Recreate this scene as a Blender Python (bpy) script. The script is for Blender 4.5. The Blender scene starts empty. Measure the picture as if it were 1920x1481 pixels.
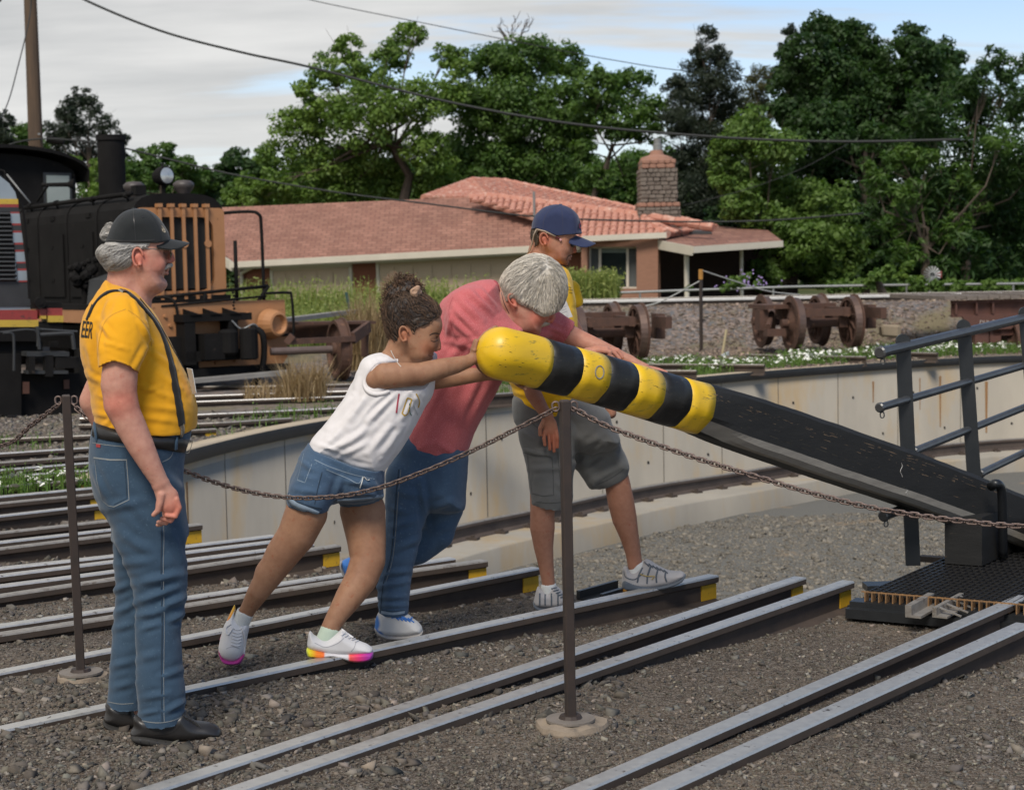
import bpy, bmesh, math, random
import numpy as np
from mathutils import Vector, Matrix
from mathutils.bvhtree import BVHTree
random.seed(7); RNG = np.random.default_rng(11)
scene = bpy.context.scene
COL = scene.collection
# ------------------------------------------------------------------ camera
FOC = 3200.0; CAMH = 1.55; HOR = 503.0; ROLL = math.radians(1.1)
th = math.atan((740.5 - HOR) / FOC)
_F = Vector((0, math.cos(th), -math.sin(th))); _U0 = Vector((0, math.sin(th), math.cos(th))); _R0 = Vector((1, 0, 0))
_U = _U0 * math.cos(ROLL) + _R0 * math.sin(ROLL); _R = _R0 * math.cos(ROLL) - _U0 * math.sin(ROLL)
cam = bpy.data.cameras.new("camera"); cam_o = bpy.data.objects.new("camera", cam); COL.objects.link(cam_o)
cam.sensor_width = 36; cam.lens = FOC / 1920 * 36; cam.clip_end = 3000; cam.clip_start = 0.1
M = Matrix(((_R.x, _U.x, -_F.x, 0), (_R.y, _U.y, -_F.y, 0), (_R.z, _U.z, -_F.z, CAMH), (0, 0, 0, 1)))
cam_o.matrix_world = M; scene.camera = cam_o
cam.dof.use_dof = True; cam.dof.focus_distance = 6.7; cam.dof.aperture_fstop = 6.3
# ------------------------------------------------------------------ world, sun, exposure
SUN_EL, SUN_AZ = math.radians(50), math.radians(-168)      # azimuth from +Y towards +X
world = bpy.data.worlds.new("World"); scene.world = world; world.use_nodes = True
nt = world.node_tree; nt.nodes.clear()
def wn(t, **k):
    n = nt.nodes.new(t)
    for a, b in k.items(): setattr(n, a, b)
    return n
wo = wn('ShaderNodeOutputWorld'); bg = wn('ShaderNodeBackground'); bg.inputs[1].default_value = 0.1
sky = wn('ShaderNodeTexSky', sky_type='NISHITA', sun_disc=False)
sky.sun_elevation = SUN_EL; sky.sun_rotation = SUN_AZ; sky.air_density = 1.0; sky.dust_density = 1.2; sky.altitude = 1700
tc = wn('ShaderNodeTexCoord'); sep = wn('ShaderNodeSeparateXYZ'); nt.links.new(tc.outputs['Generated'], sep.inputs[0])
def wm(op, a, b=None, clamp=False):
    n = wn('ShaderNodeMath', operation=op, use_clamp=clamp)
    for i, v in enumerate((a, b)):
        if v is None: continue
        if hasattr(v, 'links'): nt.links.new(v, n.inputs[i])
        else: n.inputs[i].default_value = v
    return n.outputs[0]
zz = wm('ADD', wm('MAXIMUM', sep.outputs[2], 0.0), 0.10)
cx_ = wm('DIVIDE', sep.outputs[0], zz); cy_ = wm('DIVIDE', sep.outputs[1], zz)
comb = wn('ShaderNodeCombineXYZ'); nt.links.new(wm('MULTIPLY', cx_, 0.55), comb.inputs[0]); nt.links.new(wm('MULTIPLY', cy_, 1.15), comb.inputs[1]); comb.inputs[2].default_value = 3.1
n1 = wn('ShaderNodeTexNoise'); n1.inputs['Scale'].default_value = 1.0; n1.inputs['Detail'].default_value = 9; n1.inputs['Roughness'].default_value = 0.58; n1.inputs['Distortion'].default_value = 0.35
nt.links.new(comb.outputs[0], n1.inputs['Vector'])
# clouds thicker towards the left (-x)
cov = wm('ADD', n1.outputs[0], wm('MAXIMUM', wm('MULTIPLY', sep.outputs[0], -0.62), -0.13))
cr = wn('ShaderNodeMapRange'); cr.inputs[1].default_value = 0.43; cr.inputs[2].default_value = 0.60; cr.interpolation_type = 'SMOOTHSTEP'
nt.links.new(cov, cr.inputs[0])
n2 = wn('ShaderNodeTexNoise'); n2.inputs['Scale'].default_value = 1.9; n2.inputs['Detail'].default_value = 8; n2.inputs['Roughness'].default_value = .55
nt.links.new(comb.outputs[0], n2.inputs['Vector'])
crr = wn('ShaderNodeValToRGB'); crr.color_ramp.elements[0].position = 0.30; crr.color_ramp.elements[0].color = (3.25, 3.35, 3.45, 1)
crr.color_ramp.elements[1].position = 0.68; crr.color_ramp.elements[1].color = (5.35, 5.35, 5.3, 1)
nt.links.new(n2.outputs[0], crr.inputs[0])
# horizon glow of thin cloud
hz = wn('ShaderNodeMapRange'); hz.inputs[1].default_value = 0.17; hz.inputs[2].default_value = 0.0; hz.inputs[3].default_value = 0; hz.inputs[4].default_value = 1
nt.links.new(sep.outputs[2], hz.inputs[0])
mx = wn('ShaderNodeMix', data_type='RGBA'); nt.links.new(cr.outputs[0], mx.inputs[0]); nt.links.new(sky.outputs[0], mx.inputs[6]); nt.links.new(crr.outputs[0], mx.inputs[7])
mx2 = wn('ShaderNodeMix', data_type='RGBA'); nt.links.new(wm('MULTIPLY', hz.outputs[0], .8), mx2.inputs[0]); nt.links.new(mx.outputs[2], mx2.inputs[6]); mx2.inputs[7].default_value = (5.5, 5.55, 5.45, 1)
nt.links.new(mx2.outputs[2], bg.inputs[0]); nt.links.new(bg.outputs[0], wo.inputs[0])
sun = bpy.data.lights.new("sun", 'SUN'); sun.energy = 2.3; sun.angle = math.radians(20); sun.color = (1, .93, .83)
sun_o = bpy.data.objects.new("sun", sun); COL.objects.link(sun_o)
sd = Vector((math.sin(SUN_AZ) * math.cos(SUN_EL), math.cos(SUN_AZ) * math.cos(SUN_EL), math.sin(SUN_EL)))
sun_o.rotation_euler = sd.to_track_quat('Z', 'Y').to_euler(); sun_o.location = (0, 0, 30)
scene.view_settings.view_transform = 'Standard'; scene.view_settings.look = 'None'; scene.view_settings.exposure = 0.56; scene.view_settings.gamma = 1
scene.cycles.max_bounces = 6; scene.cycles.transparent_max_bounces = 8; scene.cycles.diffuse_bounces = 3

# ------------------------------------------------------------------ measuring helpers: where a point of the yard lies
def ray(px, py): return _F + _R * ((px - 960) / FOC) + _U * ((740.5 - py) / FOC)
CAMP = Vector((0, 0, CAMH))
def G(px, py, z=0.0):
    d = ray(px, py); return CAMP + d * ((z - CAMH) / d.z)
def D(px, py, Y):
    d = ray(px, py); return CAMP + d * (Y / d.y)
# ------------------------------------------------------------------ materials
MATS = {}
def nodes_of(m):
    m.use_nodes = True; t = m.node_tree; return t, t.nodes['Principled BSDF']
def mat(name, c, c2=None, rough=.7, metal=0.0, scale=8, amt=.5, bump=0.0, bscale=None, detail=6, stretch=(1, 1, 1), spec=.5,
        dirt=None, dscale=3, damt=.5, attr=None, sheen=0, sss=0, r2=None, coords='Object', trans=0, coat=0):
    if name in MATS: return MATS[name]
    m = bpy.data.materials.new(name); t, b = nodes_of(m); N = t.nodes.new; L = t.links.new
    tc = N('ShaderNodeTexCoord'); mp = N('ShaderNodeMapping'); mp.inputs['Scale'].default_value = stretch; L(tc.outputs[coords], mp.inputs[0])
    nz = N('ShaderNodeTexNoise'); nz.inputs['Scale'].default_value = scale; nz.inputs['Detail'].default_value = detail; nz.inputs['Roughness'].default_value = .6; L(mp.outputs[0], nz.inputs['Vector'])
    ramp = N('ShaderNodeMapRange'); ramp.inputs[1].default_value = .5 - .5 * (1 - amt) - .02; ramp.inputs[2].default_value = .5 + .5 * (1 - amt) + .02; L(nz.outputs[0], ramp.inputs[0])
    mixn = N('ShaderNodeMix'); mixn.data_type = 'RGBA'; L(ramp.outputs[0], mixn.inputs[0])
    c2 = c2 or tuple(x * .72 for x in c)
    mixn.inputs[6].default_value = (*c, 1); mixn.inputs[7].default_value = (*c2, 1)
    out = mixn.outputs[2]
    if attr:
        at = N('ShaderNodeAttribute'); at.attribute_name = attr
        mu = N('ShaderNodeMix'); mu.data_type = 'RGBA'; mu.blend_type = 'MULTIPLY'; mu.inputs[0].default_value = 1
        L(out, mu.inputs[6]); L(at.outputs['Color'], mu.inputs[7]); out = mu.outputs[2]
    if dirt:
        n3 = N('ShaderNodeTexNoise'); n3.inputs['Scale'].default_value = dscale; n3.inputs['Detail'].default_value = 9; n3.inputs['Roughness'].default_value = .68; L(mp.outputs[0], n3.inputs['Vector'])
        r3 = N('ShaderNodeMapRange'); r3.inputs[1].default_value = .62 - damt * .25; r3.inputs[2].default_value = .68; L(n3.outputs[0], r3.inputs[0])
        m3 = N('ShaderNodeMix'); m3.data_type = 'RGBA'; L(r3.outputs[0], m3.inputs[0]); L(out, m3.inputs[6]); m3.inputs[7].default_value = (*dirt, 1); out = m3.outputs[2]
    L(out, b.inputs['Base Color'])
    b.inputs['Roughness'].default_value = rough; b.inputs['Metallic'].default_value = metal; b.inputs['Specular IOR Level'].default_value = spec
    if r2 is not None:
        rr = N('ShaderNodeMapRange'); rr.inputs[3].default_value = rough; rr.inputs[4].default_value = r2; L(nz.outputs[0], rr.inputs[0]); L(rr.outputs[0], b.inputs['Roughness'])
    if sheen: b.inputs['Sheen Weight'].default_value = sheen
    if coat: b.inputs['Coat Weight'].default_value = coat; b.inputs['Coat Roughness'].default_value = .15
    if sss:
        b.inputs['Subsurface Weight'].default_value = sss; b.inputs['Subsurface Radius'].default_value = (1, .35, .2); b.inputs['Subsurface Scale'].default_value = .008
    if bump:
        nb = N('ShaderNodeTexNoise'); nb.inputs['Scale'].default_value = bscale or scale * 4; nb.inputs['Detail'].default_value = 5; L(mp.outputs[0], nb.inputs['Vector'])
        bp = N('ShaderNodeBump'); bp.inputs['Strength'].default_value = min(1, bump * 60); bp.inputs['Distance'].default_value = bump; L(nb.outputs[0], bp.inputs['Height']); L(bp.outputs[0], b.inputs['Normal'])
    MATS[name] = m; m['a'] = 1 if attr else 0; return m
# ------------------------------------------------------------------ mesh helpers
ORI = {}
def tag(o, label=None, cat=None, group=None, kind=None):
    if label: o['label'] = label
    if cat: o['category'] = cat
    if group: o['group'] = group
    if kind: o['kind'] = kind
    return o
def root(name, loc, label, cat, group=None):
    o = bpy.data.objects.new(name, None); o.empty_display_size = .1; COL.objects.link(o); o.location = loc; ORI[o.name] = Vector(loc)
    return tag(o, label, cat, group)
def obj(name, data, m, parent=None, smooth=False, label=None, cat=None, group=None, kind=None, attrs=None):
    """data = (verts, faces[, material indices]) in world coordinates"""
    v, f = data[0], data[1]; mi = data[2] if len(data) > 2 else None
    v = np.asarray(v, dtype=np.float64).reshape(-1, 3)
    org = ORI[parent.name] if parent is not None else Vector((0, 0, 0))
    if parent is None and cat:
        c = v.mean(axis=0); org = Vector((c[0], c[1], v[:, 2].min()))
    me = bpy.data.meshes.new(name); vv = v - np.array(org)
    if isinstance(f, np.ndarray):
        n = f.shape[1]; me.vertices.add(len(vv)); me.vertices.foreach_set('co', vv.ravel()); me.loops.add(f.size); me.loops.foreach_set('vertex_index', f.ravel().astype(np.int32))
        me.polygons.add(len(f)); me.polygons.foreach_set('loop_start', np.arange(0, f.size, n, dtype=np.int32)); me.polygons.foreach_set('loop_total', np.full(len(f), n, dtype=np.int32)); me.update(calc_edges=True)
    else:
        me.from_pydata(vv.tolist(), [], f)
    for mm in (m if isinstance(m, (list, tuple)) else [m]): me.materials.append(mm)
    if mi is not None: me.polygons.foreach_set('material_index', np.asarray(mi, dtype=np.int32))
    if smooth: me.polygons.foreach_set('use_smooth', np.ones(len(me.polygons), dtype=bool))
    if not attrs and any(mm.get('a') for mm in (m if isinstance(m, (list, tuple)) else [m])): attrs = {'Col': np.ones((len(vv), 3))}
    if attrs:
        for an, arr in attrs.items():
            a = me.color_attributes.new(an, 'FLOAT_COLOR', 'POINT'); arr = np.asarray(arr, dtype=np.float32)
            if arr.shape[1] == 3: arr = np.hstack([arr, np.ones((len(arr), 1), np.float32)])
            a.data.foreach_set('color', arr.ravel())
    me.update()
    o = bpy.data.objects.new(name, me); COL.objects.link(o); ORI[o.name] = org
    if parent is not None:
        o.parent = parent
    else: o.location = org
    return tag(o, label, cat, group, kind)
def kids(o): return [c for c in bpy.data.objects if c.parent == o]
class MB:
    def __init__(s): s.v = []; s.f = []; s.m = []; s.cur = 0
    def add(s, vs, fs):
        n = len(s.v); s.v += [tuple(p) for p in vs]; s.f += [tuple(i + n for i in q) for q in fs]; s.m += [s.cur] * len(fs); return s
    def mi(s, i): s.cur = i; return s
    def box(s, c, size, R=None, taper=None):
        c = Vector(c); hx, hy, hz = size[0] / 2, size[1] / 2, size[2] / 2; vs = []
        for z in (-1, 1):
            for y in (-1, 1):
                for x in (-1, 1):
                    k = (taper if (taper and z > 0) else 1)
                    p = Vector((x * hx * k, y * hy * k, z * hz)); vs.append(c + (R @ p if R else p))
        return s.add(vs, [(0, 2, 3, 1), (4, 5, 7, 6), (0, 1, 5, 4), (2, 6, 7, 3), (0, 4, 6, 2), (1, 3, 7, 5)])
    def bar(s, a, b, w, h, up=(0, 0, 1)):
        a = Vector(a); b = Vector(b); d = (b - a); L = d.length; d.normalize(); x = d.cross(Vector(up)).normalized(); u = x.cross(d)
        R = Matrix((x, d, u)).transposed(); return s.box((a + b) / 2, (w, L, h), R)
    def tube(s, pts, rad, n=8, cap=True, flat=1.0):
        pts = [Vector(p) for p in pts]; m = len(pts); rad = rad if hasattr(rad, '__len__') else [rad] * m; vs = []; prev = None
        for i, p in enumerate(pts):
            t = (pts[min(i + 1, m - 1)] - pts[max(i - 1, 0)]).normalized()
            if prev is None:
                a = Vector((0, 0, 1)) if abs(t.z) < .9 else Vector((1, 0, 0)); x = t.cross(a).normalized()
            else: x = (prev - t * prev.dot(t)).normalized()
            prev = x; y = t.cross(x)
            for k in range(n):
                q = 2 * math.pi * k / n; vs.append(p + (x * math.cos(q) + y * math.sin(q) * flat) * rad[i])
        fs = [(i * n + k, i * n + (k + 1) % n, (i + 1) * n + (k + 1) % n, (i + 1) * n + k) for i in range(m - 1) for k in range(n)]
        if cap: fs += [tuple(range(n - 1, -1, -1)), tuple((m - 1) * n + k for k in range(n))]
        return s.add(vs, fs)
    def lathe(s, c, axis, prof, n=20, cap=True):
        """prof = [(offset along axis, radius)]"""
        c = Vector(c); axis = Vector(axis).normalized(); a = Vector((0, 0, 1)) if abs(axis.z) < .9 else Vector((1, 0, 0)); x = axis.cross(a).normalized(); y = axis.cross(x); vs = []
        for (o, r) in prof:
            for k in range(n):
                q = 2 * math.pi * k / n; vs.append(c + axis * o + (x * math.cos(q) + y * math.sin(q)) * r)
        m = len(prof); fs = [(i * n + k, i * n + (k + 1) % n, (i + 1) * n + (k + 1) % n, (i + 1) * n + k) for i in range(m - 1) for k in range(n)]
        if cap: fs += [tuple(range(n - 1, -1, -1)), tuple((m - 1) * n + k for k in range(n))]
        return s.add(vs, fs)
    def loft(s, rings, cap=True):
        n = len(rings[0]); m = len(rings); vs = [p for r in rings for p in r]
        fs = [(i * n + k, i * n + (k + 1) % n, (i + 1) * n + (k + 1) % n, (i + 1) * n + k) for i in range(m - 1) for k in range(n)]
        if cap: fs += [tuple(range(n - 1, -1, -1)), tuple((m - 1) * n + k for k in range(n))]
        return s.add(vs, fs)
    def quad(s, a, b, c, d, t=0.0):
        a, b, c, d = map(Vector, (a, b, c, d))
        if not t: return s.add([a, b, c, d], [(0, 1, 2, 3)])
        n = (b - a).cross(d - a).normalized() * t
        return s.add([a, b, c, d, a - n, b - n, c - n, d - n], [(0, 1, 2, 3), (7, 6, 5, 4), (0, 4, 5, 1), (1, 5, 6, 2), (2, 6, 7, 3), (3, 7, 4, 0)])
    @property
    def d(s): return (s.v, s.f, s.m)
def hsh(n):
    n = (n ^ 61) ^ (n >> 16); n = (n + (n << 3)) & 0xffffffff; n ^= n >> 4; n = (n * 0x27d4eb2d) & 0xffffffff; n ^= n >> 15; return n
def vnoise(P, scale=1.0, seed=0):
    """value noise on an (N,3) array, about -1..1"""
    P = np.asarray(P, dtype=np.float64) * scale + 1000.0; I = np.floor(P).astype(np.int64); Fr = P - I; Fr = Fr * Fr * (3 - 2 * Fr); r = 0
    for dx in (0, 1):
        for dy in (0, 1):
            for dz in (0, 1):
                h = hsh(((I[..., 0] + dx) * 73856093 ^ (I[..., 1] + dy) * 19349663 ^ (I[..., 2] + dz) * 83492791 ^ seed * 2654435) & 0xffffffff) / 4294967295.0
                w = (Fr[..., 0] if dx else 1 - Fr[..., 0]) * (Fr[..., 1] if dy else 1 - Fr[..., 1]) * (Fr[..., 2] if dz else 1 - Fr[..., 2])
                r = r + w * h
    return r * 2 - 1
def fnoise(P, scale=1.0, seed=0, oct=3):
    a = 0; k = 1.0
    for i in range(oct): a = a + vnoise(P, scale * 2 ** i, seed + i * 17) * k; k *= .5
    return a / 1.75
def smooth(a, b, x):
    t = np.clip((x - a) / (b - a), 0, 1); return t * t * (3 - 2 * t)
# ================================================================== THE SETTING
PC = np.array([7.7, 15.7])           # centre of the turntable pit
_edge = [G(*p) for p in [(1900,1128),(1590,1098),(1340,1084),(1005,1068),(850,1050),(636,1026),(375,988),(200,950),(120,925)]] + \
        [G(*p) for p in [(348,842),(506,804),(587,789),(930,745),(1304,706),(1584,683),(1920,663)]]
_ang = np.array([math.atan2(p.y - PC[1], p.x - PC[0]) % (2 * math.pi) for p in _edge]); _rad = np.array([math.hypot(p.x - PC[0], p.y - PC[1]) for p in _edge])
_o = np.argsort(_ang); _ang, _rad = _ang[_o], _rad[_o]
_aa = np.linspace(0, 2 * math.pi, 721)[:-1]
_rr = np.interp(_aa, _ang, _rad, period=2 * math.pi)
_k = np.exp(-np.linspace(-2, 2, 41) ** 2); _k /= _k.sum()
_rr = np.convolve(np.concatenate([_rr[-40:], _rr, _rr[:40]]), _k, 'same')[40:-40]
def RP(a): return np.interp(np.asarray(a) % (2 * math.pi), _aa, _rr, period=2 * math.pi)
def pitd(x, y):
    """distance outside the pit edge"""
    dx, dy = np.asarray(x) - PC[0], np.asarray(y) - PC[1]
    return np.hypot(dx, dy) - RP(np.arctan2(dy, dx))
FEET = [(G(a, b, -.04).x, G(a, b, -.04).y) for a, b in ((330, 1392), (245, 1370), (436, 1240), (640, 1232), (745, 1192), (1032, 1138))]
def hg(x, y, rough=True):
    x = np.asarray(x, dtype=float); y = np.asarray(y, dtype=float); d = pitd(x, y)
    near = smooth(14, 10, y)
    h = -.022 - (.048 * smooth(3.5, 1.4, d) + .055 * smooth(1.7, .3, d)) * near - .05 * (1 - near) * smooth(26, 22, y)
    h = h + .016 * smooth(-.35, -.05, (x - .17) * .737 - (y - 4.23) * .675) * smooth(6.6, 5.6, y)
    for fx, fy in FEET: h = h - .016 * np.exp(-((x - fx) ** 2 + (y - fy) ** 2) / .045)
    # ballast bank of the main line
    e = smooth(31.2, 33.2, y) * .74 + .03 * smooth(24, 30, y)
    h = h + e - .60 * smooth(36, 39, y) 
    # weedy bank on the left behind the stored trucks
    h = h + .25 * smooth(26.5, 29, y) * smooth(2, -2, x) * smooth(33, 31, y)
    if rough:
        P = np.stack([x, y, x * 0], -1)
        h = h + fnoise(P, .8, 3, 3) * .012 * smooth(60, 20, y) + fnoise(P, 7.0, 9, 3) * .006 * smooth(16, 8, y)
    return h
def soil_material():
    m = bpy.data.materials.new('yard_gravel'); t, b = nodes_of(m); N = t.nodes.new; L = t.links.new
    tc = N('ShaderNodeTexCoord')
    def noise(s, d=8, r=.6):
        n = N('ShaderNodeTexNoise'); n.inputs['Scale'].default_value = s; n.inputs['Detail'].default_value = d; n.inputs['Roughness'].default_value = r; L(tc.outputs['Object'], n.inputs['Vector']); return n
    def mixc(f, a, bb):
        x = N('ShaderNodeMix'); x.data_type = 'RGBA'
        if hasattr(f, 'links'): L(f, x.inputs[0])
        else: x.inputs[0].default_value = f
        for i, v in ((6, a), (7, bb)):
            if hasattr(v, 'links'): L(v, x.inputs[i])
            else: x.inputs[i].default_value = (*v, 1)
        return x.outputs[2]
    def mr(s, lo, hi):
        r = N('ShaderNodeMapRange'); r.inputs[1].default_value = lo; r.inputs[2].default_value = hi; L(s, r.inputs[0]); return r.outputs[0]
    base = mixc(mr(noise(1.1, 6).outputs[0], .40, .60), (.050, .034, .024), (.132, .098, .070))
    v = N('ShaderNodeTexVoronoi'); v.inputs['Scale'].default_value = 95; L(tc.outputs['Object'], v.inputs['Vector'])
    sh = N('ShaderNodeSeparateColor'); L(v.outputs['Color'], sh.inputs[0])
    c1 = mixc(mr(sh.outputs[0], .45, 1.0), base, (.20, .172, .142))
    c1 = mixc(mr(sh.outputs[1], .72, .95), c1, (.035, .032, .03))
    v2 = N('ShaderNodeTexVoronoi'); v2.inputs['Scale'].default_value = 260; L(tc.outputs['Object'], v2.inputs['Vector'])
    sh2 = N('ShaderNodeSeparateColor'); L(v2.outputs['Color'], sh2.inputs[0])
    c2 = mixc(mr(sh2.outputs[0], .62, 1.0), c1, (.26, .235, .205))
    g = mr(noise(14, 6, .7).outputs[0], .3, .7)
    mu = N('ShaderNodeMix'); mu.data_type = 'RGBA'; mu.blend_type = 'MULTIPLY'; mu.inputs[0].default_value = .7; L(c2, mu.inputs[6])
    gr = mixc(g, (.62, .6, .57), (1.25, 1.22, 1.18)); L(gr, mu.inputs[7])
    # far yard: pinkish grey ballast and dry grass behind the pit
    geo = N('ShaderNodeSeparateXYZ'); L(tc.outputs['Object'], geo.inputs[0])
    far = mr(geo.outputs[1], 12, 20)
    v3 = N('ShaderNodeTexVoronoi'); v3.inputs['Scale'].default_value = 16; L(tc.outputs['Object'], v3.inputs['Vector'])
    s3 = N('ShaderNodeSeparateColor'); L(v3.outputs['Color'], s3.inputs[0])
    fc = mixc(s3.outputs[0], (.10, .082, .070), (.31, .245, .21)); fc = mixc(mr(s3.outputs[1], .6, .9), fc, (.15, .15, .155))
    fc = mixc(mr(noise(.55, 5).outputs[0], .50, .60), fc, (.20, .17, .105))
    fin = mixc(far, mu.outputs[2], fc)
    gf = mixc(mr(noise(.3, 4).outputs[0], .4, .6), (.05, .075, .02), (.12, .12, .045))
    fin = mixc(mr(geo.outputs[1], 36, 38), fin, gf)
    L(fin, b.inputs['Base Color']); b.inputs['Roughness'].default_value = .93; b.inputs['Specular IOR Level'].default_value = .25
    bp = N('ShaderNodeBump'); bp.inputs['Distance'].default_value = .012; bp.inputs['Strength'].default_value = 1
    hsum = N('ShaderNodeMath'); hsum.operation = 'ADD'; L(sh.outputs[0], hsum.inputs[0]); L(noise(60, 6, .7).outputs[0], hsum.inputs[1]); L(hsum.outputs[0], bp.inputs['Height'])
    L(bp.outputs[0], b.inputs['Normal']); return m
M_soil = soil_material()
def ground():
    na = 1080; a = np.linspace(0, 2 * math.pi, na + 1)[:-1]
    off = np.concatenate([np.array([0, .02, .06]), np.linspace(.1, 8, 230), 8 + np.geomspace(.08, 26, 150), 34 + np.geomspace(1, 900, 30)])
    A, O = np.meshgrid(a, off); Rr = RP(A) + O
    X = PC[0] + Rr * np.cos(A); Y = PC[1] + Rr * np.sin(A); Z = hg(X, Y)
    V = np.stack([X, Y, Z], -1).reshape(-1, 3); no = len(off)
    i = np.arange(no - 1)[:, None] * na; k = np.arange(na)[None, :]; k2 = (k + 1) % na
    Fq = np.stack([i + k, i + na + k, i + na + k2, i + k2], -1).reshape(-1, 4)
    # keep what could be seen from near the camera
    c = V[Fq].mean(1); keep = (c[:, 1] > -8) & ((np.abs(c[:, 0]) < 6 + .45 * np.abs(c[:, 1])) | (c[:, 1] > 60) | (np.hypot(c[:, 0], c[:, 1]) < 12) | (c[:, 1] > 12))
    obj('ground', (V, Fq[keep][:, ::-1]), M_soil, smooth=True, kind='structure')
ground()
M_conc = mat('pit_concrete', (.385, .345, .28), (.23, .21, .175), rough=.9, scale=1.3, amt=.25, bump=.004, bscale=24, stretch=(1, 1, .35), dirt=(.34, .25, .14), dscale=1.1, damt=.5)
M_cap = mat('coping_top', (.50, .41, .29), (.36, .30, .22), rough=.9, scale=5, bump=.003)
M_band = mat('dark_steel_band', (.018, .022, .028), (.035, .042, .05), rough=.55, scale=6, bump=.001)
M_tie = mat('tie_hole', (.02, .018, .015), rough=1)
M_rust = mat('rust_run', (.24, .10, .03), (.33, .20, .09), rough=.9, scale=30)
def ringstrip(prof, name, m, a0=0, a1=2 * math.pi, n=721, parent=None, **k):
    """prof: list of (offset from the pit edge, z)"""
    a = np.linspace(a0, a1, n); V = []
    for (o, z) in prof:
        R_ = RP(a) + o; V.append(np.stack([PC[0] + R_ * np.cos(a), PC[1] + R_ * np.sin(a), np.full(n, z)], -1))
    V = np.array(V).reshape(-1, 3); m_ = len(prof); i = np.arange(m_ - 1)[:, None] * n; kk = np.arange(n - 1)[None]
    F = np.stack([i + kk, i + kk + 1, i + n + kk + 1, i + n + kk], -1).reshape(-1, 4)
    return obj(name, (V, F), m, parent=parent, **k)
ZW, ZG = -1.45, -1.72
wall = ringstrip([(.3, -.2), (-.0, -.2), (-.0, ZW), (-1.45, ZW), (-1.47, ZW - .02), (-1.5, ZG - .2)], 'pit_wall', M_conc, kind='structure')
ringstrip([(.22, -.12), (.22, -.012), (-.03, -.010), (-.03, -.09), (0.0, -.10)], 'coping', M_cap, parent=wall, a0=math.radians(-20), a1=math.radians(194))
ringstrip([(0, -.09), (0, -.2)], 'wall_head', M_conc, parent=wall, a0=math.radians(-20), a1=math.radians(194))
# dark steel band under the coping (far side and left only: the near side is out of sight)
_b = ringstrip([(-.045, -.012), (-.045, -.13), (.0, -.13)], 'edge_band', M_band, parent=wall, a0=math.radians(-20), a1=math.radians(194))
for p in [[(-.002, 0)]]: pass
def pitpoint(a, o, z): 
    r = RP(a) + o; return Vector((PC[0] + r * math.cos(a), PC[1] + r * math.sin(a), z))
mb = MB(); seam = MB(); rust = MB()
a = math.radians(20); j = 0
while a < math.radians(250):
    r = float(RP(a)); step = .62 / r
    if j % 2 == 0:
        p, q = pitpoint(a, -.003, -.13), pitpoint(a, -.003, ZW + .01); t = (pitpoint(a + .002, 0, 0) - pitpoint(a, 0, 0)).normalized() * .008
        seam.add([p - t, p + t, q + t, q - t], [(0, 1, 2, 3)])
    for z in (-.52, -1.12):
        if (j + (z < -1)) % 2 == 0: continue
        c = pitpoint(a + step * .5, 0, z); ax = pitpoint(a + step * .5, -1, z) - c
        mb.lathe(c + ax * .004, ax, [(0, .022), (.001, .02)], n=8)
    a += step; j += 1
for px, z0, z1, w in ((1858, -.42, -1.25, .028), (1690, -.3, -.8, .012), (1745, -.29, -1.1, .02), (1550, -.3, -.62, .02), (395, -.3, -1.2, .02), (520, -.3, -1.0, .015)):
    g = G(px, 668 if px > 1000 else 840); aa = math.atan2(g.y - PC[1], g.x - PC[0]); p, q = pitpoint(aa, -.006, z0), pitpoint(aa, -.006, z1); t = (pitpoint(aa + .002, 0, 0) - pitpoint(aa, 0, 0)).normalized() * w
    rust.add([p - t, p + t, q + t * .5, q - t * .5], [(0, 1, 2, 3)])
obj('form_seam', mb.d, M_tie, parent=wall, kind='stuff'); obj('panel_joint', seam.d, mat('joint', (.17, .15, .12), rough=1), parent=wall, kind='stuff'); obj('rust_stain', rust.d, M_rust, parent=wall)
# pit floor
M_pit = mat('pit_gravel', (.085, .082, .072), (.16, .155, .138), rough=.95, scale=60, amt=.35, bump=.02, bscale=30, dirt=(.25, .18, .11), dscale=.9, damt=.1, detail=4)
n = 160; a = np.linspace(0, 2 * math.pi, n + 1)[:-1]; rr = np.linspace(.02, 1.0, 60); V = []
for q in rr:
    R_ = (RP(a) - 1.49) * q; P = np.stack([PC[0] + R_ * np.cos(a), PC[1] + R_ * np.sin(a), np.zeros(n)], -1); P[:, 2] = ZG + fnoise(P, 1.4, 5) * .03; V.append(P)
V = np.array(V).reshape(-1, 3); i = np.arange(59)[:, None] * n; k = np.arange(n)[None]; k2 = (k + 1) % n
obj('pit_floor', (V, np.stack([i + k, i + k2, i + n + k2, i + n + k], -1).reshape(-1, 4)), M_pit, smooth=True, kind='structure')

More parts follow.
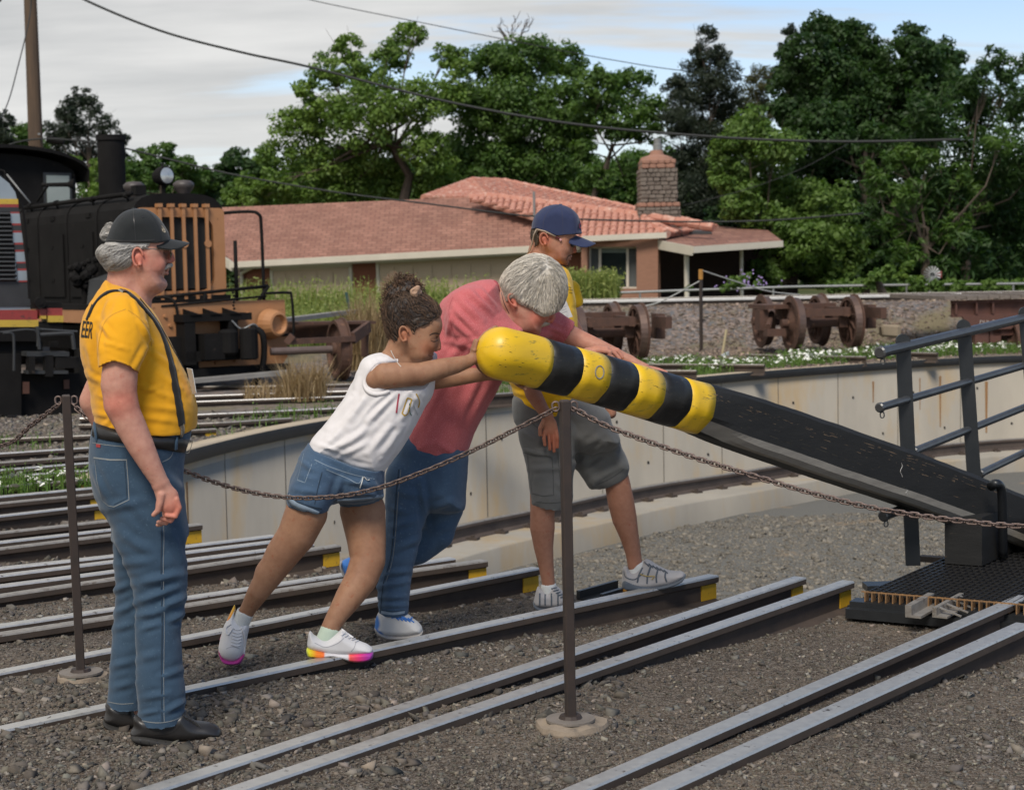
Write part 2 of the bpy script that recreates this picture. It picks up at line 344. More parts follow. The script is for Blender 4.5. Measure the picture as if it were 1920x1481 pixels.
# ------------------------------------------------------------------ rails
M_rail = mat('rail_web', (.040, .030, .024), (.075, .052, .038), rough=.85, scale=9, amt=.5, bump=.002, bscale=60)
M_head = mat('rail_top_worn', (.50, .48, .45), (.66, .64, .60), rough=.36, metal=.8, scale=30, amt=.4, stretch=(1, 1, 1), dirt=(.10, .075, .06), dscale=22, damt=.05, r2=.6)
M_headd = mat('rail_top_dull', (.24, .22, .195), (.36, .335, .30), rough=.5, metal=.45, scale=24, amt=.5, dirt=(.12, .085, .06), dscale=20, damt=.35)
M_yel = mat('yellow_paint', (.62, .37, .02), (.52, .29, .015), rough=.6, scale=20, dirt=(.12, .07, .03), dscale=30, damt=.1)
RPROF = [(-.031, 0), (.031, 0), (.035, -.008), (.034, -.033), (.009, -.043), (.0085, -.118), (.064, -.134), (.066, -.146), (-.066, -.146), (-.064, -.134), (-.0085, -.118), (-.009, -.043), (-.034, -.033), (-.035, -.008)]
def rail_mesh(pts, s=1.0, prof=RPROF, brt=(0, 1, 13)):
    pts = [Vector(p) for p in pts]; rings = []
    for i, p in enumerate(pts):
        t = (pts[min(i + 1, len(pts) - 1)] - pts[max(i - 1, 0)]); t.z = 0; t.normalize(); x = Vector((t.y, -t.x, 0))
        rings.append([p + x * (a * s) + Vector((0, 0, b * s)) for a, b in prof])
    n = len(prof); v = [q for r in rings for q in r]; f = []; m = []
    for i in range(len(pts) - 1):
        for k in range(n):
            f.append((i * n + k, (i + 1) * n + k, (i + 1) * n + (k + 1) % n, i * n + (k + 1) % n)); m.append(1 if k in brt else 0)
    f += [tuple(range(n)), tuple((len(pts) - 1) * n + k for k in range(n - 1, -1, -1))]; m += [0, 0]
    return v, f, m
def spl(pts, n=4):
    """resample a polyline evenly through its points (Catmull-Rom)"""
    P = [np.array(p, float) for p in pts]; out = []
    if len(P) == 2: return [Vector(P[0] + (P[1] - P[0]) * t) for t in np.linspace(0, 1, n + 1)]
    Q = [2 * P[0] - P[1]] + P + [2 * P[-1] - P[-2]]
    for i in range(1, len(Q) - 2):
        for t in np.arange(n) / n:
            a, b, c, d = Q[i - 1:i + 3]; out.append(Vector(.5 * ((2 * b) + (c - a) * t + (2 * a - 5 * b + 4 * c - d) * t * t + (3 * b - a - 3 * c + d) * t ** 3)))
    return out + [Vector(P[-1])]
def rail(px, label, group, end=False, z=0.0, dull=False, ext=None, s=1.0, cat='rail', yl=.11, npt=5):
    P = [G(x, y, z) for x, y in px]
    # straight track: least squares line through the sighted points
    A = np.array([[p.x, p.y] for p in P]); c = A.mean(0); u = np.linalg.svd(A - c)[2][0]; u = u if u[0] > 0 else -u
    t = (A - c) @ u; res = np.abs((A - c) @ np.array([-u[1], u[0]])).max()
    t0, t1 = t.min() - (ext or 0), t.max()
    if len(P) > 2 and res > .02:
        pts = spl(P, 5)
        if ext: pts = [pts[0] + (pts[0] - pts[1]).normalized() * ext] + pts
    else: pts = [Vector((*(c + u * q), z)) for q in np.linspace(t0, t1, npt)]
    r = obj('rail', rail_mesh(pts, s), [M_rail, M_headd if dull else M_head], label=label, cat=cat, group=group)
    if end:
        e = pts[-1]; d = (pts[-1] - pts[-2]).normalized(); x = Vector((d.y, -d.x, 0)); mbb = MB()
        for sg in (-1, 1):
            mbb.bar(e - d * yl + x * .0125 * sg * s + Vector((0, 0, -.080 * s)), e + d * .002 + x * .0125 * sg * s + Vector((0, 0, -.080 * s)), .007, .075 * s)
        mbb.bar(e - d * .02 + Vector((0, 0, -.083 * s)), e + d * .004 + Vector((0, 0, -.083 * s)), .022, .08 * s)
        o = obj('painted_end', mbb.d, M_yel, parent=r); o['label'] = 'yellow painted rail end'
    return r
GS = 'stub rails running to the turntable pit'
rail([(1070,1482),(1920,1116)], 'narrow bright rail, first of the pair at the bottom right', GS, ext=2, s=.95)
rail([(1220,1482),(1920,1168)], 'bright rail nearest the bottom right corner of the yard', GS, ext=2, s=1.1)
rail([(270,1482),(1500,1081)], 'worn steel rail passing behind the middle chain post base, yellow at its pit end', GS, end=True, ext=2)
rail([(430,1482),(1590,1088)], 'pale pitted rail just behind the round base of the middle chain post', GS, end=True, dull=False, ext=2)
rail([(0,1366),(205,1318),(355,1290),(700,1213),(1060,1137),(1338,1077)], 'long rail under the girl\'s front shoe that the man in shorts steps on', GS, end=True, ext=2)
rail([(0,1258),(208,1217),(355,1192),(640,1135),(1005,1063)], 'rail between the girl\'s two feet ending behind the shorts man\'s ankle', GS, end=True, ext=2)
rail([(0,1187),(208,1155),(355,1132),(640,1087),(908,1049)], 'rail with a big yellow end just left of the shorts man\'s legs', GS, end=True, ext=2, dull=True)
rail([(0,1171),(208,1141),(355,1119),(640,1075),(848,1045)], 'rail close behind the yellow tipped one, with a plain end', GS, ext=2)
rail([(0,1115),(208,1085),(355,1061),(634,1021)], 'rail with a yellow end between the girl\'s legs and the pit wall', GS, end=True, ext=2, dull=True)
rail([(0,1097),(208,1070),(355,1048),(584,1019)], 'thin bright rail just behind the one ending at the girl\'s knee', GS, ext=2)
rail([(0,1077),(208,1052),(355,1034),(513,1013)], 'lower of the two thin rails ending at the girl\'s thigh', GS, ext=2)
rail([(0,1064),(208,1041),(355,1022),(513,1003)], 'upper of the two thin rails ending at the girl\'s thigh', GS, ext=2)
rail([(0,1027),(208,1002),(374,981)], 'rail whose yellow end with a bolt hole shows right of the older man\'s thigh', GS, end=True, ext=2, dull=True)
rail([(0,1015),(208,992),(300,981)], 'rail passing behind the older man\'s thigh, second below his hand', GS, ext=2)
rail([(0,997),(208,975),(300,964)], 'dark rail passing behind the older man just under his hand', GS, ext=2, dull=True)
rail([(0,966),(203,943)], 'rail with yellow end tucked behind the older man\'s hip, nearest of three', GS, end=True, ext=2)
rail([(0,942),(195,923)], 'rail with yellow end behind the older man\'s hip, middle of three', GS, end=True, ext=2, dull=True)
rail([(0,930),(200,911)], 'thin bright rail between two yellow ended ones by the older man', GS, ext=2)
rail([(0,911),(172,897)], 'heavy dark rail beside the clump of white flowers at the left edge', GS, end=True, ext=2, dull=True)
rail([(0,893),(200,878)], 'thin rail behind the white flowers by the left chain post', GS, ext=2)
rail([(0,880),(250,860)], 'bright rail above the white flowers behind the left chain post', GS, ext=2)
rail([(0,866),(250,848)], 'rail behind the left chain post, third from the far end', GS, ext=2, dull=True)
rail([(0,849),(260,832)], 'rail behind the left chain post, second from the far end', GS, ext=2)
rail([(0,822),(260,811),(404,803)], 'rail with a bolted yellow end showing at the older man\'s belt buckle', GS, end=True, ext=2, dull=True)
GF = 'stored track behind the pit on the left'
rail([(150,795),(370,793),(545,783)], 'short dark rail lying at the far left rim of the pit', GF, dull=True, s=1.1)
rail([(150,783),(370,776),(640,764)], 'second rail beyond the left rim of the pit', GF, s=1.1)
rail([(0,765),(370,752),(760,738)], 'long rail in front of the black locomotives', GF, s=1.1)
rail([(350,742),(560,735),(790,728)], 'rail under the rusty wheel frame on the left', GF, s=1.1)
rail([(350,724),(560,722),(790,714)], 'far rail under the rusty wheel frame on the left', GF, dull=True, s=1.1)
GR = 'short stub tracks at the far rim of the pit'
for k, (px, lb) in enumerate([([(1100,681),(1434,683)], 'low rusty rail among white flowers left of the far chain post foot'), ([(1100,694),(1306,694)], 'short rail end close to the far rim above the black stripes'),
    ([(1400,664),(1624,668)], 'rusty rail under the front wheels of the right wheel truck'), ([(1525,657),(1758,661)], 'rusty rail under the rear wheels of the right wheel truck'),
    ([(1780,640),(1960,640)], 'rusty rail under the flat wagon at the far right'), ([(860,742),(1000,733)], 'short rail behind the red shirt near the rim')]):
    rail(px, lb, GR, dull=True, z=.10, s=1.1)
# main line on its bank
rm = rail_mesh([Vector((-40, 34.4, .88)), Vector((0, 34.15, .88)), Vector((30, 33.9, .885)), Vector((60, 33.7, .89))], 1.55, brt=(0, 1, 13, 2, 12))
obj('rail', rm, [M_rail, mat('main_rail_top', (.62, .61, .59), (.5, .49, .47), rough=.5, metal=.2, scale=5)], label='long bright main line rail along the top of the ballast bank', cat='rail', group='main line rails on the bank')
rm = rail_mesh([Vector((-40, 35.85, .88)), Vector((0, 35.6, .88)), Vector((30, 35.35, .885)), Vector((60, 35.15, .89))], 1.35)
obj('rail', rm, [M_rail, M_headd], label='second main line rail just behind the bright one on the bank', cat='rail', group='main line rails on the bank')
# ring rail in the pit
a = np.linspace(math.radians(50), math.radians(262), 160)
obj('ring_rail', rail_mesh([pitpoint(q, -.82, ZW + .175) for q in a], 1.2), [mat('ring_rail_side', (.06, .045, .038), (.10, .075, .06), rough=.7, scale=5, bump=.001), M_headd], label='curved steel ring rail on the concrete ledge inside the pit', cat='rail')
cl = MB()
for q in np.linspace(math.radians(60), math.radians(255), 58):
    c = pitpoint(q, -.93, ZW + .012); cl.box(c, (.14, .10, .03), Matrix.Rotation(q, 3, 'Z')); cl.lathe(c, (0, 0, 1), [(0, .03), (.04, .028)], n=6)
obj('rail_clip', cl.d, M_rail, kind='stuff', parent=bpy.data.objects['ring_rail'])
# ================================================================== HOUSE
M_shing = None
def shingle_material():
    m = bpy.data.materials.new('red_shingles'); t, b = nodes_of(m); N = t.nodes.new; L = t.links.new
    tc = N('ShaderNodeTexCoord'); mp = N('ShaderNodeMapping'); mp.inputs['Scale'].default_value = (1, 0, 2.1); mp.inputs['Rotation'].default_value = (0, 0, 0); L(tc.outputs['Object'], mp.inputs[0])
    mp2 = N('ShaderNodeMapping'); mp2.inputs['Rotation'].default_value = (math.radians(90), 0, 0); L(mp.outputs[0], mp2.inputs[0])
    br = N('ShaderNodeTexBrick'); br.inputs['Scale'].default_value = 1; br.inputs['Brick Width'].default_value = .30; br.inputs['Row Height'].default_value = .16; br.inputs['Mortar Size'].default_value = .012
    br.inputs['Color1'].default_value = (.215, .088, .056, 1); br.inputs['Color2'].default_value = (.285, .128, .084, 1); br.inputs['Mortar'].default_value = (.12, .05, .038, 1); L(mp2.outputs[0], br.inputs[0])
    nz = N('ShaderNodeTexNoise'); nz.inputs['Scale'].default_value = 1.3; nz.inputs['Detail'].default_value = 7; L(tc.outputs['Object'], nz.inputs['Vector'])
    mu = N('ShaderNodeMix'); mu.data_type = 'RGBA'; mu.blend_type = 'OVERLAY'; mu.inputs[0].default_value = .35; L(br.outputs[0], mu.inputs[6]); L(nz.outputs[0], mu.inputs[7]); L(br.outputs[0], mu.inputs[6])
    hs = N('ShaderNodeHueSaturation'); hs.inputs['Saturation'].default_value = .9; L(mu.outputs[2], hs.inputs['Color'])
    L(hs.outputs[0], b.inputs['Base Color']); b.inputs['Roughness'].default_value = .9; return m
M_shing = shingle_material()
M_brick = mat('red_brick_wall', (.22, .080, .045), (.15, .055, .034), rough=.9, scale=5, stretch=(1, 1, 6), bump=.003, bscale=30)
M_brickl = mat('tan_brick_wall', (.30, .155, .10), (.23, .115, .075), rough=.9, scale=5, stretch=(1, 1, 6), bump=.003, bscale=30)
M_trim = mat('cream_trim', (.58, .53, .44), (.5, .45, .37), rough=.6, scale=2)
M_gdoor = mat('beige_door', (.48, .37, .265), (.43, .33, .235), rough=.6, scale=1, stretch=(1, 1, 3))
M_glass = mat('dark_glass', (.012, .016, .016), (.03, .04, .038), rough=.06, scale=1.5, spec=.6)
M_curt = mat('curtain', (.10, .11, .11), (.05, .055, .055), rough=.9, scale=12, stretch=(6, 1, .2))
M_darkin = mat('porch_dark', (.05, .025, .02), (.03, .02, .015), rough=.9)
M_tile = mat('clay_tile', (.50, .235, .17), (.40, .165, .115), rough=.8, scale=3, amt=.4, dirt=(.60, .42, .34), dscale=5, damt=.45)
M_stone = mat('chimney_stone', (.10, .085, .072), (.20, .16, .13), rough=.95, scale=5, bump=.01, bscale=20)
M_stone2 = mat('chimney_brick', (.33, .17, .115), (.27, .15, .11), rough=.95, scale=5, bump=.005, bscale=20)
M_mort = mat('mortar', (.22, .19, .16), rough=1)
M_galv = mat('galvanised', (.27, .275, .27), (.20, .205, .20), rough=.55, metal=.4, scale=9)
house = root('house', (D(900, 560, 52).x, 52, -.4), 'low brick house with garage wing, red shingle roof, tiled roof and stone chimney', 'house')
gz = -.5
def wallq(pts, name, m, t=.2, parent=house, **k):
    mb = MB(); mb.quad(*pts, t=t); return obj(name, mb.d, m, parent=parent, **k)
e0 = D(438, 491, 52.5); e1 = D(1092, 456, 47)
dv = (e1 - e0); dv.z = 0; dv.normalize(); back = Vector((-dv.y, dv.x, 0)) 
w0 = e0 + back * .5 - dv * .1; w1 = e1 + back * .5
def at_wall(px, py, off=0.0):
    d = ray(px, py); n = back; q = w0 - back * off; t = (q - CAMP).dot(n) / d.dot(n); return CAMP + d * t
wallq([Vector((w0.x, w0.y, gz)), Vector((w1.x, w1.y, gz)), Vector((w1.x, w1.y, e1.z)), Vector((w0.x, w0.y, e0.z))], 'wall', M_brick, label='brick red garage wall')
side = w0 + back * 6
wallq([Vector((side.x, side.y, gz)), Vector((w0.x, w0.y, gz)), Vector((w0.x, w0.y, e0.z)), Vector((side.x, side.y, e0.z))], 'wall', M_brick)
# roof: sheet with thickness
def sheet(pts, t, name, m, parent=house, **k):
    pts = [Vector(p) for p in pts]; n = (pts[1] - pts[0]).cross(pts[2] - pts[0]).normalized(); n = n if n.z > 0 else -n; m_ = len(pts)
    v = pts + [p - n * t for p in pts]; f = [tuple(range(m_)), tuple(range(2 * m_ - 1, m_ - 1, -1))] + [(i, i + m_, (i + 1) % m_ + m_, (i + 1) % m_) for i in range(m_)]
    return obj(name, (v, f), m, parent=parent, **k)
r0 = D(300, 396, 57.5); r1 = D(880, 370, 51.9)
n_r = (e1 - e0).cross(r0 - e0).normalized()
def on_roof(px, py):
    d = ray(px, py); return CAMP + d * ((e0 - CAMP).dot(n_r) / d.dot(n_r))
c0 = on_roof(300, 394); c1 = on_roof(880, 370); c2 = on_roof(1006, 408)
roof = sheet([e0 - Vector((0, 0, 0)), e1, c2, c1, c0], .12, 'shingle_roof', M_shing, label='red shingle garage roof')
rb0, rb1 = c0 + back * 5 - Vector((0, 0, 1.2)), c1 + back * 5 - Vector((0, 0, 1.2)); sheet([c0, c1, rb1, rb0], .1, 'shingle_roof', M_shing)
g = MB(); 
for a, b in ((e0 - dv * .05, e1),):
    a = a - back * .09 - Vector((0, 0, .10)); b = b - back * .09 - Vector((0, 0, .10)); g.bar(a, b, .13, .17)
    g.bar(a + back * .10 + Vector((0, 0, -.02)), b + back * .10 + Vector((0, 0, -.02)), .04, .24)
obj('gutter', g.d, M_trim, parent=house)
g = MB(); s0 = e0 - Vector((0, 0, .18)); g.quad(s0, e1 - Vector((0, 0, .18)), w1 + Vector((0, 0, -.16)), w0 + Vector((0, 0, -.16)), t=.03); g.quad(e0 - dv * .02, e0 - dv * .02 - Vector((0, 0, .30)), c0 - dv * .3 - Vector((0, 0, .25)), c0 - dv * .3, t=.04)
obj('soffit', g.d, M_trim, parent=house)
g = MB(); a = at_wall(485, 488, .55); b_ = at_wall(453, 515, .10); g.tube([a, a - Vector((0, 0, .12)), b_ + Vector((0, 0, .05)), b_ - Vector((0, 0, .1)), Vector((b_.x, b_.y, gz))], .05, 8); obj('downspout', g.d, M_trim, parent=house)
for k, (x0, x1, yt0, yt1) in enumerate([(510, 658, 505, 497), (709, 1000, 492, 474)]):
    A, B = at_wall(x0, yt0, .0), at_wall(x1, yt1, .0); A0, B0 = Vector((A.x, A.y, gz)), Vector((B.x, B.y, gz))
    g = MB(); g.bar(A0, A, .10, .10, up=back); g.bar(B0, B, .10, .10, up=back); g.bar(A - dv * .05, B + dv * .05, .10, .10)
    fr = obj('garage_door', g.d, M_trim, parent=house)
    H = A.z - gz; nrow = 4; ncol = max(3, round((B - A).length / .62)); g = MB(); 
    g.quad(A0 + dv * .05 + back * -.012, B0 - dv * .05 + back * -.012, B - dv * .05 - Vector((0, 0, .05)) - back * .012, A + dv * .05 - Vector((0, 0, .05)) - back * .012, t=.02); obj('door_leaf', g.d, M_gdoor, parent=fr)
    proto = None
    for r in range(nrow):
        for c in range(ncol):
            u0, u1 = (c + .12) / ncol, (c + .88) / ncol; v0, v1 = gz + H * (r + .15) / nrow, gz + H * (r + .85) / nrow - .03
            p = A0.lerp(B0, u0); q = A0.lerp(B0, u1); g = MB(); o = -back * .034
            g.quad(Vector((p.x, p.y, v0)) + o, Vector((q.x, q.y, v0)) + o, Vector((q.x, q.y, v1)) + o, Vector((p.x, p.y, v1)) + o, t=.012); obj('door_panel', g.d, M_gdoor, parent=fr)
# main block wall with window
m0 = D(1094, 450, 46.9); m1 = D(1236, 446, 46.4); mdv = (m1 - m0); mdv.z = 0; mdv.normalize(); mb_ = Vector((-mdv.y, mdv.x, 0))
def at_main(px, py, off=0.0):
    d = ray(px, py); q = m0 - mb_ * off; return CAMP + d * ((q - CAMP).dot(mb_) / d.dot(mb_))
def mrect(x0, y0, x1, y1, off=0): return [at_main(x0, y1, off), at_main(x1, y1, off), at_main(x1, y0, off), at_main(x0, y0, off)]
wl = []
for (x0, y0, x1, y1) in ((1094, 446, 1105, 640), (1197, 440, 1237, 640), (1105, 446, 1197, 463), (1105, 541, 1197, 640)):
    g = MB(); g.quad(*mrect(x0, y0, x1, y1), t=-.3); wl.append(g)
g = MB()
for q in wl: g.add(q.v, q.f)
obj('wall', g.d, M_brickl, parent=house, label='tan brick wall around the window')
g = MB(); a, b, c, d = mrect(1105, 463, 1197, 541, -.06)
for p, q in ((a, b), (b, c), (c, d), (d, a)): g.bar(p, q, .07, .09)
for x in (1125, 1177): g.bar(at_main(x, 463, -.06), at_main(x, 541, -.06), .07, .07, up=mb_)
win = obj('window', g.d, M_trim, parent=house)
for x0, x1 in ((1105, 1125), (1125, 1177), (1177, 1197)):
    g = MB(); g.quad(*mrect(x0, 463, x1, 541, -.09), t=.01); obj('pane', g.d, M_glass, parent=win)
for x0, x1 in ((1107, 1124), (1178, 1196)):
    g = MB(); g.quad(*mrect(x0, 464, x1, 540, -.065), t=.004); obj('curtain', g.d, M_curt, parent=win)
g = MB(); g.quad(*mrect(1128, 464, 1175, 474, -.07), t=.004); obj('blind', g.d, mat('blind', (.16, .2, .18)), parent=win)
g = MB(); a, b = at_main(1100, 546, .06), at_main(1204, 546, .06); g.bar(a, b, .16, .14); obj('window_sill', g.d, M_brickl, parent=house)
# porch
p0, p1 = D(1237, 450, 46.4), D(1345, 450, 50)
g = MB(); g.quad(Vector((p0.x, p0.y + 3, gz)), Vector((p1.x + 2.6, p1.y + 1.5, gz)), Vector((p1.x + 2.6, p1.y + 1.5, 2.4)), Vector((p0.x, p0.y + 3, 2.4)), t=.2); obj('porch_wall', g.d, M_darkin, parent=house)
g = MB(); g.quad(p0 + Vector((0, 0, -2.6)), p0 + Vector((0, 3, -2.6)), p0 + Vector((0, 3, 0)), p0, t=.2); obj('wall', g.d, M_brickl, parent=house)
for px, Y, w in ((1287, 45.4, .09), (1390, 46.5, .07)):
    t_ = D(px, 462, Y); g = MB(); g.tube([t_, Vector((t_.x, t_.y, gz))], w * .75, 8); obj('porch_post', g.d, M_trim, parent=house)
q = [D(1228, 449, 46.3), D(1298, 462, 44.6), D(1466, 451, 46.0), D(1440, 432, 50), D(1345, 424, 51.5), D(1250, 436, 48)]
sheet([q[1], q[2], q[3], q[4], q[5], q[0]], .06, 'porch_roof', M_shing)
g = MB(); g.bar(q[1] - Vector((0, 0, .09)), q[2] - Vector((0, 0, .09)), .12, .17); g.bar(q[0] - Vector((0, 0, .12)), q[1] - Vector((0, 0, .12)), .05, .24); g.bar(D(1092, 448, 46.2), D(1250, 441, 45.9), .12, .15); obj('gutter', g.d, M_trim, parent=house)
g = MB(); a = D(1290, 437, 48.5); g.box(a, (1.25, .9, .10)); sk = obj('skylight', g.d, mat('skylight_frame', (.05, .05, .05), rough=.4), parent=house); g = MB(); g.box(a + Vector((0, 0, .056)), (1.1, .78, .01)); obj('pane', g.d, mat('skylight_glass', (.25, .28, .3), rough=.15), parent=sk)
# tiled roofs made of barrel tiles
def tile_proto():
    n = 5; v = []; f = []
    for j, (y, s, zz_) in enumerate(((0, 1.0, .03), (1.0, .82, .0))):
        for i in range(n):
            a = math.pi * i / (n - 1); v.append((-math.cos(a) * .5 * s, y, math.sin(a) * .42 * s + zz_ / 1))
    for i in range(n - 1): f.append((i, i + 1, n + i + 1, n + i))
    f.append(tuple(range(n))); return v, f
tv, tf = tile_proto(); tile_me = bpy.data.meshes.new('tile'); tile_me.from_pydata(tv, [], tf); tile_me.materials.append(M_tile)
tcount = 0; tstuff = MB()
def inpoly(x, y, P):
    r = False; j = len(P) - 1
    for i in range(len(P)):
        if (P[i][1] > y) != (P[j][1] > y) and x < (P[j][0] - P[i][0]) * (y - P[i][1]) / (P[j][1] - P[i][1]) + P[i][0]: r = not r
        j = i
    return r
def tile_roof(pts, eave_i, tw=.20, tl=.36, budget=300):
    """pts: 3D polygon in one plane; edge eave_i -> eave_i+1 is the eave"""
    global tcount, tstuff
    a, b = pts[eave_i], pts[(eave_i + 1) % len(pts)]; c = sum((Vector(p) for p in pts), Vector()) / len(pts)
    ex = (b - a).normalized(); n = ex.cross(c - a).normalized(); n = n if n.z > 0 else -n; ey = n.cross(ex).normalized()
    if ey.dot(c - a) < 0: ey = -ey; ex = -ex
    P2 = [((Vector(p) - a).dot(ex), (Vector(p) - a).dot(ey)) for p in pts]
    sheet([Vector(p) - n * .02 for p in pts], .08, 'roof_deck', M_tile)
    xs = [p[0] for p in P2]; ys = [p[1] for p in P2]; cells = []
    y = 0.0
    while y < max(ys):
        x = min(xs)
        while x < max(xs):
            if inpoly(x, y + tl * .5, P2): cells.append((x, y))
            x += tw
        y += tl
    for x, y in cells:
        o_ = a + ex * (x + random.uniform(-.01, .01)) + ey * (y - .05) + n * random.uniform(0, .02)
        R = Matrix(((ex.x * tw, ey.x * tl * 1.15, n.x * tw), (ex.y * tw, ey.y * tl * 1.15, n.y * tw), (ex.z * tw, ey.z * tl * 1.15, n.z * tw)))
        if tcount < budget:
            M4 = R.to_4x4(); M4.translation = o_ - ORI[house.name]; o = bpy.data.objects.new('tile', tile_me); COL.objects.link(o); o.parent = house; o.matrix_local = M4; tcount += 1
        else: tstuff.add([o_ + R @ Vector(q) for q in tv], tf)
def planar(pts, i0=0, i1=1, i2=2):
    """drop the listed sight points on to the plane of three of them"""
    n = (pts[i1][0] - pts[i0][0]).cross(pts[i2][0] - pts[i0][0]); out = []
    for p, _ in pts:
        d = p - CAMP; out.append(CAMP + d * ((pts[i0][0] - CAMP).dot(n) / d.dot(n)))
    return out
def W(px, py, Y): return (D(px, py, Y), 0)
front = planar([W(1088, 449, 46.4), W(1250, 439, 46.1), W(915, 368, 50.5), W(1340, 427, 49.8), W(1200, 404, 49), W(880, 372, 51), W(1006, 410, 48)])
fr_ = [front[0], front[1], front[3], front[4], front[2], front[5], front[6]]
tile_roof([front[0], front[1], front[4], front[2], front[5], front[6]], 0)
tile_roof([front[1], D(1345, 429, 50.5), front[4]], 0, budget=0)
upper = planar([W(915, 372, 51.2), W(1290, 428, 49.6), W(885, 339, 55.5), W(945, 341, 55), W(1190, 393, 52), W(1345, 428, 51)])
tile_roof([upper[0], upper[1], upper[5], upper[4], upper[3], upper[2]], 0, budget=0)
left_ = [D(795, 372, 52.5), D(880, 372, 51.3), D(915, 372, 51.2), D(885, 339, 55.5)]
tile_roof([left_[0], left_[2], left_[3]], 0, budget=0)
obj('tile', tstuff.d, M_tile, parent=house, kind='stuff')
rd = MB()
for A, B in ((upper[2], upper[3]), (upper[3], upper[4]), (upper[4], upper[5]), (left_[0], upper[2]), (front[2], front[4]), (front[4], front[3]), (front[5], front[2]), (front[1], front[4]), (left_[2], upper[2])):
    k = max(2, int((B - A).length / .4))
    for i in range(k): rd.tube([A.lerp(B, i / k), A.lerp(B, (i + .93) / k)], [.13, .11], 8)
obj('ridge_tile', rd.d, M_tile, parent=house, kind='stuff')
# roof vent pipe
g = MB(); p = D(1002, 410, 48.2); g.tube([p, p + Vector((0, 0, .75))], .035, 8); obj('vent_pipe', g.d, M_galv, parent=house)
# chimney with its stones
ch = MB(); cb = D(1236, 430, 47.5); cs = 47.5 / 3200
def chz(py): return D(1236, py, 47.5).z
ch.box((cb.x, cb.y + .5, (chz(445) + chz(300)) / 2), (64 * cs, 1.0, chz(300) - chz(445))); chim = obj('chimney', ch.d, M_mort, parent=house)
def rock_mesh(name, m, seed, v8=False):
    r = random.Random(seed); bm = bmesh.new(); bmesh.ops.create_cube(bm, size=1); bmesh.ops.bevel(bm, geom=bm.edges[:], offset=.14, segments=1, affect='EDGES')
    for v in bm.verts: v.co += Vector((r.uniform(-.06, .06), r.uniform(-.06, .06), r.uniform(-.06, .06)))
    me = bpy.data.meshes.new(name); bm.to_mesh(me); bm.free(); me.materials.append(m); return me
sm = [rock_mesh('stone', M_stone, i) for i in range(4)] + [rock_mesh('stone', M_stone2, 9)]
def piece(name, me, par, loc, scale, R=None):
    o = bpy.data.objects.new(name, me); COL.objects.link(o); o.parent = par; M4 = (R.to_4x4() if R else Matrix.Identity(4)) @ Matrix.Diagonal((*scale, 1)); M4.translation = Vector(loc) - ORI[par.name]; o.matrix_local = M4; return o
z = chz(443)
while z < chz(302):
    hh = random.uniform(.10, .14); py_frac = (z - chz(443)) / (chz(302) - chz(443)); wd = 84 * cs if py_frac < .38 else (70 * cs if py_frac < .86 else 64 * cs)
    if py_frac < .40: wd = (86 - 8 * py_frac / .4) * cs
    brickrow = py_frac > .86 or .36 < py_frac < .42; x = -wd / 2
    while x < wd / 2 - .04:
        ww = min(random.uniform(.12, .26), wd / 2 - x); piece('stone', sm[4] if brickrow else random.choice(sm[:4]), chim, (cb.x + x + ww / 2, cb.y - .02 + random.uniform(-.03, .0), z + hh / 2), (ww * .97, .2, hh * .95)); x += ww
    for sx in (-1, 1):
        for yy in (.25, .6, .9): piece('stone', sm[4] if brickrow else random.choice(sm[:4]), chim, (cb.x + sx * (wd / 2 - .08), cb.y + yy, z + hh / 2), (.18, .33, hh * .95))
    z += hh
g = MB(); g.lathe((cb.x, cb.y + .5, chz(302)), (0, 0, 1), [(0, .50), (.12, .44), (.2, .2), (.32, .17)], n=16); obj('chimney_cap', g.d, M_stone2, parent=chim)
g = MB(); g.lathe((cb.x + .03, cb.y + .5, chz(288)), (0, 0, 1), [(0, .14), (.1, .09), (.12, .13), (.28, .13), (.3, .1), (.45, .11)], n=12); obj('flue_pot', g.d, M_galv, parent=chim)

# ================================================================== TREES
def leaf_material(name, c, c2):
    m = bpy.data.materials.new(name); t, b = nodes_of(m); N = t.nodes.new; L = t.links.new
    at = N('ShaderNodeAttribute'); at.attribute_name = 'Col'; mx = N('ShaderNodeMix'); mx.data_type = 'RGBA'; sp = N('ShaderNodeSeparateColor'); L(at.outputs['Color'], sp.inputs[0]); L(sp.outputs[0], mx.inputs[0])
    mx.inputs[6].default_value = (*c, 1); mx.inputs[7].default_value = (*c2, 1); L(mx.outputs[2], b.inputs['Base Color']); b.inputs['Roughness'].default_value = .55; b.inputs['Specular IOR Level'].default_value = .35
    tr = N('ShaderNodeBsdfTranslucent'); hs = N('ShaderNodeHueSaturation'); hs.inputs['Value'].default_value = 1.5; hs.inputs['Saturation'].default_value = 1.15; L(mx.outputs[2], hs.inputs['Color']); L(hs.outputs[0], tr.inputs[0])
    ms = N('ShaderNodeMixShader'); ms.inputs[0].default_value = .33; L(b.outputs[0], ms.inputs[1]); L(tr.outputs[0], ms.inputs[2]); L(ms.outputs[0], t.nodes['Material Output'].inputs[0]); return m
LM = {'light': leaf_material('leaf_light_green', (.055, .115, .018), (.165, .25, .05)), 'mid': leaf_material('leaf_mid_green', (.034, .082, .016), (.095, .165, .032)),
      'dark': leaf_material('leaf_dark_green', (.016, .042, .011), (.045, .092, .02)), 'pine': leaf_material('pine_needles', (.012, .022, .013), (.035, .048, .026)),
      'olive': leaf_material('leaf_olive', (.05, .06, .022), (.10, .10, .04)), 'yell': leaf_material('weed_yellow_green', (.13, .20, .045), (.30, .33, .10)), 'dry': leaf_material('dry_grass', (.22, .15, .075), (.42, .32, .18)),
      'green': leaf_material('fresh_weed', (.06, .12, .02), (.14, .22, .05))}
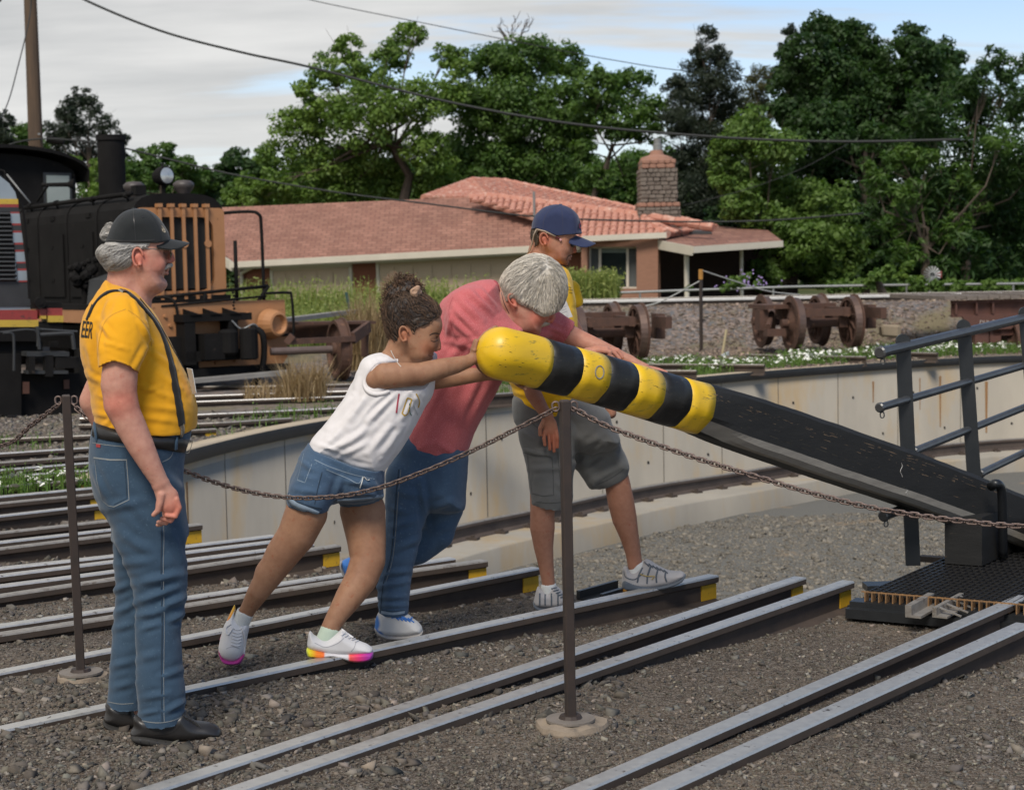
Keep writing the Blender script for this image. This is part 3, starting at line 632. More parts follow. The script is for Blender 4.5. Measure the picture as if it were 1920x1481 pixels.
M_bark = mat('bark', (.10, .075, .055), (.055, .042, .032), rough=.95, scale=6, stretch=(1, 1, .2), bump=.02)
def leaves(cent, rad, n, size, rng, up=.5, sub=34, shell=(.45, 1.0), asp=1.9):
    """n leaf quads in sub-clumps round each blob; returns verts, faces, colour"""
    V = []; C = []
    for (c, r, k) in zip(cent, rad, n):
        m = max(6, int(sub * (k / 1200) ** .5)); d = rng.normal(size=(m, 3)); d /= np.linalg.norm(d, axis=1, keepdims=True); d[:, 2] *= .85
        sc = np.array(c) + d * r * rng.uniform(shell[0], shell[1], (m, 1)); sr = r * rng.uniform(.20, .42, m); tone = rng.uniform(0, 1, m)
        w = sr ** 2; idx = rng.choice(m, k, p=w / w.sum()); q = rng.normal(size=(k, 3)); q /= np.linalg.norm(q, axis=1, keepdims=True)
        p = sc[idx] + q * (sr[idx] * rng.uniform(.35, 1.08, k) ** .6)[:, None] * np.array([1, 1, .72])
        nn = q + rng.normal(size=(k, 3)) * .55 + np.array([0, 0, up]); nn /= np.linalg.norm(nn, axis=1, keepdims=True)
        t = np.cross(nn, rng.normal(size=(k, 3))); t /= np.linalg.norm(t, axis=1, keepdims=True); s = np.cross(nn, t)
        L_ = (size * rng.uniform(.6, 1.35, k))[:, None]; Wd = L_ / asp
        V.append(np.stack([p - t * L_ * .5, p + s * Wd * .5 + nn * L_ * .06, p + t * L_ * .5, p - s * Wd * .5 + nn * L_ * .06], 1))
        C.append(np.repeat(np.clip(tone[idx] * .75 + rng.uniform(0, .35, k), 0, 1), 4))
    V = np.concatenate(V).reshape(-1, 3); C = np.concatenate(C); F = np.arange(len(V)).reshape(-1, 4); return V, F, np.stack([C, C, C], -1)
def tree(name, label, blobs, Y, kind, trunk=None, size=.16, dens=1.0, group='trees behind the house', cat='tree', depth=1.0, limbs=True, asp=1.9, seed=1, up=.5, bark=None):
    rng = np.random.default_rng(seed + int(Y * 10)); cs_ = []; rs = []; ns = []
    for (px, py, r) in blobs:
        rm = r * 1.14 * Y / FOC; c = D(px, py, Y + rng.uniform(-1, 1) * depth * rm * 1.4); cs_.append(tuple(c)); rs.append(rm); ns.append(int(dens * 5200 * (rm / 1.2) ** 2 * (.17 / size) ** 2) + 60)
    x0 = sum(c[0] for c in cs_) / len(cs_); tb = D(trunk[0][0], trunk[0][1], Y) if trunk else Vector((x0, Y, 0))
    base = (tb.x, Y, float(hg(tb.x, Y, False)))
    rt = root(name, base, label, cat, group)
    v, f, c = leaves(cs_, rs, ns, size, rng, asp=asp, up=up); obj('crown', (v, f), LM[kind], parent=rt, attrs={'Col': c})
    g = MB(); b0 = Vector(base)
    tw = .12 if not trunk else trunk[0][2] * Y / FOC
    if trunk:
        P = [b0 - Vector((0, 0, .2))] + [D(px, py, Y) for px, py, r in trunk]; R_ = [tw * 1.3] + [r * Y / FOC for _, _, r in trunk]; g.tube(P, R_, 8); top = P[-1]
    else:
        top = Vector((x0, Y, min(c[2] for c in cs_) * .6 + .4 * sum(c[2] for c in cs_) / len(cs_))); g.tube([b0 - Vector((0, 0, .2)), (b0 + top) / 2 + Vector((rng.uniform(-.2, .2), 0, 0)), top], [tw * 1.3, tw, tw * .7], 8)
    if limbs:
        for (c, r) in zip(cs_, rs):
            c = Vector(c); st = b0.lerp(top, rng.uniform(.55, 1)) if not trunk else top.lerp(P[-2], rng.uniform(0, .8)); mid = st.lerp(c, .55) + Vector((rng.uniform(-.4, .4), rng.uniform(-.4, .4), rng.uniform(-.5, .1)))
            g.tube([st, mid, c], [tw * .34, tw * .2, tw * .05], 6)
            for _ in range(3): g.tube([mid.lerp(c, .4), c + Vector(rng.normal(size=3)) * r * .6], [tw * .10, tw * .02], 4)
    obj('trunk', g.d, M_bark, parent=rt); return rt
tree('leafy_tree', 'big light green tree rising left of the tiled roof with open airy crown', [(650,95,28),(618,135,36),(770,68,28),(735,105,34),(690,150,40),(838,105,30),(865,130,22),(690,215,56),(612,215,44),(560,245,44),(520,290,34),(625,300,58),(700,300,56),(780,190,48),(805,285,48),(560,345,46),(640,360,48),(730,345,38),(850,175,34),(575,170,24),(508,345,28),(810,350,40)], 62, 'light', trunk=[(758,372,10),(768,330,8),(745,290,6),(720,240,4)], dens=.62, seed=3)
tree('leafy_tree', 'dense darker green tree in the middle behind the tiled roof', [(920,120,44),(990,112,48),(1050,118,40),(888,200,52),(965,205,66),(1050,200,54),(880,285,46),(955,300,56),(1035,295,54),(1085,255,34),(905,350,46),(1000,345,40)], 64, 'mid', dens=.9, seed=4)
tree('leafy_tree', 'medium green tree with forked trunk left of the chimney', [(1125,165,38),(1180,165,40),(1222,205,30),(1105,215,36),(1165,225,44),(1218,250,24),(1090,285,24),(1120,335,26),(1200,330,24)], 60, 'mid', trunk=[(1112,372,6),(1122,345,6),(1135,315,4),(1150,270,3)], dens=.7, seed=5)
tree('conifer_tree', 'tall blackish green conifer standing right behind the chimney', [(1328,60,16),(1325,95,26),(1350,110,22),(1310,140,34),(1355,150,34),(1270,165,26),(1300,200,46),(1365,200,34),(1270,230,30),(1320,260,50),(1290,310,46),(1350,320,44),(1300,370,48),(1350,400,50)], 58, 'pine', size=.15, dens=1.0, seed=6, asp=4, up=.2)
tree('conifer_tree', 'thin olive conifer between the black conifer and the big right tree', [(1425,150,28),(1405,195,34),(1430,215,26),(1365,215,22),(1395,250,40),(1430,290,36)], 62, 'olive', size=.13, dens=.8, seed=7, asp=3.5)
tree('conifer_tree', 'narrow dark conifer tip left of the tallest right tree', [(1480,60,14),(1475,95,18),(1468,130,18)], 66, 'pine', size=.13, seed=8, asp=3.5)
tree('leafy_tree', 'very large dark green tree, tallest on the right side', [(1540,62,34),(1515,105,46),(1590,80,44),(1620,115,44),(1500,165,52),(1560,180,70),(1650,180,62),(1710,115,44),(1765,110,40),(1705,75,30),(1735,170,60),(1790,160,34),(1640,250,72),(1540,250,56),(1480,215,34),(1700,250,60),(1600,330,66),(1520,330,56)], 56, 'dark', dens=1.1, seed=9)
tree('leafy_tree', 'bright green bushy tree hanging over the porch roof', [(1400,245,46),(1362,285,34),(1450,275,44),(1370,335,36),(1420,330,48),(1395,385,40),(1490,370,48),(1450,430,44),(1545,395,56),(1470,480,40),(1520,460,50),(1580,460,48),(1440,510,34),(1560,515,34)], 51, 'green', dens=.8, size=.15, seed=10)
tree('feather_leaf_tree', 'tall tree with long feathery leaves at the right edge', [(1860,112,24),(1838,150,30),(1895,130,30),(1800,185,46),(1740,215,48),(1860,205,52),(1920,200,50),(1700,280,48),(1780,275,60),(1870,300,66),(1670,345,44),(1740,360,60),(1820,390,70),(1910,390,66),(1650,400,30),(1700,440,50),(1790,470,60),(1880,480,66),(1640,260,34),(1960,300,60)], 47, 'dark', dens=.8, size=.26, asp=4.2, seed=12, up=.7)
tree('feather_leaf_tree', 'lighter green feathery sumac bush in front of the right trees', [(1690,300,30),(1720,400,30),(1790,430,34),(1700,470,30),(1650,345,26),(1635,320,18),(1700,360,30),(1760,380,34),(1830,370,34),(1680,420,28),(1740,300,26),(1800,330,26),(1880,260,30)], 45.5, 'mid', dens=.7, size=.2, asp=4, seed=13, up=.8)
tree('pine_tree', 'dark open pine behind the black locomotive cab', [(150,185,22),(125,205,22),(178,200,20),(110,235,26),(150,225,34),(200,235,22),(225,262,14),(95,265,22),(150,265,36),(205,275,22),(236,292,12),(170,300,34)], 70, 'pine', size=.22, dens=.7, asp=4, seed=14)
tree('leafy_tree', 'green tree left of the wooden pole, at the left edge', [(50,255,26),(20,285,34),(70,290,26),(90,310,24)], 68, 'mid', seed=15)
tree('pine_tree', 'dark pine branch clump at the far left edge', [(8,225,18),(-15,245,30),(10,262,14)], 66, 'pine', size=.2, asp=4, seed=16)
tree('leafy_tree', 'low green tree right of the exhaust stack', [(245,330,30),(275,300,24),(305,285,22),(300,330,36),(345,315,26),(380,335,24),(345,360,34),(230,360,30)], 66, 'mid', dens=.8, seed=17)
tree('leafy_tree', 'round mid green tree at the shingle roof\'s left end', [(420,320,22),(445,300,24),(480,320,24),(500,350,28),(430,345,26),(395,360,20)], 68, 'dark', seed=18)
tree('bush', 'bright yellow green bush over the left end of the shingle roof', [(460,345,24),(435,365,22),(485,368,24),(460,378,24)], 62, 'light', size=.14, cat='bush', seed=19)
tree('bush', 'yellow green bush between the cab roof and the stack', [(165,340,22),(185,315,18),(130,305,16),(180,365,22),(215,350,18)], 60, 'light', size=.14, cat='bush', seed=20)
tree('bush', 'light green leafy shrub on the lawn right of the porch', [(1645,518,14),(1665,508,12),(1632,530,10)], 39.5, 'green', size=.12, cat='bush', seed=21, limbs=False)
tree('bush', 'yellow flecked shrub beside the garden windmill', [(1700,500,12),(1690,520,12),(1722,528,12)], 40.2, 'light', size=.1, cat='bush', seed=22, limbs=False)
def blob_stuff(name, cents, Y, kind, size, dens, seed, **k):
    rng = np.random.default_rng(seed); cs_ = []; rs = []; ns = []
    for px, py, r in cents:
        rm = r * Y / FOC; cs_.append(tuple(D(px, py, Y + rng.uniform(-2, 2)))); rs.append(rm); ns.append(int(dens * 5200 * (rm / 1.2) ** 2 * (.17 / size) ** 2) + 60)
    v, f, c = leaves(cs_, rs, ns, size, rng, **k); obj(name, (v, f), LM[kind], attrs={'Col': c}, kind='stuff')
blob_stuff('far_woods', [(x, 400 + 30 * math.sin(x * .013) + random.uniform(-30, 30), 75) for x in range(-700, 2700, 60)] + [(x, 480, 80) for x in range(-700, 2700, 70)], 92, 'dark', .4, .7, 31)
blob_stuff('far_woods', [(x, 335 + random.uniform(-20, 25), 44) for x in range(480, 1320, 34)] + [(x, 375, 40) for x in range(480, 1320, 40)], 78, 'mid', .2, .8, 35)
blob_stuff('understory', [(x, 440 + random.uniform(-25, 30), 46) for x in range(1360, 2500, 38)] + [(x, 500 + random.uniform(-10, 15), 36) for x in range(1380, 2500, 34)], 54, 'dark', .2, .9, 32)
blob_stuff('lawn_grass', [(x, 534 + random.uniform(-3, 4), 13) for x in range(1560, 2300, 14)], 41, 'green', .12, 1.2, 33)
blob_stuff('flowering_shrub', [(1380, 528, 14), (1400, 520, 12), (1360, 540, 10), (1420, 532, 10), (1290, 540, 8)], 40.5, 'green', .08, 1.2, 34)
blo = MB()
for _ in range(60):
    p = D(random.gauss(1388, 22), random.gauss(528, 9), 40.2 + random.uniform(-.3, .3)); blo.lathe(p, (0, -1, .3), [(0, .003), (.012, .02)], n=6)
obj('purple_flower', blo.d, mat('purple_petals', (.22, .15, .36), (.32, .24, .45)), kind='stuff')
# bare twigs on the middle tree
tw = MB(); rng_ = random.Random(4)
def twig(p, d, L, r, k):
    q = p + d * L; tw.tube([p, (p + q) / 2 + Vector((rng_.uniform(-.1, .1), 0, rng_.uniform(-.1, .1))), q], [r, r * .8, r * .5], 4)
    if k: 
        for _ in range(3): twig(p.lerp(q, rng_.uniform(.4, 1)), (d + Vector((rng_.uniform(-.7, .7), rng_.uniform(-.3, .3), rng_.uniform(-.1, .5)))).normalized(), L * .6, r * .6, k - 1)
tw.tube([D(960, 300, 64), D(965, 180, 64), D(965, 90, 64)], [.16, .1, .05], 6)
for px in (925, 960, 985): twig(D(965, 95, 64), (D(px, 40, 64) - D(965, 95, 64)).normalized(), .8, .035, 2)
tag(obj('dead_branch', tw.d, M_bark), 'bare grey twigs sticking out of the middle tree top', 'branch')
# ================================================================== CHAIN POSTS AND CHAINS
M_post = mat('post_paint', (.026, .021, .019), (.055, .036, .028), rough=.6, scale=14, amt=.4, bump=.0015, bscale=90, metal=.2)
M_chain = mat('chain_steel', (.20, .15, .135), (.11, .075, .06), rough=.5, metal=.55, scale=60)
M_foot = mat('footing_concrete', (.27, .215, .16), (.20, .16, .12), rough=.95, scale=16, bump=.006, bscale=90, dirt=(.10, .085, .07), dscale=9, damt=.4)
M_grey = mat('base_plate', (.23, .20, .175), (.15, .13, .11), rough=.75, scale=12, metal=.2, bump=.001)
def chain_post(base, top, rfoot, label, Rz=.3):
    rt = root('chain_post', base, label, 'post', 'steel posts holding the barrier chain')
    R = Matrix.Rotation(Rz, 3, 'Z'); g = MB(); d = (top - base).normalized()
    w = .0165; ring = [Vector((-w, -w * .8, 0)), Vector((-w * .8, -w, 0)), Vector((w * .8, -w, 0)), Vector((w, -w * .8, 0)), Vector((w, w * .8, 0)), Vector((w * .8, w, 0)), Vector((-w * .8, w, 0)), Vector((-w, w * .8, 0))]
    g.loft([[base + R @ q - d * .1 for q in ring], [base.lerp(top, .5) + R @ q for q in ring], [top + R @ q for q in ring], [top + d * .006 + R @ (q * .8) for q in ring]])
    obj('shaft', g.d, M_post, parent=rt)
    g = MB(); n = 28; rings = []
    for (r, z) in ((1.0, -.09), (1.0, -.008), (.96, .006), (.55, .016), (0.02, .018)):
        rings.append([base + Vector((math.cos(q) * rfoot * r * (1 + .06 * math.sin(3 * q + 1) + .03 * math.sin(7 * q)), math.sin(q) * rfoot * r * (1 + .05 * math.sin(2 * q)), z + .004 * math.sin(5 * q) * (r < .99))) for q in np.linspace(0, 2 * math.pi, n + 1)[:-1]])
    g.loft(rings); obj('concrete_footing', g.d, M_foot, parent=rt, smooth=False)
    g = MB(); g.lathe(base + Vector((0, 0, .014)), (0, 0, 1), [(0, .085), (.008, .085)], 24); obj('base_plate', g.d, M_grey, parent=rt)
    g = MB(); g.lathe(base + Vector((0, 0, .021)), (0, 0, 1), [(0, .042), (.012, .036)], 12); obj('collar', g.d, M_post, parent=rt)
    return rt
def ring_mesh(a, b, w, n=12, k=5):
    """oval link: straight length a, half width b, wire radius w"""
    v = []; f = []
    for i in range(n):
        q = 2 * math.pi * i / n; c = Vector((math.cos(q) * b + (a if math.cos(q) > 0 else -a), math.sin(q) * b, 0)); o = Vector((math.cos(q), math.sin(q), 0))
        for j in range(k):
            t = 2 * math.pi * j / k; v.append(c + o * math.cos(t) * w + Vector((0, 0, math.sin(t) * w)))
    for i in range(n):
        for j in range(k): f.append((i * k + j, i * k + (j + 1) % k, ((i + 1) % n) * k + (j + 1) % k, ((i + 1) % n) * k + j))
    return v, f
lv, lf = ring_mesh(.0085, .0085, .0033); link_me = bpy.data.meshes.new('link'); link_me.from_pydata([tuple(p) for p in lv], [], lf); link_me.materials.append(M_chain); link_me.polygons.foreach_set('use_smooth', [True] * len(lf))
def chain(px, Ya, Yb, label, pitch=.0222):
    x0, x1 = px[0][0], px[-1][0]; P = [D(x, y, Ya + (Yb - Ya) * (x - x0) / (x1 - x0)) for x, y in px]; P = spl(P, 14)
    L = [0]; 
    for a, b in zip(P, P[1:]): L.append(L[-1] + (b - a).length)
    rt = root('chain', P[len(P) // 2], label, 'chain', 'barrier chains slung between the posts'); n = int(L[-1] / pitch); A = np.array([list(p) for p in P])
    for i in range(n):
        s = (i + .5) * L[-1] / n; c = Vector([np.interp(s, L, A[:, k]) for k in range(3)]); e = Vector([np.interp(s + .01, L, A[:, k]) for k in range(3)]) - Vector([np.interp(s - .01, L, A[:, k]) for k in range(3)])
        e.normalize(); y = Vector((0, 0, 1)).cross(e).normalized(); z = e.cross(y); q = (0.9 if i % 2 else -.65) + random.uniform(-.18, .18); y2 = y * math.cos(q) + z * math.sin(q); z2 = e.cross(y2)
        o = bpy.data.objects.new('link', link_me); COL.objects.link(o); o.parent = rt; M4 = Matrix(((e.x, y2.x, z2.x, 0), (e.y, y2.y, z2.y, 0), (e.z, y2.z, z2.z, 0), (0, 0, 0, 1))); M4.translation = c - ORI[rt.name]; o.matrix_local = M4
    return rt
pb1, pt1 = D(152, 1268, 6.62), D(124, 743, 6.62); pb2, pt2 = D(1070, 1357, 5.79), D(1059, 753, 5.79)
p_l = chain_post(pb1, pt1, .10, 'steel chain post on the far left behind the older man')
p_m = chain_post(pb2, pt2, .125, 'steel chain post in the middle in front of the striped beam')
pb3 = Vector((2.12, 4.97, -.04)); p_r = None
g = MB()
for (pt, rt, s) in ((pt1, p_l, 1), (pt2, p_m, 1)):
    for sg in (-1, 1):
        g = MB(); v, f = ring_mesh(.004, .012, .0042); yawm = Matrix.Rotation(math.radians(90), 3, 'X') @ Matrix.Rotation(math.radians(90), 3, 'Z')
        g.add([pt + Vector((sg * .031, 0, -.016)) + yawm @ Vector(q) for q in v], f); obj('eye_ring', g.d, M_chain, parent=rt, smooth=True)
chain([(-330,752),(-150,840),(0,836),(60,796),(112,757)], 7.6, 6.62, 'chain sagging away from the left post to the frame edge')
chain([(136,758),(165,783),(240,835),(350,884),(440,915),(535,932),(625,931),(705,916),(800,882),(900,838),(1000,788),(1043,766)], 6.62, 5.79, 'long chain sagging across the girl\'s shorts between the two posts')
chain([(1075,765),(1130,795),(1200,822),(1300,857),(1400,888),(1500,918),(1600,944),(1700,963),(1800,976),(1920,986),(2050,975),(2180,900),(2315,760)], 5.79, 4.97, 'chain running right from the middle post in front of the black beam')
chain_post(pb3, pb3 + Vector((0, 0, 1.1)), .11, 'steel chain post just outside the right side of the yard')

# ================================================================== PUSH POLE
def pole_material():
    m = bpy.data.materials.new('pole_black_wood'); t, b = nodes_of(m); N = t.nodes.new; L = t.links.new
    tc = N('ShaderNodeTexCoord'); mp = N('ShaderNodeMapping'); mp.inputs['Rotation'].default_value = (0, 0, 0); mp.inputs['Scale'].default_value = (1.6, 1.6, 30); L(tc.outputs['Object'], mp.inputs[0])
    return m
M_pb = mat('black_painted_wood', (.011, .0112, .0115), (.021, .0205, .02), spec=.28, rough=.6, scale=5, amt=.4, bump=.004, bscale=26, stretch=(1.2, 1.2, 7), dirt=(.10, .075, .05), dscale=14, damt=-.15, r2=.72)
M_pbs = mat('black_gloss_stripe', (.010, .010, .010), (.022, .021, .019), spec=.3, rough=.42, scale=8, amt=.4, bump=.003, bscale=30, stretch=(1.2, 1.2, 8), dirt=(.16, .14, .11), dscale=30, damt=-.1)
M_py = mat('yellow_gloss_paint', (.78, .50, .010), (.62, .37, .012), rough=.40, scale=4, amt=.3, bump=.002, bscale=22, stretch=(1.2, 1.2, 5), dirt=(.20, .16, .03), dscale=13, damt=.16, spec=.5, coat=.05)
M_pu = mat('weathered_underside', (.27, .25, .215), (.17, .155, .135), rough=.85, scale=6, bump=.003, stretch=(1.2, 1.2, 6), bscale=30)
_pc = [(-200, 0)]
PA = [(898, 652, 6.90), (945, 664, 6.95), (1010, 681, 7.08), (1120, 711, 7.28), (1300, 763, 7.66), (1480, 824, 8.05), (1685, 893, 8.5), (1800, 936, 8.78), (1920, 984, 9.08), (2150, 1080, 9.6)]
PAX = [D(*p) for p in PA]; _pl = [0.0]
for a, b in zip(PAX, PAX[1:]): _pl.append(_pl[-1] + (b - a).length)
_pA = np.array([list(p) for p in PAX]); _px = [p[0] for p in PA]
def p_at(s): return Vector([np.interp(s, _pl, _pA[:, k]) for k in range(3)])
def s_at_px(x): return float(np.interp(x, _px, _pl))
pole = root('push_pole', PAX[0], 'long black wooden push beam with yellow and black striped rounded tip', 'beam')
NP = 32
def pole_ring(s, inset=1.0):
    c = p_at(s); t = (p_at(min(s + .05, _pl[-1])) - p_at(max(s - .05, 0))).normalized(); x = t.cross(Vector((0, 0, 1))).normalized(); u = x.cross(t)
    # x points towards the camera side (front), u is up
    q = smooth(s_at_px(1290), s_at_px(1400), s); hw = .105 + .018 * smooth(s_at_px(1100), s_at_px(1500), s) ; hh = .108 + .022 * smooth(s_at_px(1000), s_at_px(1600), s)
    cap = min(1.0, math.sqrt(max(0, 1 - (1 - min(1, s / .10)) ** 2))) * inset
    out = []
    for k in range(NP):
        a = 2 * math.pi * (k + .5) / NP; ca, sa = math.cos(a), math.sin(a)
        n_ = 2.25 + 9 * q; r = (abs(ca) ** n_ + abs(sa) ** n_) ** (-1 / n_); px_, pu = ca * r, sa * r
        # chamfer on the lower front edge
        if ca > 0 and sa < 0:
            ch = 1.32 + .42 * q; sm_ = px_ - pu
            if sm_ > ch: k2 = (sm_ - ch) / 2; px_ -= k2; pu += k2
        out.append(c + x * (px_ * hw * cap) + u * (pu * hh * cap))
    return out
def pole_part(x0, x1, name, m, label=None, closed=False, s0=None):
    a = s_at_px(x0) if s0 is None else s0; b = s_at_px(x1); n = max(3, int((b - a) / .035)); rings = [pole_ring(s) for s in np.linspace(a, b, n)]
    if s0 is not None: rings = [pole_ring(s) for s in [.0006, .004, .01, .02, .032, .046, .062, .08, .1]] + [pole_ring(s) for s in np.linspace(.1, b, n)[1:]]
    v = [p for r in rings for p in r]; P = np.array([list(p) for p in v]); P += (fnoise(P, 9, 3)[:, None] * .0022) * np.array([1, 1, 1]); m_ = len(rings)
    f = [(i * NP + k, (i + 1) * NP + k, (i + 1) * NP + (k + 1) % NP, i * NP + (k + 1) % NP) for i in range(m_ - 1) for k in range(NP)]; f += [tuple(range(NP)), tuple((m_ - 1) * NP + k for k in range(NP - 1, -1, -1))]
    mi = []
    for i in range(m_ - 1):
        for k in range(NP):
            aa = 2 * math.pi * (k + 1) / NP; mi.append(1 if (math.pi * 1.5 < aa < math.pi * 2 and abs(aa - math.pi * 1.75) < .24) else 0)
    mi += [0, 0]
    o = obj(name, (P, f, mi), [m, m if 'stripe' in name else M_pu], parent=pole, smooth='stripe' in name, label=label)
    return o
# band edges sighted along the axis line
pole_part(0, 1006, 'yellow_tip_stripe', M_py, 'rounded yellow tip of the beam', s0=0)
edges = [1006, 1062, 1114, 1164, 1212, 1262, 1306]
for i in range(6): pole_part(edges[i], edges[i + 1], 'black_stripe' if i % 2 == 0 else 'yellow_stripe', M_pbs if i % 2 == 0 else M_py)
pole_part(1306, 2150, 'black_beam', M_pb, 'long black squared wooden beam')
# knot, gouge and scratches
g = MB(); c = D(1122, 693, 7.10)
def pole_bvh():
    bm = bmesh.new()
    for o in kids(pole):
        if o.type == 'MESH':
            n0 = len(bm.verts); me = o.data; vs = [bm.verts.new(v.co + ORI[pole.name]) for v in me.vertices]
            for p in me.polygons:
                try: bm.faces.new([vs[i] for i in p.vertices])
                except ValueError: pass
    b = BVHTree.FromBMesh(bm); bm.free(); return b
PB = pole_bvh()
def on_pole(px, py):
    r = PB.ray_cast(CAMP, ray(px, py).normalized()); return (r[0], r[1]) if r[0] else (None, None)
g = MB(); pts = []
for k in range(17):
    q = 2 * math.pi * k / 16; p, n = on_pole(1124 + 8 * math.cos(q), 698 + 12 * math.sin(q))
    if p: pts.append(p + n * .001)
g.tube(pts, .0035, 5, cap=False); g.lathe(on_pole(1124, 698)[0], -on_pole(1124, 698)[1], [(-.002, .006), (.0, .006)], 8)
obj('wood_knot', g.d, M_pu, parent=pole)
def pole_mark(pl, w, name, m):
    g = MB(); v = []; 
    for (x, y, ww) in pl:
        a, n = on_pole(x, y - ww / 2); b, n2 = on_pole(x, y + ww / 2)
        if a and b: v += [a + n * .0012, b + n2 * .0012]
    g.add(v, [(2 * i, 2 * i + 1, 2 * i + 3, 2 * i + 2) for i in range(len(v) // 2 - 1)]); return obj(name, g.d, m, parent=pole)
M_goug = mat('bare_wood_gouge', (.035, .03, .022), rough=.9)
pole_mark([(899,641,1),(903,640,5),(908,638,8),(913,636,7),(918,635,7),(923,634,4),(927,634,1)], 0, 'paint_gouge', M_goug)
rr_ = random.Random(5)
for (x0, x1, y0, dy, n) in ((1010, 1060, 640, 30, 9), (1064, 1112, 668, 22, 7), (1118, 1160, 690, 40, 9), (1168, 1208, 706, 40, 5), (1218, 1255, 720, 40, 6), (1265, 1300, 735, 40, 6), (920, 1000, 630, 60, 16)):
    for _ in range(n):
        x = rr_.uniform(x0, x1 - 6); y = y0 + .3 * (x - x0) + rr_.uniform(-6, dy); L_ = rr_.uniform(2, 9); pole_mark([(x, y, .5), (x + L_ * .4, y + L_ * .1, rr_.uniform(.8, 2.2)), (x + L_, y + L_ * .28, .5)], 0, 'paint_chip', M_goug)
for (x0, y0, x1, y1) in ((1070,672,1104,690),(1224,722,1262,738),(1320,738,1420,772),(1350,760,1480,806),(1500,830,1640,880),(1400,800,1520,846)):
    n = 14; pl = [(x0 + (x1 - x0) * i / n, y0 + (y1 - y0) * i / n + rr_.uniform(-.8, .8), .6 + 1.0 * math.sin(math.pi * i / n)) for i in range(n + 1)]; pole_mark(pl, 0, 'wood_crack', M_goug)
M_worn = mat('worn_bare_wood', (.16, .105, .06), (.09, .065, .045), rough=.9, scale=60)
for _ in range(120):
    x = rr_.uniform(1312, 1880); yt = np.interp(x, [1300, 1500, 1700, 1920], [724, 795, 852, 940]); y = yt + abs(rr_.gauss(0, 1)) ** 1.6 * 12; L_ = rr_.uniform(5, 24); sl2 = .34; pole_mark([(x, y, .4), (x + L_ * .5, y + L_ * sl2 * .5, rr_.uniform(.7, 1.9)), (x + L_, y + L_ * sl2, .4)], 0, 'wood_wear', M_worn)
for (x0, y0, L_) in ((1690, 868, 26), (1700, 918, 10)):
    g = MB(); pts = []
    for i in range(9):
        p, n = on_pole(x0 + 2 * math.sin(i), y0 + L_ * i / 8)
        if p: pts.append(p + n * .001)
    g.tube(pts, .0015, 4); obj('scratch', g.d, mat('scratch', (.5, .48, .45)), parent=pole)
g = MB(); g.tube(spl([D(1858, 912, 8.62), D(1866, 907, 8.58), D(1875, 911, 8.6), D(1879, 930, 8.62), D(1880, 985, 8.66), D(1881, 1044, 8.72)], 4), .024, 10); obj('u_bolt', g.d, mat('black_gloss_steel', (.02, .022, .025), rough=.35, metal=.3), parent=pole, smooth=True)

# ================================================================== BRIDGE END, DECK AND RAILING
M_blk = mat('black_rail_paint', (.016, .018, .020), (.028, .030, .032), rough=.38, scale=10, metal=.2, bump=.0006, bscale=60)
M_pipe = mat('worn_black_pipe', (.06, .063, .066), (.11, .11, .11), rough=.36, scale=8, metal=.5, stretch=(1, 1, 1))
AX = Vector((.56, .828, 0)).normalized(); PX = Vector((AX.y, -AX.x, 0))
O0 = G(1623, 1110, .0); 
deck = root('turntable_deck', O0, 'black grated steel deck end of the turntable bridge', 'deck')
fe = (G(1905, 1133, 0) - O0); fe.normalize(); WD = 2.6
g = MB(); sp_ = .0335; n = int(WD / sp_)
for i in range(n + 1):
    a = O0 + fe * (i * sp_); g.mi(0).bar(a + AX * .05 + Vector((0, 0, -.017)), a + AX * 5.5 + Vector((0, 0, -.017)), .005, .034); 
for j in range(46):
    a = O0 + AX * (.03 + j * (.05 + j * .0012)); g.bar(a + Vector((0, 0, -.008)), a + fe * WD + Vector((0, 0, -.008)), .006, .012)
obj('grating', g.d, mat('grating_steel', (.022, .022, .024), (.04, .038, .036), rough=.42, metal=.4, scale=20), parent=deck, kind='stuff')
me_tooth = None; M_tooth = mat('rusty_bar_end', (.30, .155, .05), (.12, .075, .045), rough=.8, scale=60)
tv_ = [(-.003, 0, -.042), (-.003, 0, 0), (-.003, .045, .0), (-.003, .05, -.042), (.003, 0, -.042), (.003, 0, 0), (.003, .045, 0), (.003, .05, -.042)]
tf_ = [(0, 1, 2, 3), (7, 6, 5, 4), (0, 4, 5, 1), (1, 5, 6, 2), (2, 6, 7, 3), (3, 7, 4, 0)]; tooth = bpy.data.meshes.new('bar_end'); tooth.from_pydata(tv_, [], tf_); tooth.materials.append(M_tooth)
for i in range(n + 1):
    o = bpy.data.objects.new('bar_end', tooth); COL.objects.link(o); o.parent = deck; o.matrix_local = Matrix(((fe.x, AX.x, 0, 0), (fe.y, AX.y, 0, 0), (0, 0, 1, 0), (0, 0, 0, 1))); o.location = fe * (i * sp_) - Vector((0, 0, .0)) - AX * .01
g = MB(); g.bar(O0 + fe * -.02 + AX * .0 + Vector((0, 0, .002)), O0 + fe * WD + Vector((0, 0, .002)), .006, .006); obj('rusty_edge_strip', g.d, M_tooth, parent=deck)
g = MB()
for (u, z, w, h) in ((.02, -.058, .10, .03), (-.02, -.092, .12, .045), (.4, -.075, .12, .08), (.9, -.09, .12, .10), (1.6, -.1, .12, .10), (2.6, -.1, .12, .1)):
    g.bar(O0 + AX * u - fe * .07 + Vector((0, 0, z)), O0 + AX * u + fe * WD + Vector((0, 0, z)), w, h)
for q in (.0, .8, 1.8): g.bar(O0 + fe * q + AX * .02 + Vector((0, 0, -.3)), O0 + fe * q + AX * 9 + Vector((0, 0, -.3)), .2, .45)
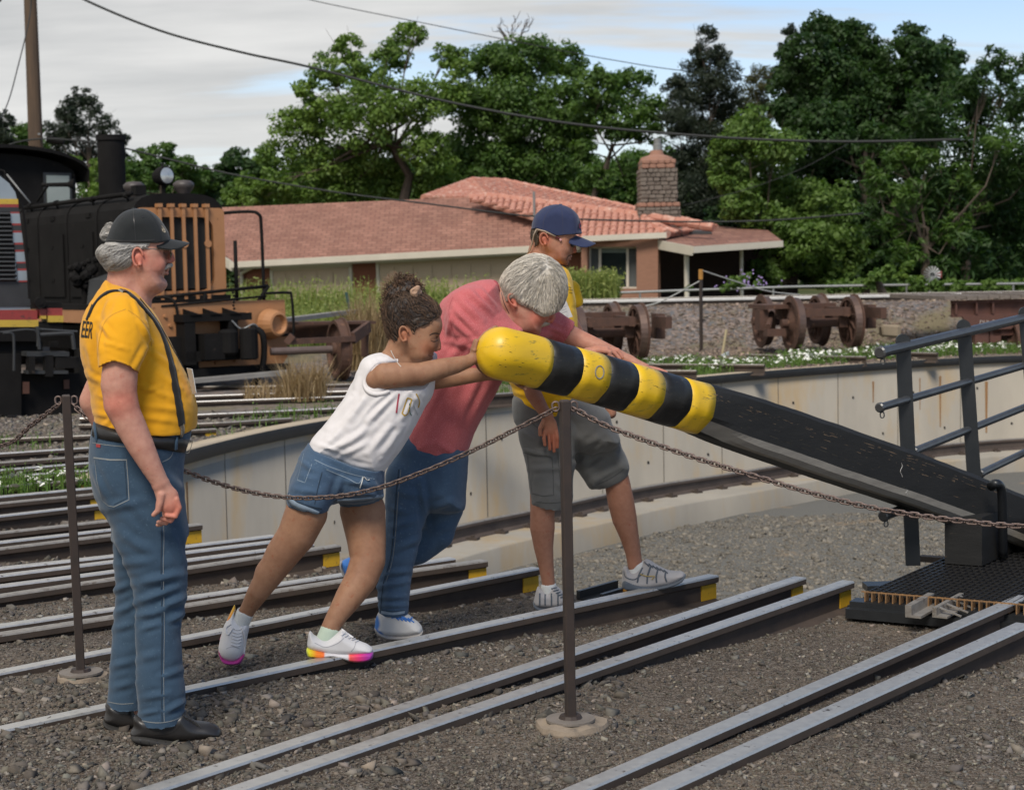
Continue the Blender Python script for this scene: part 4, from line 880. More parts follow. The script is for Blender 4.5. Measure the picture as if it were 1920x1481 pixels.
g.box(O0 - fe * .05 + AX * .32 + Vector((0, 0, -.03)), (.16, .12, .03)); obj('deck_beam', g.d, M_blk, parent=deck)
Rd = Matrix((fe, AX, Vector((0, 0, 1)))).transposed()
blk = D(1806, 1052, 8.6); g = MB(); bz = D(1806, 968, 8.6).z
g.loft([[Vector((blk.x, blk.y, z)) + Rd @ Vector((sx * .095, sy, 0)) for sx, sy in ((-1, 0), (1, 0), (1.0, .55), (-1.0, .55))] for z in (.002, bz)]); obj('support_block', g.d, M_pb, parent=deck, label='black timber block carrying the beam')
g = MB(); b2 = blk + fe * .32 + AX * .30; g.box((b2.x + .25, b2.y, .10), (.6, .3, .20), Rd); obj('support_block', g.d, M_pb, parent=deck)
g = MB(); g.box(D(1752, 1048, 8.9), (.15, .06, .03), Rd); obj('angle_bracket', g.d, mat('bracket_brown', (.09, .07, .055), rough=.7), parent=deck)
rail_ = root('bridge_railing', D(1711, 1060, 8.7), 'black steel pipe railing of the turntable bridge with flat posts', 'railing')
def rline(pxa, Ya, pxb, Yb, r, ext=0.0, name='rail_pipe'):
    a, b = D(*pxa, Ya), D(*pxb, Yb); b = b + (b - a).normalized() * ext; g = MB(); g.tube([a, a.lerp(b, .5), b], r, 12); g.lathe(a, (a - b), [(-.012, r * 1.22), (.006, r * 1.22), (.012, r * .9)], 12)
    o = obj(name, g.d, M_pipe, parent=rail_, smooth=False); v, f = ring_mesh(.004, .010, .0035); Rm = Matrix.Rotation(math.radians(90), 3, 'X') @ Matrix.Rotation(math.radians(90), 3, 'Z'); g2 = MB(); g2.add([a + (b - a).normalized() * .02 + Vector((0, -r * .3, -r * 1.22 - .014)) + Rm @ Vector(q) for q in v], f); obj('eye_ring', g2.d, M_pipe, parent=o, smooth=True)
rline((1651, 661), 8.48, (1905, 600), 9.72, .027, 2.5)
rline((1650, 764), 8.48, (1905, 690), 9.72, .021, 2.5)
rline((1714, 846), 8.78, (1905, 770), 9.72, .021, 2.5)
rline((1838, 888), 9.3, (1905, 856), 9.72, .021, 2.5)
rline((1657, 967), 8.5, (1716, 946), 8.74, .024)
for (bx, by, tx, ty, Y) in ((1712, 1060, 1693, 640, 8.7), (1836, 1035, 1807, 612, 9.25), (1960, 1010, 1922, 588, 9.8), (2085, 990, 2040, 566, 10.4)):
    b, t_ = D(bx, by, Y), D(tx, ty, Y); d = (t_ - b).normalized(); w = .0375; g = MB(); prof = []
    x = (D(bx + 10, by, Y) - b).normalized(); n_ = x.cross(d)
    outl = [b - x * w, b + x * w, t_ + x * w] + [t_ + x * w * math.cos(q) + d * w * math.sin(q) for q in np.linspace(0, math.pi, 9)[1:-1]] + [t_ - x * w]
    m_ = len(outl); off = n_ * .007; g.add([p + off for p in outl] + [p - off for p in outl], [tuple(range(m_)), tuple(range(2 * m_ - 1, m_ - 1, -1))] + [(i, m_ + i, m_ + (i + 1) % m_, (i + 1) % m_) for i in range(m_)])
    obj('railing_post', g.d, M_blk, parent=rail_)
# loose steel bits
def loose(a, b, w, h, name, label, m=M_headd, fins=0):
    g = MB(); g.bar(a, b, w, h); d = (b - a).normalized(); x = Vector((d.y, -d.x, 0)); g.bar(a + x * .03 - Vector((0, 0, h * .4)), b + x * .03 - Vector((0, 0, h * .4)), .06, h * .2)
    for i in range(fins):
        p = a.lerp(b, (i + .5) / fins); g.bar(p + Vector((0, 0, h * .4)), p + x * .11 + Vector((0, 0, -h * .35)), .012, .006)
    tag(obj(name, g.d, m), label, 'steel piece', 'loose steel pieces on the gravel')
loose(G(1703, 1146, -.03), G(1746, 1122, -.02), .03, .055, 'steel_angle', 'short flat steel bar lying before the grated deck')
loose(G(1752, 1148, -.03), G(1803, 1120, -.02), .02, .045, 'steel_bracket', 'finned steel bracket lying before the grated deck', fins=4)
loose(G(1084, 1116, -.02), G(1156, 1096, -.02), .02, .045, 'steel_angle', 'thin steel angle behind the young man\'s raised foot, left one', m=M_blk)
loose(G(1128, 1118, -.01), G(1175, 1104, -.01), .02, .025, 'steel_bracket', 'small steel clip partly under the young man\'s raised heel', m=M_blk)

# ================================================================== STONES AND GRAVEL
M_rock = mat('grey_stone', (.20, .185, .165), (.11, .10, .09), rough=.9, attr='Col', scale=30, bump=.003, bscale=120)
ROCKV = np.array([(-.8, -.7, -.6), (.85, -.75, -.6), (.75, .8, -.6), (-.7, .85, -.6), (-.55, -.6, .7), (.6, -.45, .55), (.5, .6, .75), (-.65, .45, .6)]); ROCKF = np.array([(0, 2, 1), (0, 3, 2), (4, 5, 6), (4, 6, 7), (0, 1, 5), (0, 5, 4), (1, 2, 6), (1, 6, 5), (2, 3, 7), (2, 7, 6), (3, 0, 4), (3, 4, 7)])
def stones(name, n, region, smin, smax, seed, power=2.6, dens=None, bury=.35, tint=None, m=M_rock, extra=None):
    rng = np.random.default_rng(seed)
    iv, fi = ROCKV, ROCKF
    k = 0; xs = []; ys = []
    while k < n:
        x = rng.uniform(region[0], region[1], n); y = rng.uniform(region[2], region[3], n); ok = (pitd(x, y) > .04) & (np.abs(x) < .36 * y + .3)
        if dens is not None: ok &= rng.uniform(0, 1, n) < dens(x, y)
        xs.append(x[ok]); ys.append(y[ok]); k += ok.sum()
    x = np.concatenate(xs)[:n]; y = np.concatenate(ys)[:n]; z = hg(x, y); s = smin * (1 - rng.uniform(0, 1, n)) ** (-1 / power); s = np.minimum(s, smax)
    V = (iv[None] + rng.uniform(-.48, .48, (n, 8, 3))); V = V * s[:, None, None] * rng.uniform(.45, 1.3, (n, 1, 3)) * np.array([1, 1, .6]); q = rng.uniform(0, 2 * math.pi, n); c, sn = np.cos(q)[:, None], np.sin(q)[:, None]
    X = V[..., 0] * c - V[..., 1] * sn; Y = V[..., 0] * sn + V[..., 1] * c; tl = rng.uniform(-.4, .4, (n, 1)); Z = V[..., 2] + X * tl
    V = np.stack([X + x[:, None], Y + y[:, None], Z + (z + s * bury * .5)[:, None]], -1).reshape(-1, 3); F = (fi[None] + (np.arange(n) * 8)[:, None, None]).reshape(-1, 3)
    t = rng.uniform(.4, 1.1, n) + (rng.uniform(0, 1, n) > .9) * .8; col = np.stack([t * rng.uniform(.94, 1.08, n), t, t * rng.uniform(.9, 1.03, n)], -1)
    if tint is not None: col *= np.array(tint)
    obj(name, (V, F), m, attrs={'Col': np.repeat(col, 8, 0)}, kind='stuff')
def d_left(x, y):
    P = np.stack([x, y, x * 0], -1); nn = fnoise(P, 1.1, 77, 3); u = np.clip(.18 + .8 * smooth(-.1, .45, nn), 0, 1)
    u = np.maximum(u, 1.0 * smooth(-.55, -1.0, x) * smooth(5.9, 5.2, y)); return u * smooth(12, 5, y) ** .5
stones('loose_stones', 12000, (-4.5, 4.5, 3.9, 11), .006, .026, 5, 3.0, d_left)
stones('crushed_rock', 5200, (-2.6, .4, 4.0, 6.6), .007, .028, 15, 2.5, lambda x, y: .9 * smooth(-.1, .35, fnoise(np.stack([x, y, x * 0], -1), 1.3, 21) + .55 * smooth(-.6, -1.2, x)), tint=(.86, .82, .78))
stones('fine_gravel', 70000, (-3.2, 3.2, 3.9, 8.2), .0028, .012, 6, 2.4, lambda x, y: np.clip((5.2 / y) ** 2.2, 0, 1) * (.4 + .6 * smooth(-.3, .3, fnoise(np.stack([x, y, x * 0], -1), 2.3, 12))), bury=.5, tint=(.95, .9, .84))
def d_bal(x, y): return .25 + .75 * smooth(-.2, .3, fnoise(np.stack([x, y, x * 0], -1), .5, 8))
stones('ballast_stones', 26000, (-3, 14, 24, 34), .018, .06, 7, 3.5, d_bal, tint=(1.5, 1.25, 1.12))
stones('yard_stones', 12000, (-9, -1, 9, 20), .012, .04, 8, 3, lambda x, y: (y < 22) * .8 + 0 * x, tint=(1.1, 1.05, 1.0))
def pit_stones():
    rng = np.random.default_rng(3); n = 60000; iv, fi = ROCKV, ROCKF
    x = rng.uniform(-1, 9, n * 3); y = rng.uniform(12, 22, n * 3); ok = pitd(x, y) < -1.55; x, y = x[ok][:n], y[ok][:n]; n = len(x); s = np.minimum(.009 * (1 - rng.uniform(0, 1, n)) ** (-1 / 3.0), .045)
    V = (iv[None] + rng.uniform(-.48, .48, (n, 8, 3))) * s[:, None, None] * np.array([1, 1, .6]) + np.stack([x, y, ZG + fnoise(np.stack([x, y, x * 0], -1), 1.4, 5) * .03 + s * .2], -1)[:, None]; t = rng.uniform(.7, 1.5, n)
    big = rng.uniform(0, 1, n) > .995; t[big] = 2.6
    obj('pit_stones', (V.reshape(-1, 3), (fi[None] + (np.arange(n) * 8)[:, None, None]).reshape(-1, 3)), M_rock, attrs={'Col': np.repeat(np.stack([t, t * .97, t * .88], -1), 8, 0)}, kind='stuff')
pit_stones()
# ================================================================== LOCOMOTIVES
M_lblk = mat('loco_black', (.009, .0085, .0085), (.016, .015, .0145), spec=.06, rough=.7, scale=3, bump=.0015, bscale=20, dirt=(.035, .028, .024), dscale=6, damt=-.1)
M_lor = mat('loco_orange', (.42, .20, .085), (.34, .155, .065), rough=.6, scale=4, amt=.35, bump=.001, dirt=(.16, .075, .035), dscale=12, damt=-.05)
M_lsil = mat('loco_silver', (.30, .34, .37), (.25, .28, .31), rough=.35, scale=4, metal=.3)
M_lred = mat('stripe_red', (.30, .035, .03), (.2, .03, .025), rough=.5, scale=12, dirt=(.03, .025, .02), dscale=9, damt=.05)
M_lye = mat('stripe_yellow', (.55, .36, .04), (.4, .27, .04), rough=.5, scale=12, dirt=(.03, .025, .02), dscale=9, damt=.15)
M_lgry = mat('loco_dark_grey', (.030, .032, .034), (.02, .021, .022), rough=.6, scale=5, bump=.001)
M_lamp = mat('lamp_glass', (.55, .56, .55), (.35, .36, .36), rough=.12, scale=30, metal=.4)
M_rustd = mat('dark_rust', (.105, .050, .032), (.055, .030, .022), rough=.85, scale=7, bump=.003, bscale=50, dirt=(.19, .095, .055), dscale=9, damt=.15)
M_tread = mat('worn_wheel_tread', (.16, .10, .075), (.10, .07, .06), rough=.5, metal=.5, scale=10)
F0 = Vector((-4.68, 24.35, 0)); Hh = Vector((.59, -.81, 0)).normalized(); Rr_ = Vector((.81, .59, 0)).normalized()
def LL(w, f, z): return F0 + Rr_ * w + Hh * f + Vector((0, 0, z))
RL = Matrix((Rr_, Hh, Vector((0, 0, 1)))).transposed()
loco = root('diesel_locomotive', LL(0, -2, 0), 'black switcher locomotive with orange radiator frame and orange buffer beam', 'locomotive')
def lbox(g, w, f, z, sw, sf, sz): g.box(LL(w, f, z), (sw, sf, sz), RL)
def arch(hw, z0, z1, f, n=12, hwt=None):
    """outline of the hood: straight sides and a flat arched top"""
    out = [LL(-hw, f, z0)]; 
    for q in np.linspace(math.pi, 0, n): out.append(LL(math.copysign(abs(math.cos(q)) ** .55, math.cos(q)) * hw, f, z1 - (.34) * (1 - math.sin(q) ** .8)))
    out.append(LL(hw, f, z0)); return out
g = MB(); g.loft([arch(.70, 1.15, 2.70, .0), arch(.70, 1.15, 2.70, -7.2)]); obj('hood', g.d, M_lblk, parent=loco)
g = MB()
for f in (-1.25, -2.4, -3.6, -4.6): g.loft([arch(.712, 1.15, 2.712, f), arch(.712, 1.15, 2.712, f - .05)])
for f in (-.65, -1.8, -3.0, -4.1): 
    for z in (1.5, 2.0): g.box(LL(-.72, f, z), (.03, .12, .04), RL)
obj('hood_band', g.d, M_lblk, parent=loco, kind='stuff')
for f in (-.7, -1.85, -3.0): g = MB(); g.box(LL(-.715, f, 1.72), (.02, .9, .95), RL); obj('hood_door', g.d, M_lgry if f == -9 else M_lblk, parent=loco)
# orange radiator frame with bars
g = MB(); z0, z1 = 1.30, 2.58
def frame_ring(hw, za, zb, r, f, n=6):
    out = []
    for cx, cz, q0 in ((hw - r, zb - r, 0), (-hw + r, zb - r, 90), (-hw + r, za + r, 180), (hw - r, za + r, 270)):
        for q in np.linspace(q0, q0 + 90, n): out.append(LL(cx + r * math.cos(math.radians(q)), f, cz + r * math.sin(math.radians(q))))
    return out
o_, i_ = frame_ring(.66, 1.24, 2.49, .08, .10), frame_ring(.48, 1.32, 2.36, .18, .10); ob, ib = frame_ring(.66, 1.24, 2.49, .08, .0), frame_ring(.48, 1.32, 2.36, .18, .02); n = len(o_)
g.add(o_ + i_ + ob + ib, [(k, (k + 1) % n, n + (k + 1) % n, n + k) for k in range(n)] + [(k, 2 * n + k, 2 * n + (k + 1) % n, (k + 1) % n) for k in range(n)] + [(n + k, n + (k + 1) % n, 3 * n + (k + 1) % n, 3 * n + k) for k in range(n)])
obj('radiator_frame', g.d, M_lor, parent=loco)
for w in (-.36, -.18, 0.0, .18, .36):
    g = MB(); g.box(LL(w, .15, 1.87), (.045, .03, 1.26), RL); g.box(LL(w, .13, 2.52), (.075, .10, .05), RL); g.box(LL(w, .14, 1.25), (.05, .04, .10), RL)
    if w in (0.0, .36): g.lathe(LL(w, .16, 1.98), Hh, [(0, .055), (.02, .055)], 10)
    obj('radiator_bar', g.d, M_lor, parent=loco)
g = MB(); lbox(g, 0, .02, 1.9, .95, .03, 1.1); obj('radiator_core', g.d, mat('radiator_black', (.012, .011, .010), (.03, .028, .025), rough=.9, scale=20, stretch=(6, 6, .4)), parent=loco)
# footplate and buffer beam
g = MB(); lbox(g, 0, -2.6, 1.10, 2.3, 6.4, .10); lbox(g, 0, -.02, 1.19, 1.4, .35, .12); obj('footplate', g.d, M_lblk, parent=loco)
g = MB(); lbox(g, -1.12, -2.7, .98, .06, 6.2, .18); obj('side_sill', g.d, M_lor, parent=loco)
g = MB(); ring_ = [LL(-1.22, .62, 1.16), LL(1.32, .62, 1.16), LL(1.34, .62, .34), LL(1.26, .62, .24), LL(-1.16, .62, .24), LL(-1.24, .62, .34)]; g.add(ring_ + [p - Hh * .09 for p in ring_], [tuple(range(6)), tuple(range(11, 5, -1))] + [(i, i + 6, (i + 1) % 6 + 6, (i + 1) % 6) for i in range(6)])
obj('buffer_beam', g.d, M_lor, parent=loco, label='orange buffer beam')
g = MB(); R0 = LL(1.05, .62, .82)
g.lathe(R0, (Hh + Rr_ * .25).normalized(), [(0, .22), (.10, .21), (.22, .17), (.23, .14), (.16, .11), (.15, .0)], 20, cap=False); mk = obj('marker_lamp_housing', g.d, M_lor, parent=loco, smooth=False)
for w, z in ((-.55, .98), (-.5, .62), (-.48, .85), (.72, .98), (.8, .36), (.2, .30), (.5, .32)): g = MB(); g.lathe(LL(w, .62, z), Hh, [(0, .028), (.03, .02)], 8); obj('rivet', g.d, M_lor, parent=loco)
# coupler pocket and black iron work
g = MB(); lbox(g, .10, .78, .95, 1.05, .30, .10); lbox(g, -.32, .78, .62, .16, .28, .62); lbox(g, .34, .78, .66, .14, .28, .55); lbox(g, .08, .78, .42, .95, .28, .14); obj('coupler_pocket', g.d, M_lblk, parent=loco)
for w in (-.2, .1, .4): g = MB(); g.loft([[LL(w - .09, .64, 1.0), LL(w + .09, .64, 1.0), LL(w + .05, .95, .99), LL(w - .12, .95, .99)], [LL(w - .09, .64, 1.08), LL(w + .05, .64, 1.02), LL(w + .03, .95, 1.0), LL(w - .12, .95, 1.03)]]); obj('pocket_rib', g.d, M_lblk, parent=loco)
g = MB(); g.lathe(LL(.50, 1.05, .35), (0, 0, 1), [(0, .10), (.02, .13), (.42, .13), (.44, .10)], 14); obj('coupler_knuckle', g.d, M_lblk, parent=loco)
g = MB(); g.lathe(LL(.22, .98, .42), (0, 0, 1), [(0, .10), (.04, .14), (.32, .14), (.36, .09)], 14); lbox(g, -.02, .9, .55, .3, .3, .35); obj('coupler_head', g.d, M_lblk, parent=loco)
g = MB(); g.tube(spl([LL(.62, .9, .80), LL(.74, 1.0, .70), LL(.76, 1.0, .40), LL(.70, 1.0, .16), LL(.55, 1.05, .0)], 5), .045, 8); obj('brake_hose', g.d, M_lblk, parent=loco, smooth=True)
g = MB(); g.tube(spl([LL(.30, .95, .9), LL(.42, 1.0, .78), LL(.60, 1.02, .84), LL(.74, .95, .74)], 4), .012, 6); obj('uncoupling_lever', g.d, M_galv, parent=loco)
g = MB(); 
for k in range(9): g.lathe(LL(.42 + .01 * (k % 2), .78, 1.30 - k * .045), (0, 0, -1), [(0, .012), (.012, .02), (.034, .012)], 6)
obj('safety_chain', g.d, M_lblk, parent=loco)
g = MB(); lbox(g, .45, .75, .17, 1.6, .25, .16); lbox(g, -.6, .5, .4, .9, .6, .6); obj('pilot_beam', g.d, M_lblk, parent=loco)
def pipe(pts, r=.022, name='handrail', m=None): g = MB(); g.tube(spl(pts, 4) if len(pts) > 2 else pts, r, 8); return obj(name, g.d, m or M_lblk, parent=loco, smooth=True)
pipe([LL(-.6, .45, 1.24), LL(1.15, .45, 1.36)], .024); pipe([LL(-.6, .62, 1.12), LL(1.0, .66, 1.22)], .016); 
pipe([LL(1.15, .45, 1.36), LL(.95, .45, 1.10)], .03, 'rail_bracket'); pipe([LL(.15, .45, 1.28), LL(.12, .45, 1.1)], .03, 'rail_bracket')
pipe([LL(.98, .68, 1.26), LL(1.34, .68, 1.26), LL(1.40, .68, 1.2), LL(1.42, .68, .72), LL(1.36, .68, .66), LL(1.12, .66, .66)], .02, 'grab_iron')
pipe([LL(.72, .3, 1.12), LL(.72, .3, 2.02)], .028, 'handrail_post'); pipe([LL(.66, -.1, 2.42), LL(1.02, .1, 2.44), LL(1.16, .2, 2.40), LL(1.20, .2, 2.2), LL(1.21, .2, 1.12)], .024)
pipe([LL(-.5, .40, 1.25), LL(-.42, .62, 1.20), LL(-.38, .66, 1.0), LL(-.38, .66, .5)], .02, 'grab_iron')
a, b = LL(-.62, -.2, 2.70), LL(-.62, -4.4, 2.66); pipe([a, b], .034, 'hood_handrail')
for f in (-.35, -1.6, -3.0, -4.1):
    p = LL(-.62, f, 2.68); g = MB(); g.lathe(p, Hh, [(-.05, .045), (.05, .045)], 8); g.tube([p, p + Vector((0, 0, -.14)) + Rr_ * .03, p - Vector((0, 0, .22)) - Rr_ * .07], .018, 6); g.box(p - Vector((0, 0, .24)) - Rr_ * .06, (.06, .16, .06), RL); obj('rail_bracket', g.d, M_lblk, parent=loco)
# on the hood
g = MB(); c = LL(0, -2.30, 2.60); g.lathe(c, (0, 0, 1), [(0, .205), (.99, .205), (1.0, .225), (1.08, .225), (1.08, .18)], 26); obj('exhaust_stack', g.d, M_lblk, parent=loco, smooth=False)
for w, f in ((-.26, -.92), (.27, -.38)):
    c = LL(w, f, 2.66); g = MB(); g.lathe(c, (0, 0, 1), [(0, .08), (.06, .09), (.13, .14), (.17, .155), (.20, .15), (.24, .10), (.25, .0)], 18, cap=False); obj('sand_dome', g.d, mat('dome_black', (.04, .034, .032), (.08, .065, .06), rough=.5, scale=4), parent=loco, smooth=True)
hl = LL(.10, -.70, 2.98); ax = (Hh + Rr_ * .22 + Vector((0, 0, .05))).normalized(); g = MB(); g.lathe(hl, ax, [(-.18, .04), (-.13, .10), (-.04, .135), (.09, .14), (.10, .12)], 20); g.tube([hl - Vector((0, 0, .12)), LL(.10, -.70, 2.66)], .03, 6); g.lathe(hl + Vector((0, 0, .13)), (0, 0, 1), [(0, .03), (.05, .015)], 8); h_ = obj('headlamp', g.d, M_lblk, parent=loco)
g = MB(); g.lathe(hl + ax * .098, ax, [(0, .122), (.012, .08), (.016, .0)], 20, cap=False); obj('lens', g.d, M_lamp, parent=h_, smooth=True)
g = MB(); lbox(g, -.35, -.55, 2.76, .16, .16, .14); obj('vent_box', g.d, M_lblk, parent=loco)
g = MB(); c = LL(-.25, -3.6, 3.0); g.lathe(c, (Hh * .7 + Rr_).normalized(), [(-.35, .03), (.05, .035), (.16, .09)], 12); g.tube([c - Rr_ * .25, LL(-.55, -4.0, 2.75)], .02, 6); obj('air_horn', g.d, M_lblk, parent=loco)
pipe([LL(-.7, -3.9, 2.72), LL(-.95, -4.2, 3.18)], .014, 'whip_rod', M_galv)
# cab
g = MB(); 
def cabring(f, s=1.0, dz=0): return [LL(-1.35 * s, f, 1.15)] + [LL(math.cos(q) * 1.35 * s, f, 3.22 + dz + .36 * math.sin(q)) for q in np.linspace(math.pi, 0, 15)] + [LL(1.35 * s, f, 1.15)]
g.loft([cabring(-7.1, 1, .14), cabring(-9.4, 1, .14)]); obj('cab', g.d, M_lblk, parent=loco)
g = MB(); 
def rr2(f): 
    o = [LL(math.cos(q) * 1.50, f, 3.42 + .44 * math.sin(q)) for q in np.linspace(math.pi, 0, 17)]; i2 = [p - Vector((0, 0, .06)) for p in o[::-1]]; i2[0] = o[-1] + Vector((-.02, 0, -.18)); i2[-1] = o[0] + Vector((.02, 0, -.18)); return o + i2
g.loft([rr2(-6.8), rr2(-9.8)]); obj('cab_roof', g.d, M_lblk, parent=loco)
g = MB(); lbox(g, 1.0, -7.08, 3.10, .52, .04, .60); wf = obj('cab_window', g.d, M_lgry, parent=loco); g = MB(); lbox(g, 1.0, -7.05, 3.10, .42, .02, .50); obj('pane', g.d, mat('cab_glass_bright', (.30, .33, .31), (.2, .23, .21), rough=.3, scale=2), parent=wf)
# side machinery seen between the man and the silver engine
g = MB(); c = LL(-.95, -1.2, 1.55)
for _ in range(26): 
    r_ = random.uniform(.03, .08); p = c + Vector((random.uniform(-.22, .22), random.uniform(-.15, .15), random.uniform(-.16, .26))); g.lathe(p, Vector((random.uniform(-1, 1), random.uniform(-1, 1), random.uniform(-1, 1))), [(-r_, r_ * .5), (-r_ * .5, r_), (r_ * .5, r_), (r_, r_ * .5)], 8)
g.tube([c - Vector((0, 0, .1)), LL(-.95, -1.2, 1.15)], .05, 8); obj('air_pump', g.d, M_lblk, parent=loco)
g = MB(); g.loft([[LL(-1.05, -.1, 1.15), LL(-.6, -.1, 1.15), LL(-.6, -.9, 1.15), LL(-1.05, -.9, 1.15)], [LL(-1.0, -.35, 1.5), LL(-.6, -.1, 1.62), LL(-.6, -.9, 1.62), LL(-1.0, -.9, 1.5)]]); obj('battery_box', g.d, M_lgry, parent=loco)
for f in (-1.0, -3.0, -5.0):
    for w in (-.6, .6):
        g = MB(); g.lathe(LL(w, f, .48), Rr_, [(-.07, .40), (-.02, .42), (.05, .40), (.06, .46), (.08, .46)], 22); obj('wheel', g.d, M_lblk, parent=loco)
g = MB(); lbox(g, -.75, -2.8, .65, .12, 6, .35); lbox(g, .75, -2.8, .65, .12, 6, .35); obj('frame', g.d, M_lblk, parent=loco)
# grey plank step at its foot
g = MB(); g.bar(D(350, 715, 23.2), D(552, 697, 23.9), .22, .06); tag(obj('plank', g.d, mat('grey_plank', (.26, .25, .23), (.16, .15, .14), rough=.9, scale=5, stretch=(1, 1, 8), bump=.003)), 'weathered grey plank lying before the orange buffer beam', 'plank')
g = MB(); g.bar(D(512, 603, 27.5), D(664, 584, 30), .20, .07); tag(obj('plank', g.d, MATS['grey_plank']), 'long grey plank leaning on top of the rusty wheel frame', 'plank')

# second locomotive at the left edge
S0 = Vector((-5.95, 20.6, 0)); Hs = Vector((.46, -.888, 0)).normalized(); Rs = Vector((.888, .46, 0)).normalized(); RS = Matrix((Rs, Hs, Vector((0, 0, 1)))).transposed()
def SL(w, f, z): return S0 + Rs * w + Hs * f + Vector((0, 0, z))
sil = root('silver_locomotive', SL(-.4, -2, 0), 'silver nosed locomotive with red and yellow stripes cut off by the left edge', 'locomotive')
def px_on_S(px, py, f=0.0):
    d = ray(px, py); q = SL(0, f, 0); return CAMP + d * ((q - CAMP).dot(Hs) / d.dot(Hs))
def wz(px, py, f=0.0): p = px_on_S(px, py, f) - S0; return p.dot(Rs), p.z
wr, zt = wz(33, 378); wr2, zb = wz(57, 580); _, ztop = wz(0, 338)
hwS = .95
def nose(f, e=0.0):
    o = [SL(wr2 + e - 2 * hwS, f, zb)]
    for q in np.linspace(180, 0, 15): 
        c, s_ = math.cos(math.radians(q)), math.sin(math.radians(q)); o.append(SL(wr + e * 1 - hwS + c * hwS, f, zt + s_ * (ztop - zt + .25)))
    return o + [SL(wr2 + e, f, zb)]
g = MB(); g.loft([nose(0), nose(-3.5)]); obj('hood', g.d, M_lsil, parent=sil, smooth=False)
def sband(y0, y1, m, x0=None, name='stripe', off=.012, xr=None):
    g = MB(); w0, za = wz(-160, y0); w1, zb_ = wz(-160, y1)
    if x0 is not None: w0 = wz(x0, y0)[0]; w1 = wz(x0, y1)[0]
    tt = lambda y: np.interp(y, [378, 580], [33, 57]); wr_a, wr_b = wz(tt(y0), y0)[0] + .002, wz(tt(y1), y1)[0] + .002
    if xr is not None: wr_a = wz(xr, y0)[0]; wr_b = wz(xr, y1)[0]
    g.quad(SL(w0, off, za), SL(wr_a, off, za), SL(wr_b, off, zb_), SL(w1, off, zb_), t=-off * 2); return obj(name, g.d, m, parent=sil)
sband(373, 383, M_lye); sband(383, 389, M_lred); sband(389, 398, M_lgry, name='panel'); sband(532, 580, M_lgry, name='panel')
sband(398, 532, mat('grille_black', (.008, .008, .008), rough=.9), name='grille_back', xr=28)
for k in range(16):
    y = 402 + k * 8.2; g = MB(); a, b = px_on_S(-150, y, .03), px_on_S(19 + (y - 400) * .10, y, .03); g.bar(a, b, .05, .018, up=Vector((0, .6, 1))); obj('louver', g.d, M_lgry, parent=sil)
for k, (y0, y1, m) in enumerate(((398, 401, M_lred), (401, 420, M_lsil), (420, 424, M_lred), (424, 434, M_lgry), (434, 438, M_lred), (438, 457, M_lsil), (457, 461, M_lred), (461, 471, M_lgry), (471, 475, M_lred), (475, 494, M_lsil), (494, 497, M_lred), (497, 507, M_lgry), (507, 511, M_lred), (511, 530, M_lsil), (530, 533, M_lred))):
    sband(y0, y1, m, x0=19 + (y0 - 398) * .12, off=.02)
g = MB(); p = px_on_S(5, 335, -.1); g.tube(spl([p + Vector((-.15, 0, .0)), p + Vector((-.12, 0, .09)), p + Vector((.02, 0, .09)), p + Vector((.03, 0, -.02))], 3), .012, 6); obj('lifting_eye', g.d, M_lblk, parent=sil)
def SB(x0, y0, x1, y1, f, dep, m, name, label=None):
    a, b, c, d = px_on_S(x0, y1, f), px_on_S(x1, y1, f), px_on_S(x1, y0, f), px_on_S(x0, y0, f); g = MB(); g.quad(a, b, c, d, t=dep); return obj(name, g.d, m, parent=sil, label=label)
SB(-300, 582, 70, 600, .5, .4, M_lred, 'stripe'); SB(-300, 600, 72, 613, .5, .4, M_lye, 'stripe'); SB(-300, 613, 72, 640, .5, .4, M_lblk, 'buffer_beam')
SB(70, 566, 116, 578, .5, .35, M_lblk, 'end_bracket'); SB(88, 578, 117, 592, .52, .36, M_lred, 'end_bracket'); SB(74, 580, 87, 592, .52, .2, M_lred, 'end_bracket'); SB(90, 592, 119, 604, .54, .36, M_lye, 'end_bracket'); SB(76, 592, 87, 598, .54, .2, M_lye, 'end_bracket'); SB(72, 604, 118, 625, .5, .36, M_lblk, 'end_bracket')
g = MB(); p = px_on_S(75, 568, .56); g.lathe(p, Hs, [(-.03, .065), (.03, .065)], 16); g.lathe(p + Hs * .03, Hs, [(0, .02), (.01, .03)], 8); obj('bell', g.d, M_lblk, parent=sil)
SB(-300, 664, 40, 778, .75, .10, M_lblk, 'plough_plate', 'black snow plough plate'); SB(40, 700, 150, 779, .62, .10, M_lblk, 'plough_plate'); SB(148, 655, 200, 782, .45, .25, M_lblk, 'plough_plate')
SB(-300, 640, 80, 664, .4, .3, M_lblk, 'step_box'); SB(50, 660, 130, 668, .85, .3, M_lgry, 'coupler_plate'); SB(50, 695, 128, 701, .85, .2, M_lgry, 'coupler_plate'); SB(85, 666, 100, 706, .86, .12, M_lblk, 'coupler'); SB(55, 668, 66, 700, .9, .2, M_lblk, 'coupler'); SB(95, 640, 110, 650, .8, .12, M_lblk, 'coupler_pin'); SB(104, 670, 148, 690, .84, .2, M_lblk, 'coupler')
SB(43, 716, 55, 738, .77, .02, mat('dull_orange', (.09, .035, .02)), 'reflector'); SB(120, 712, 130, 729, .66, .02, MATS['dull_orange'], 'reflector')
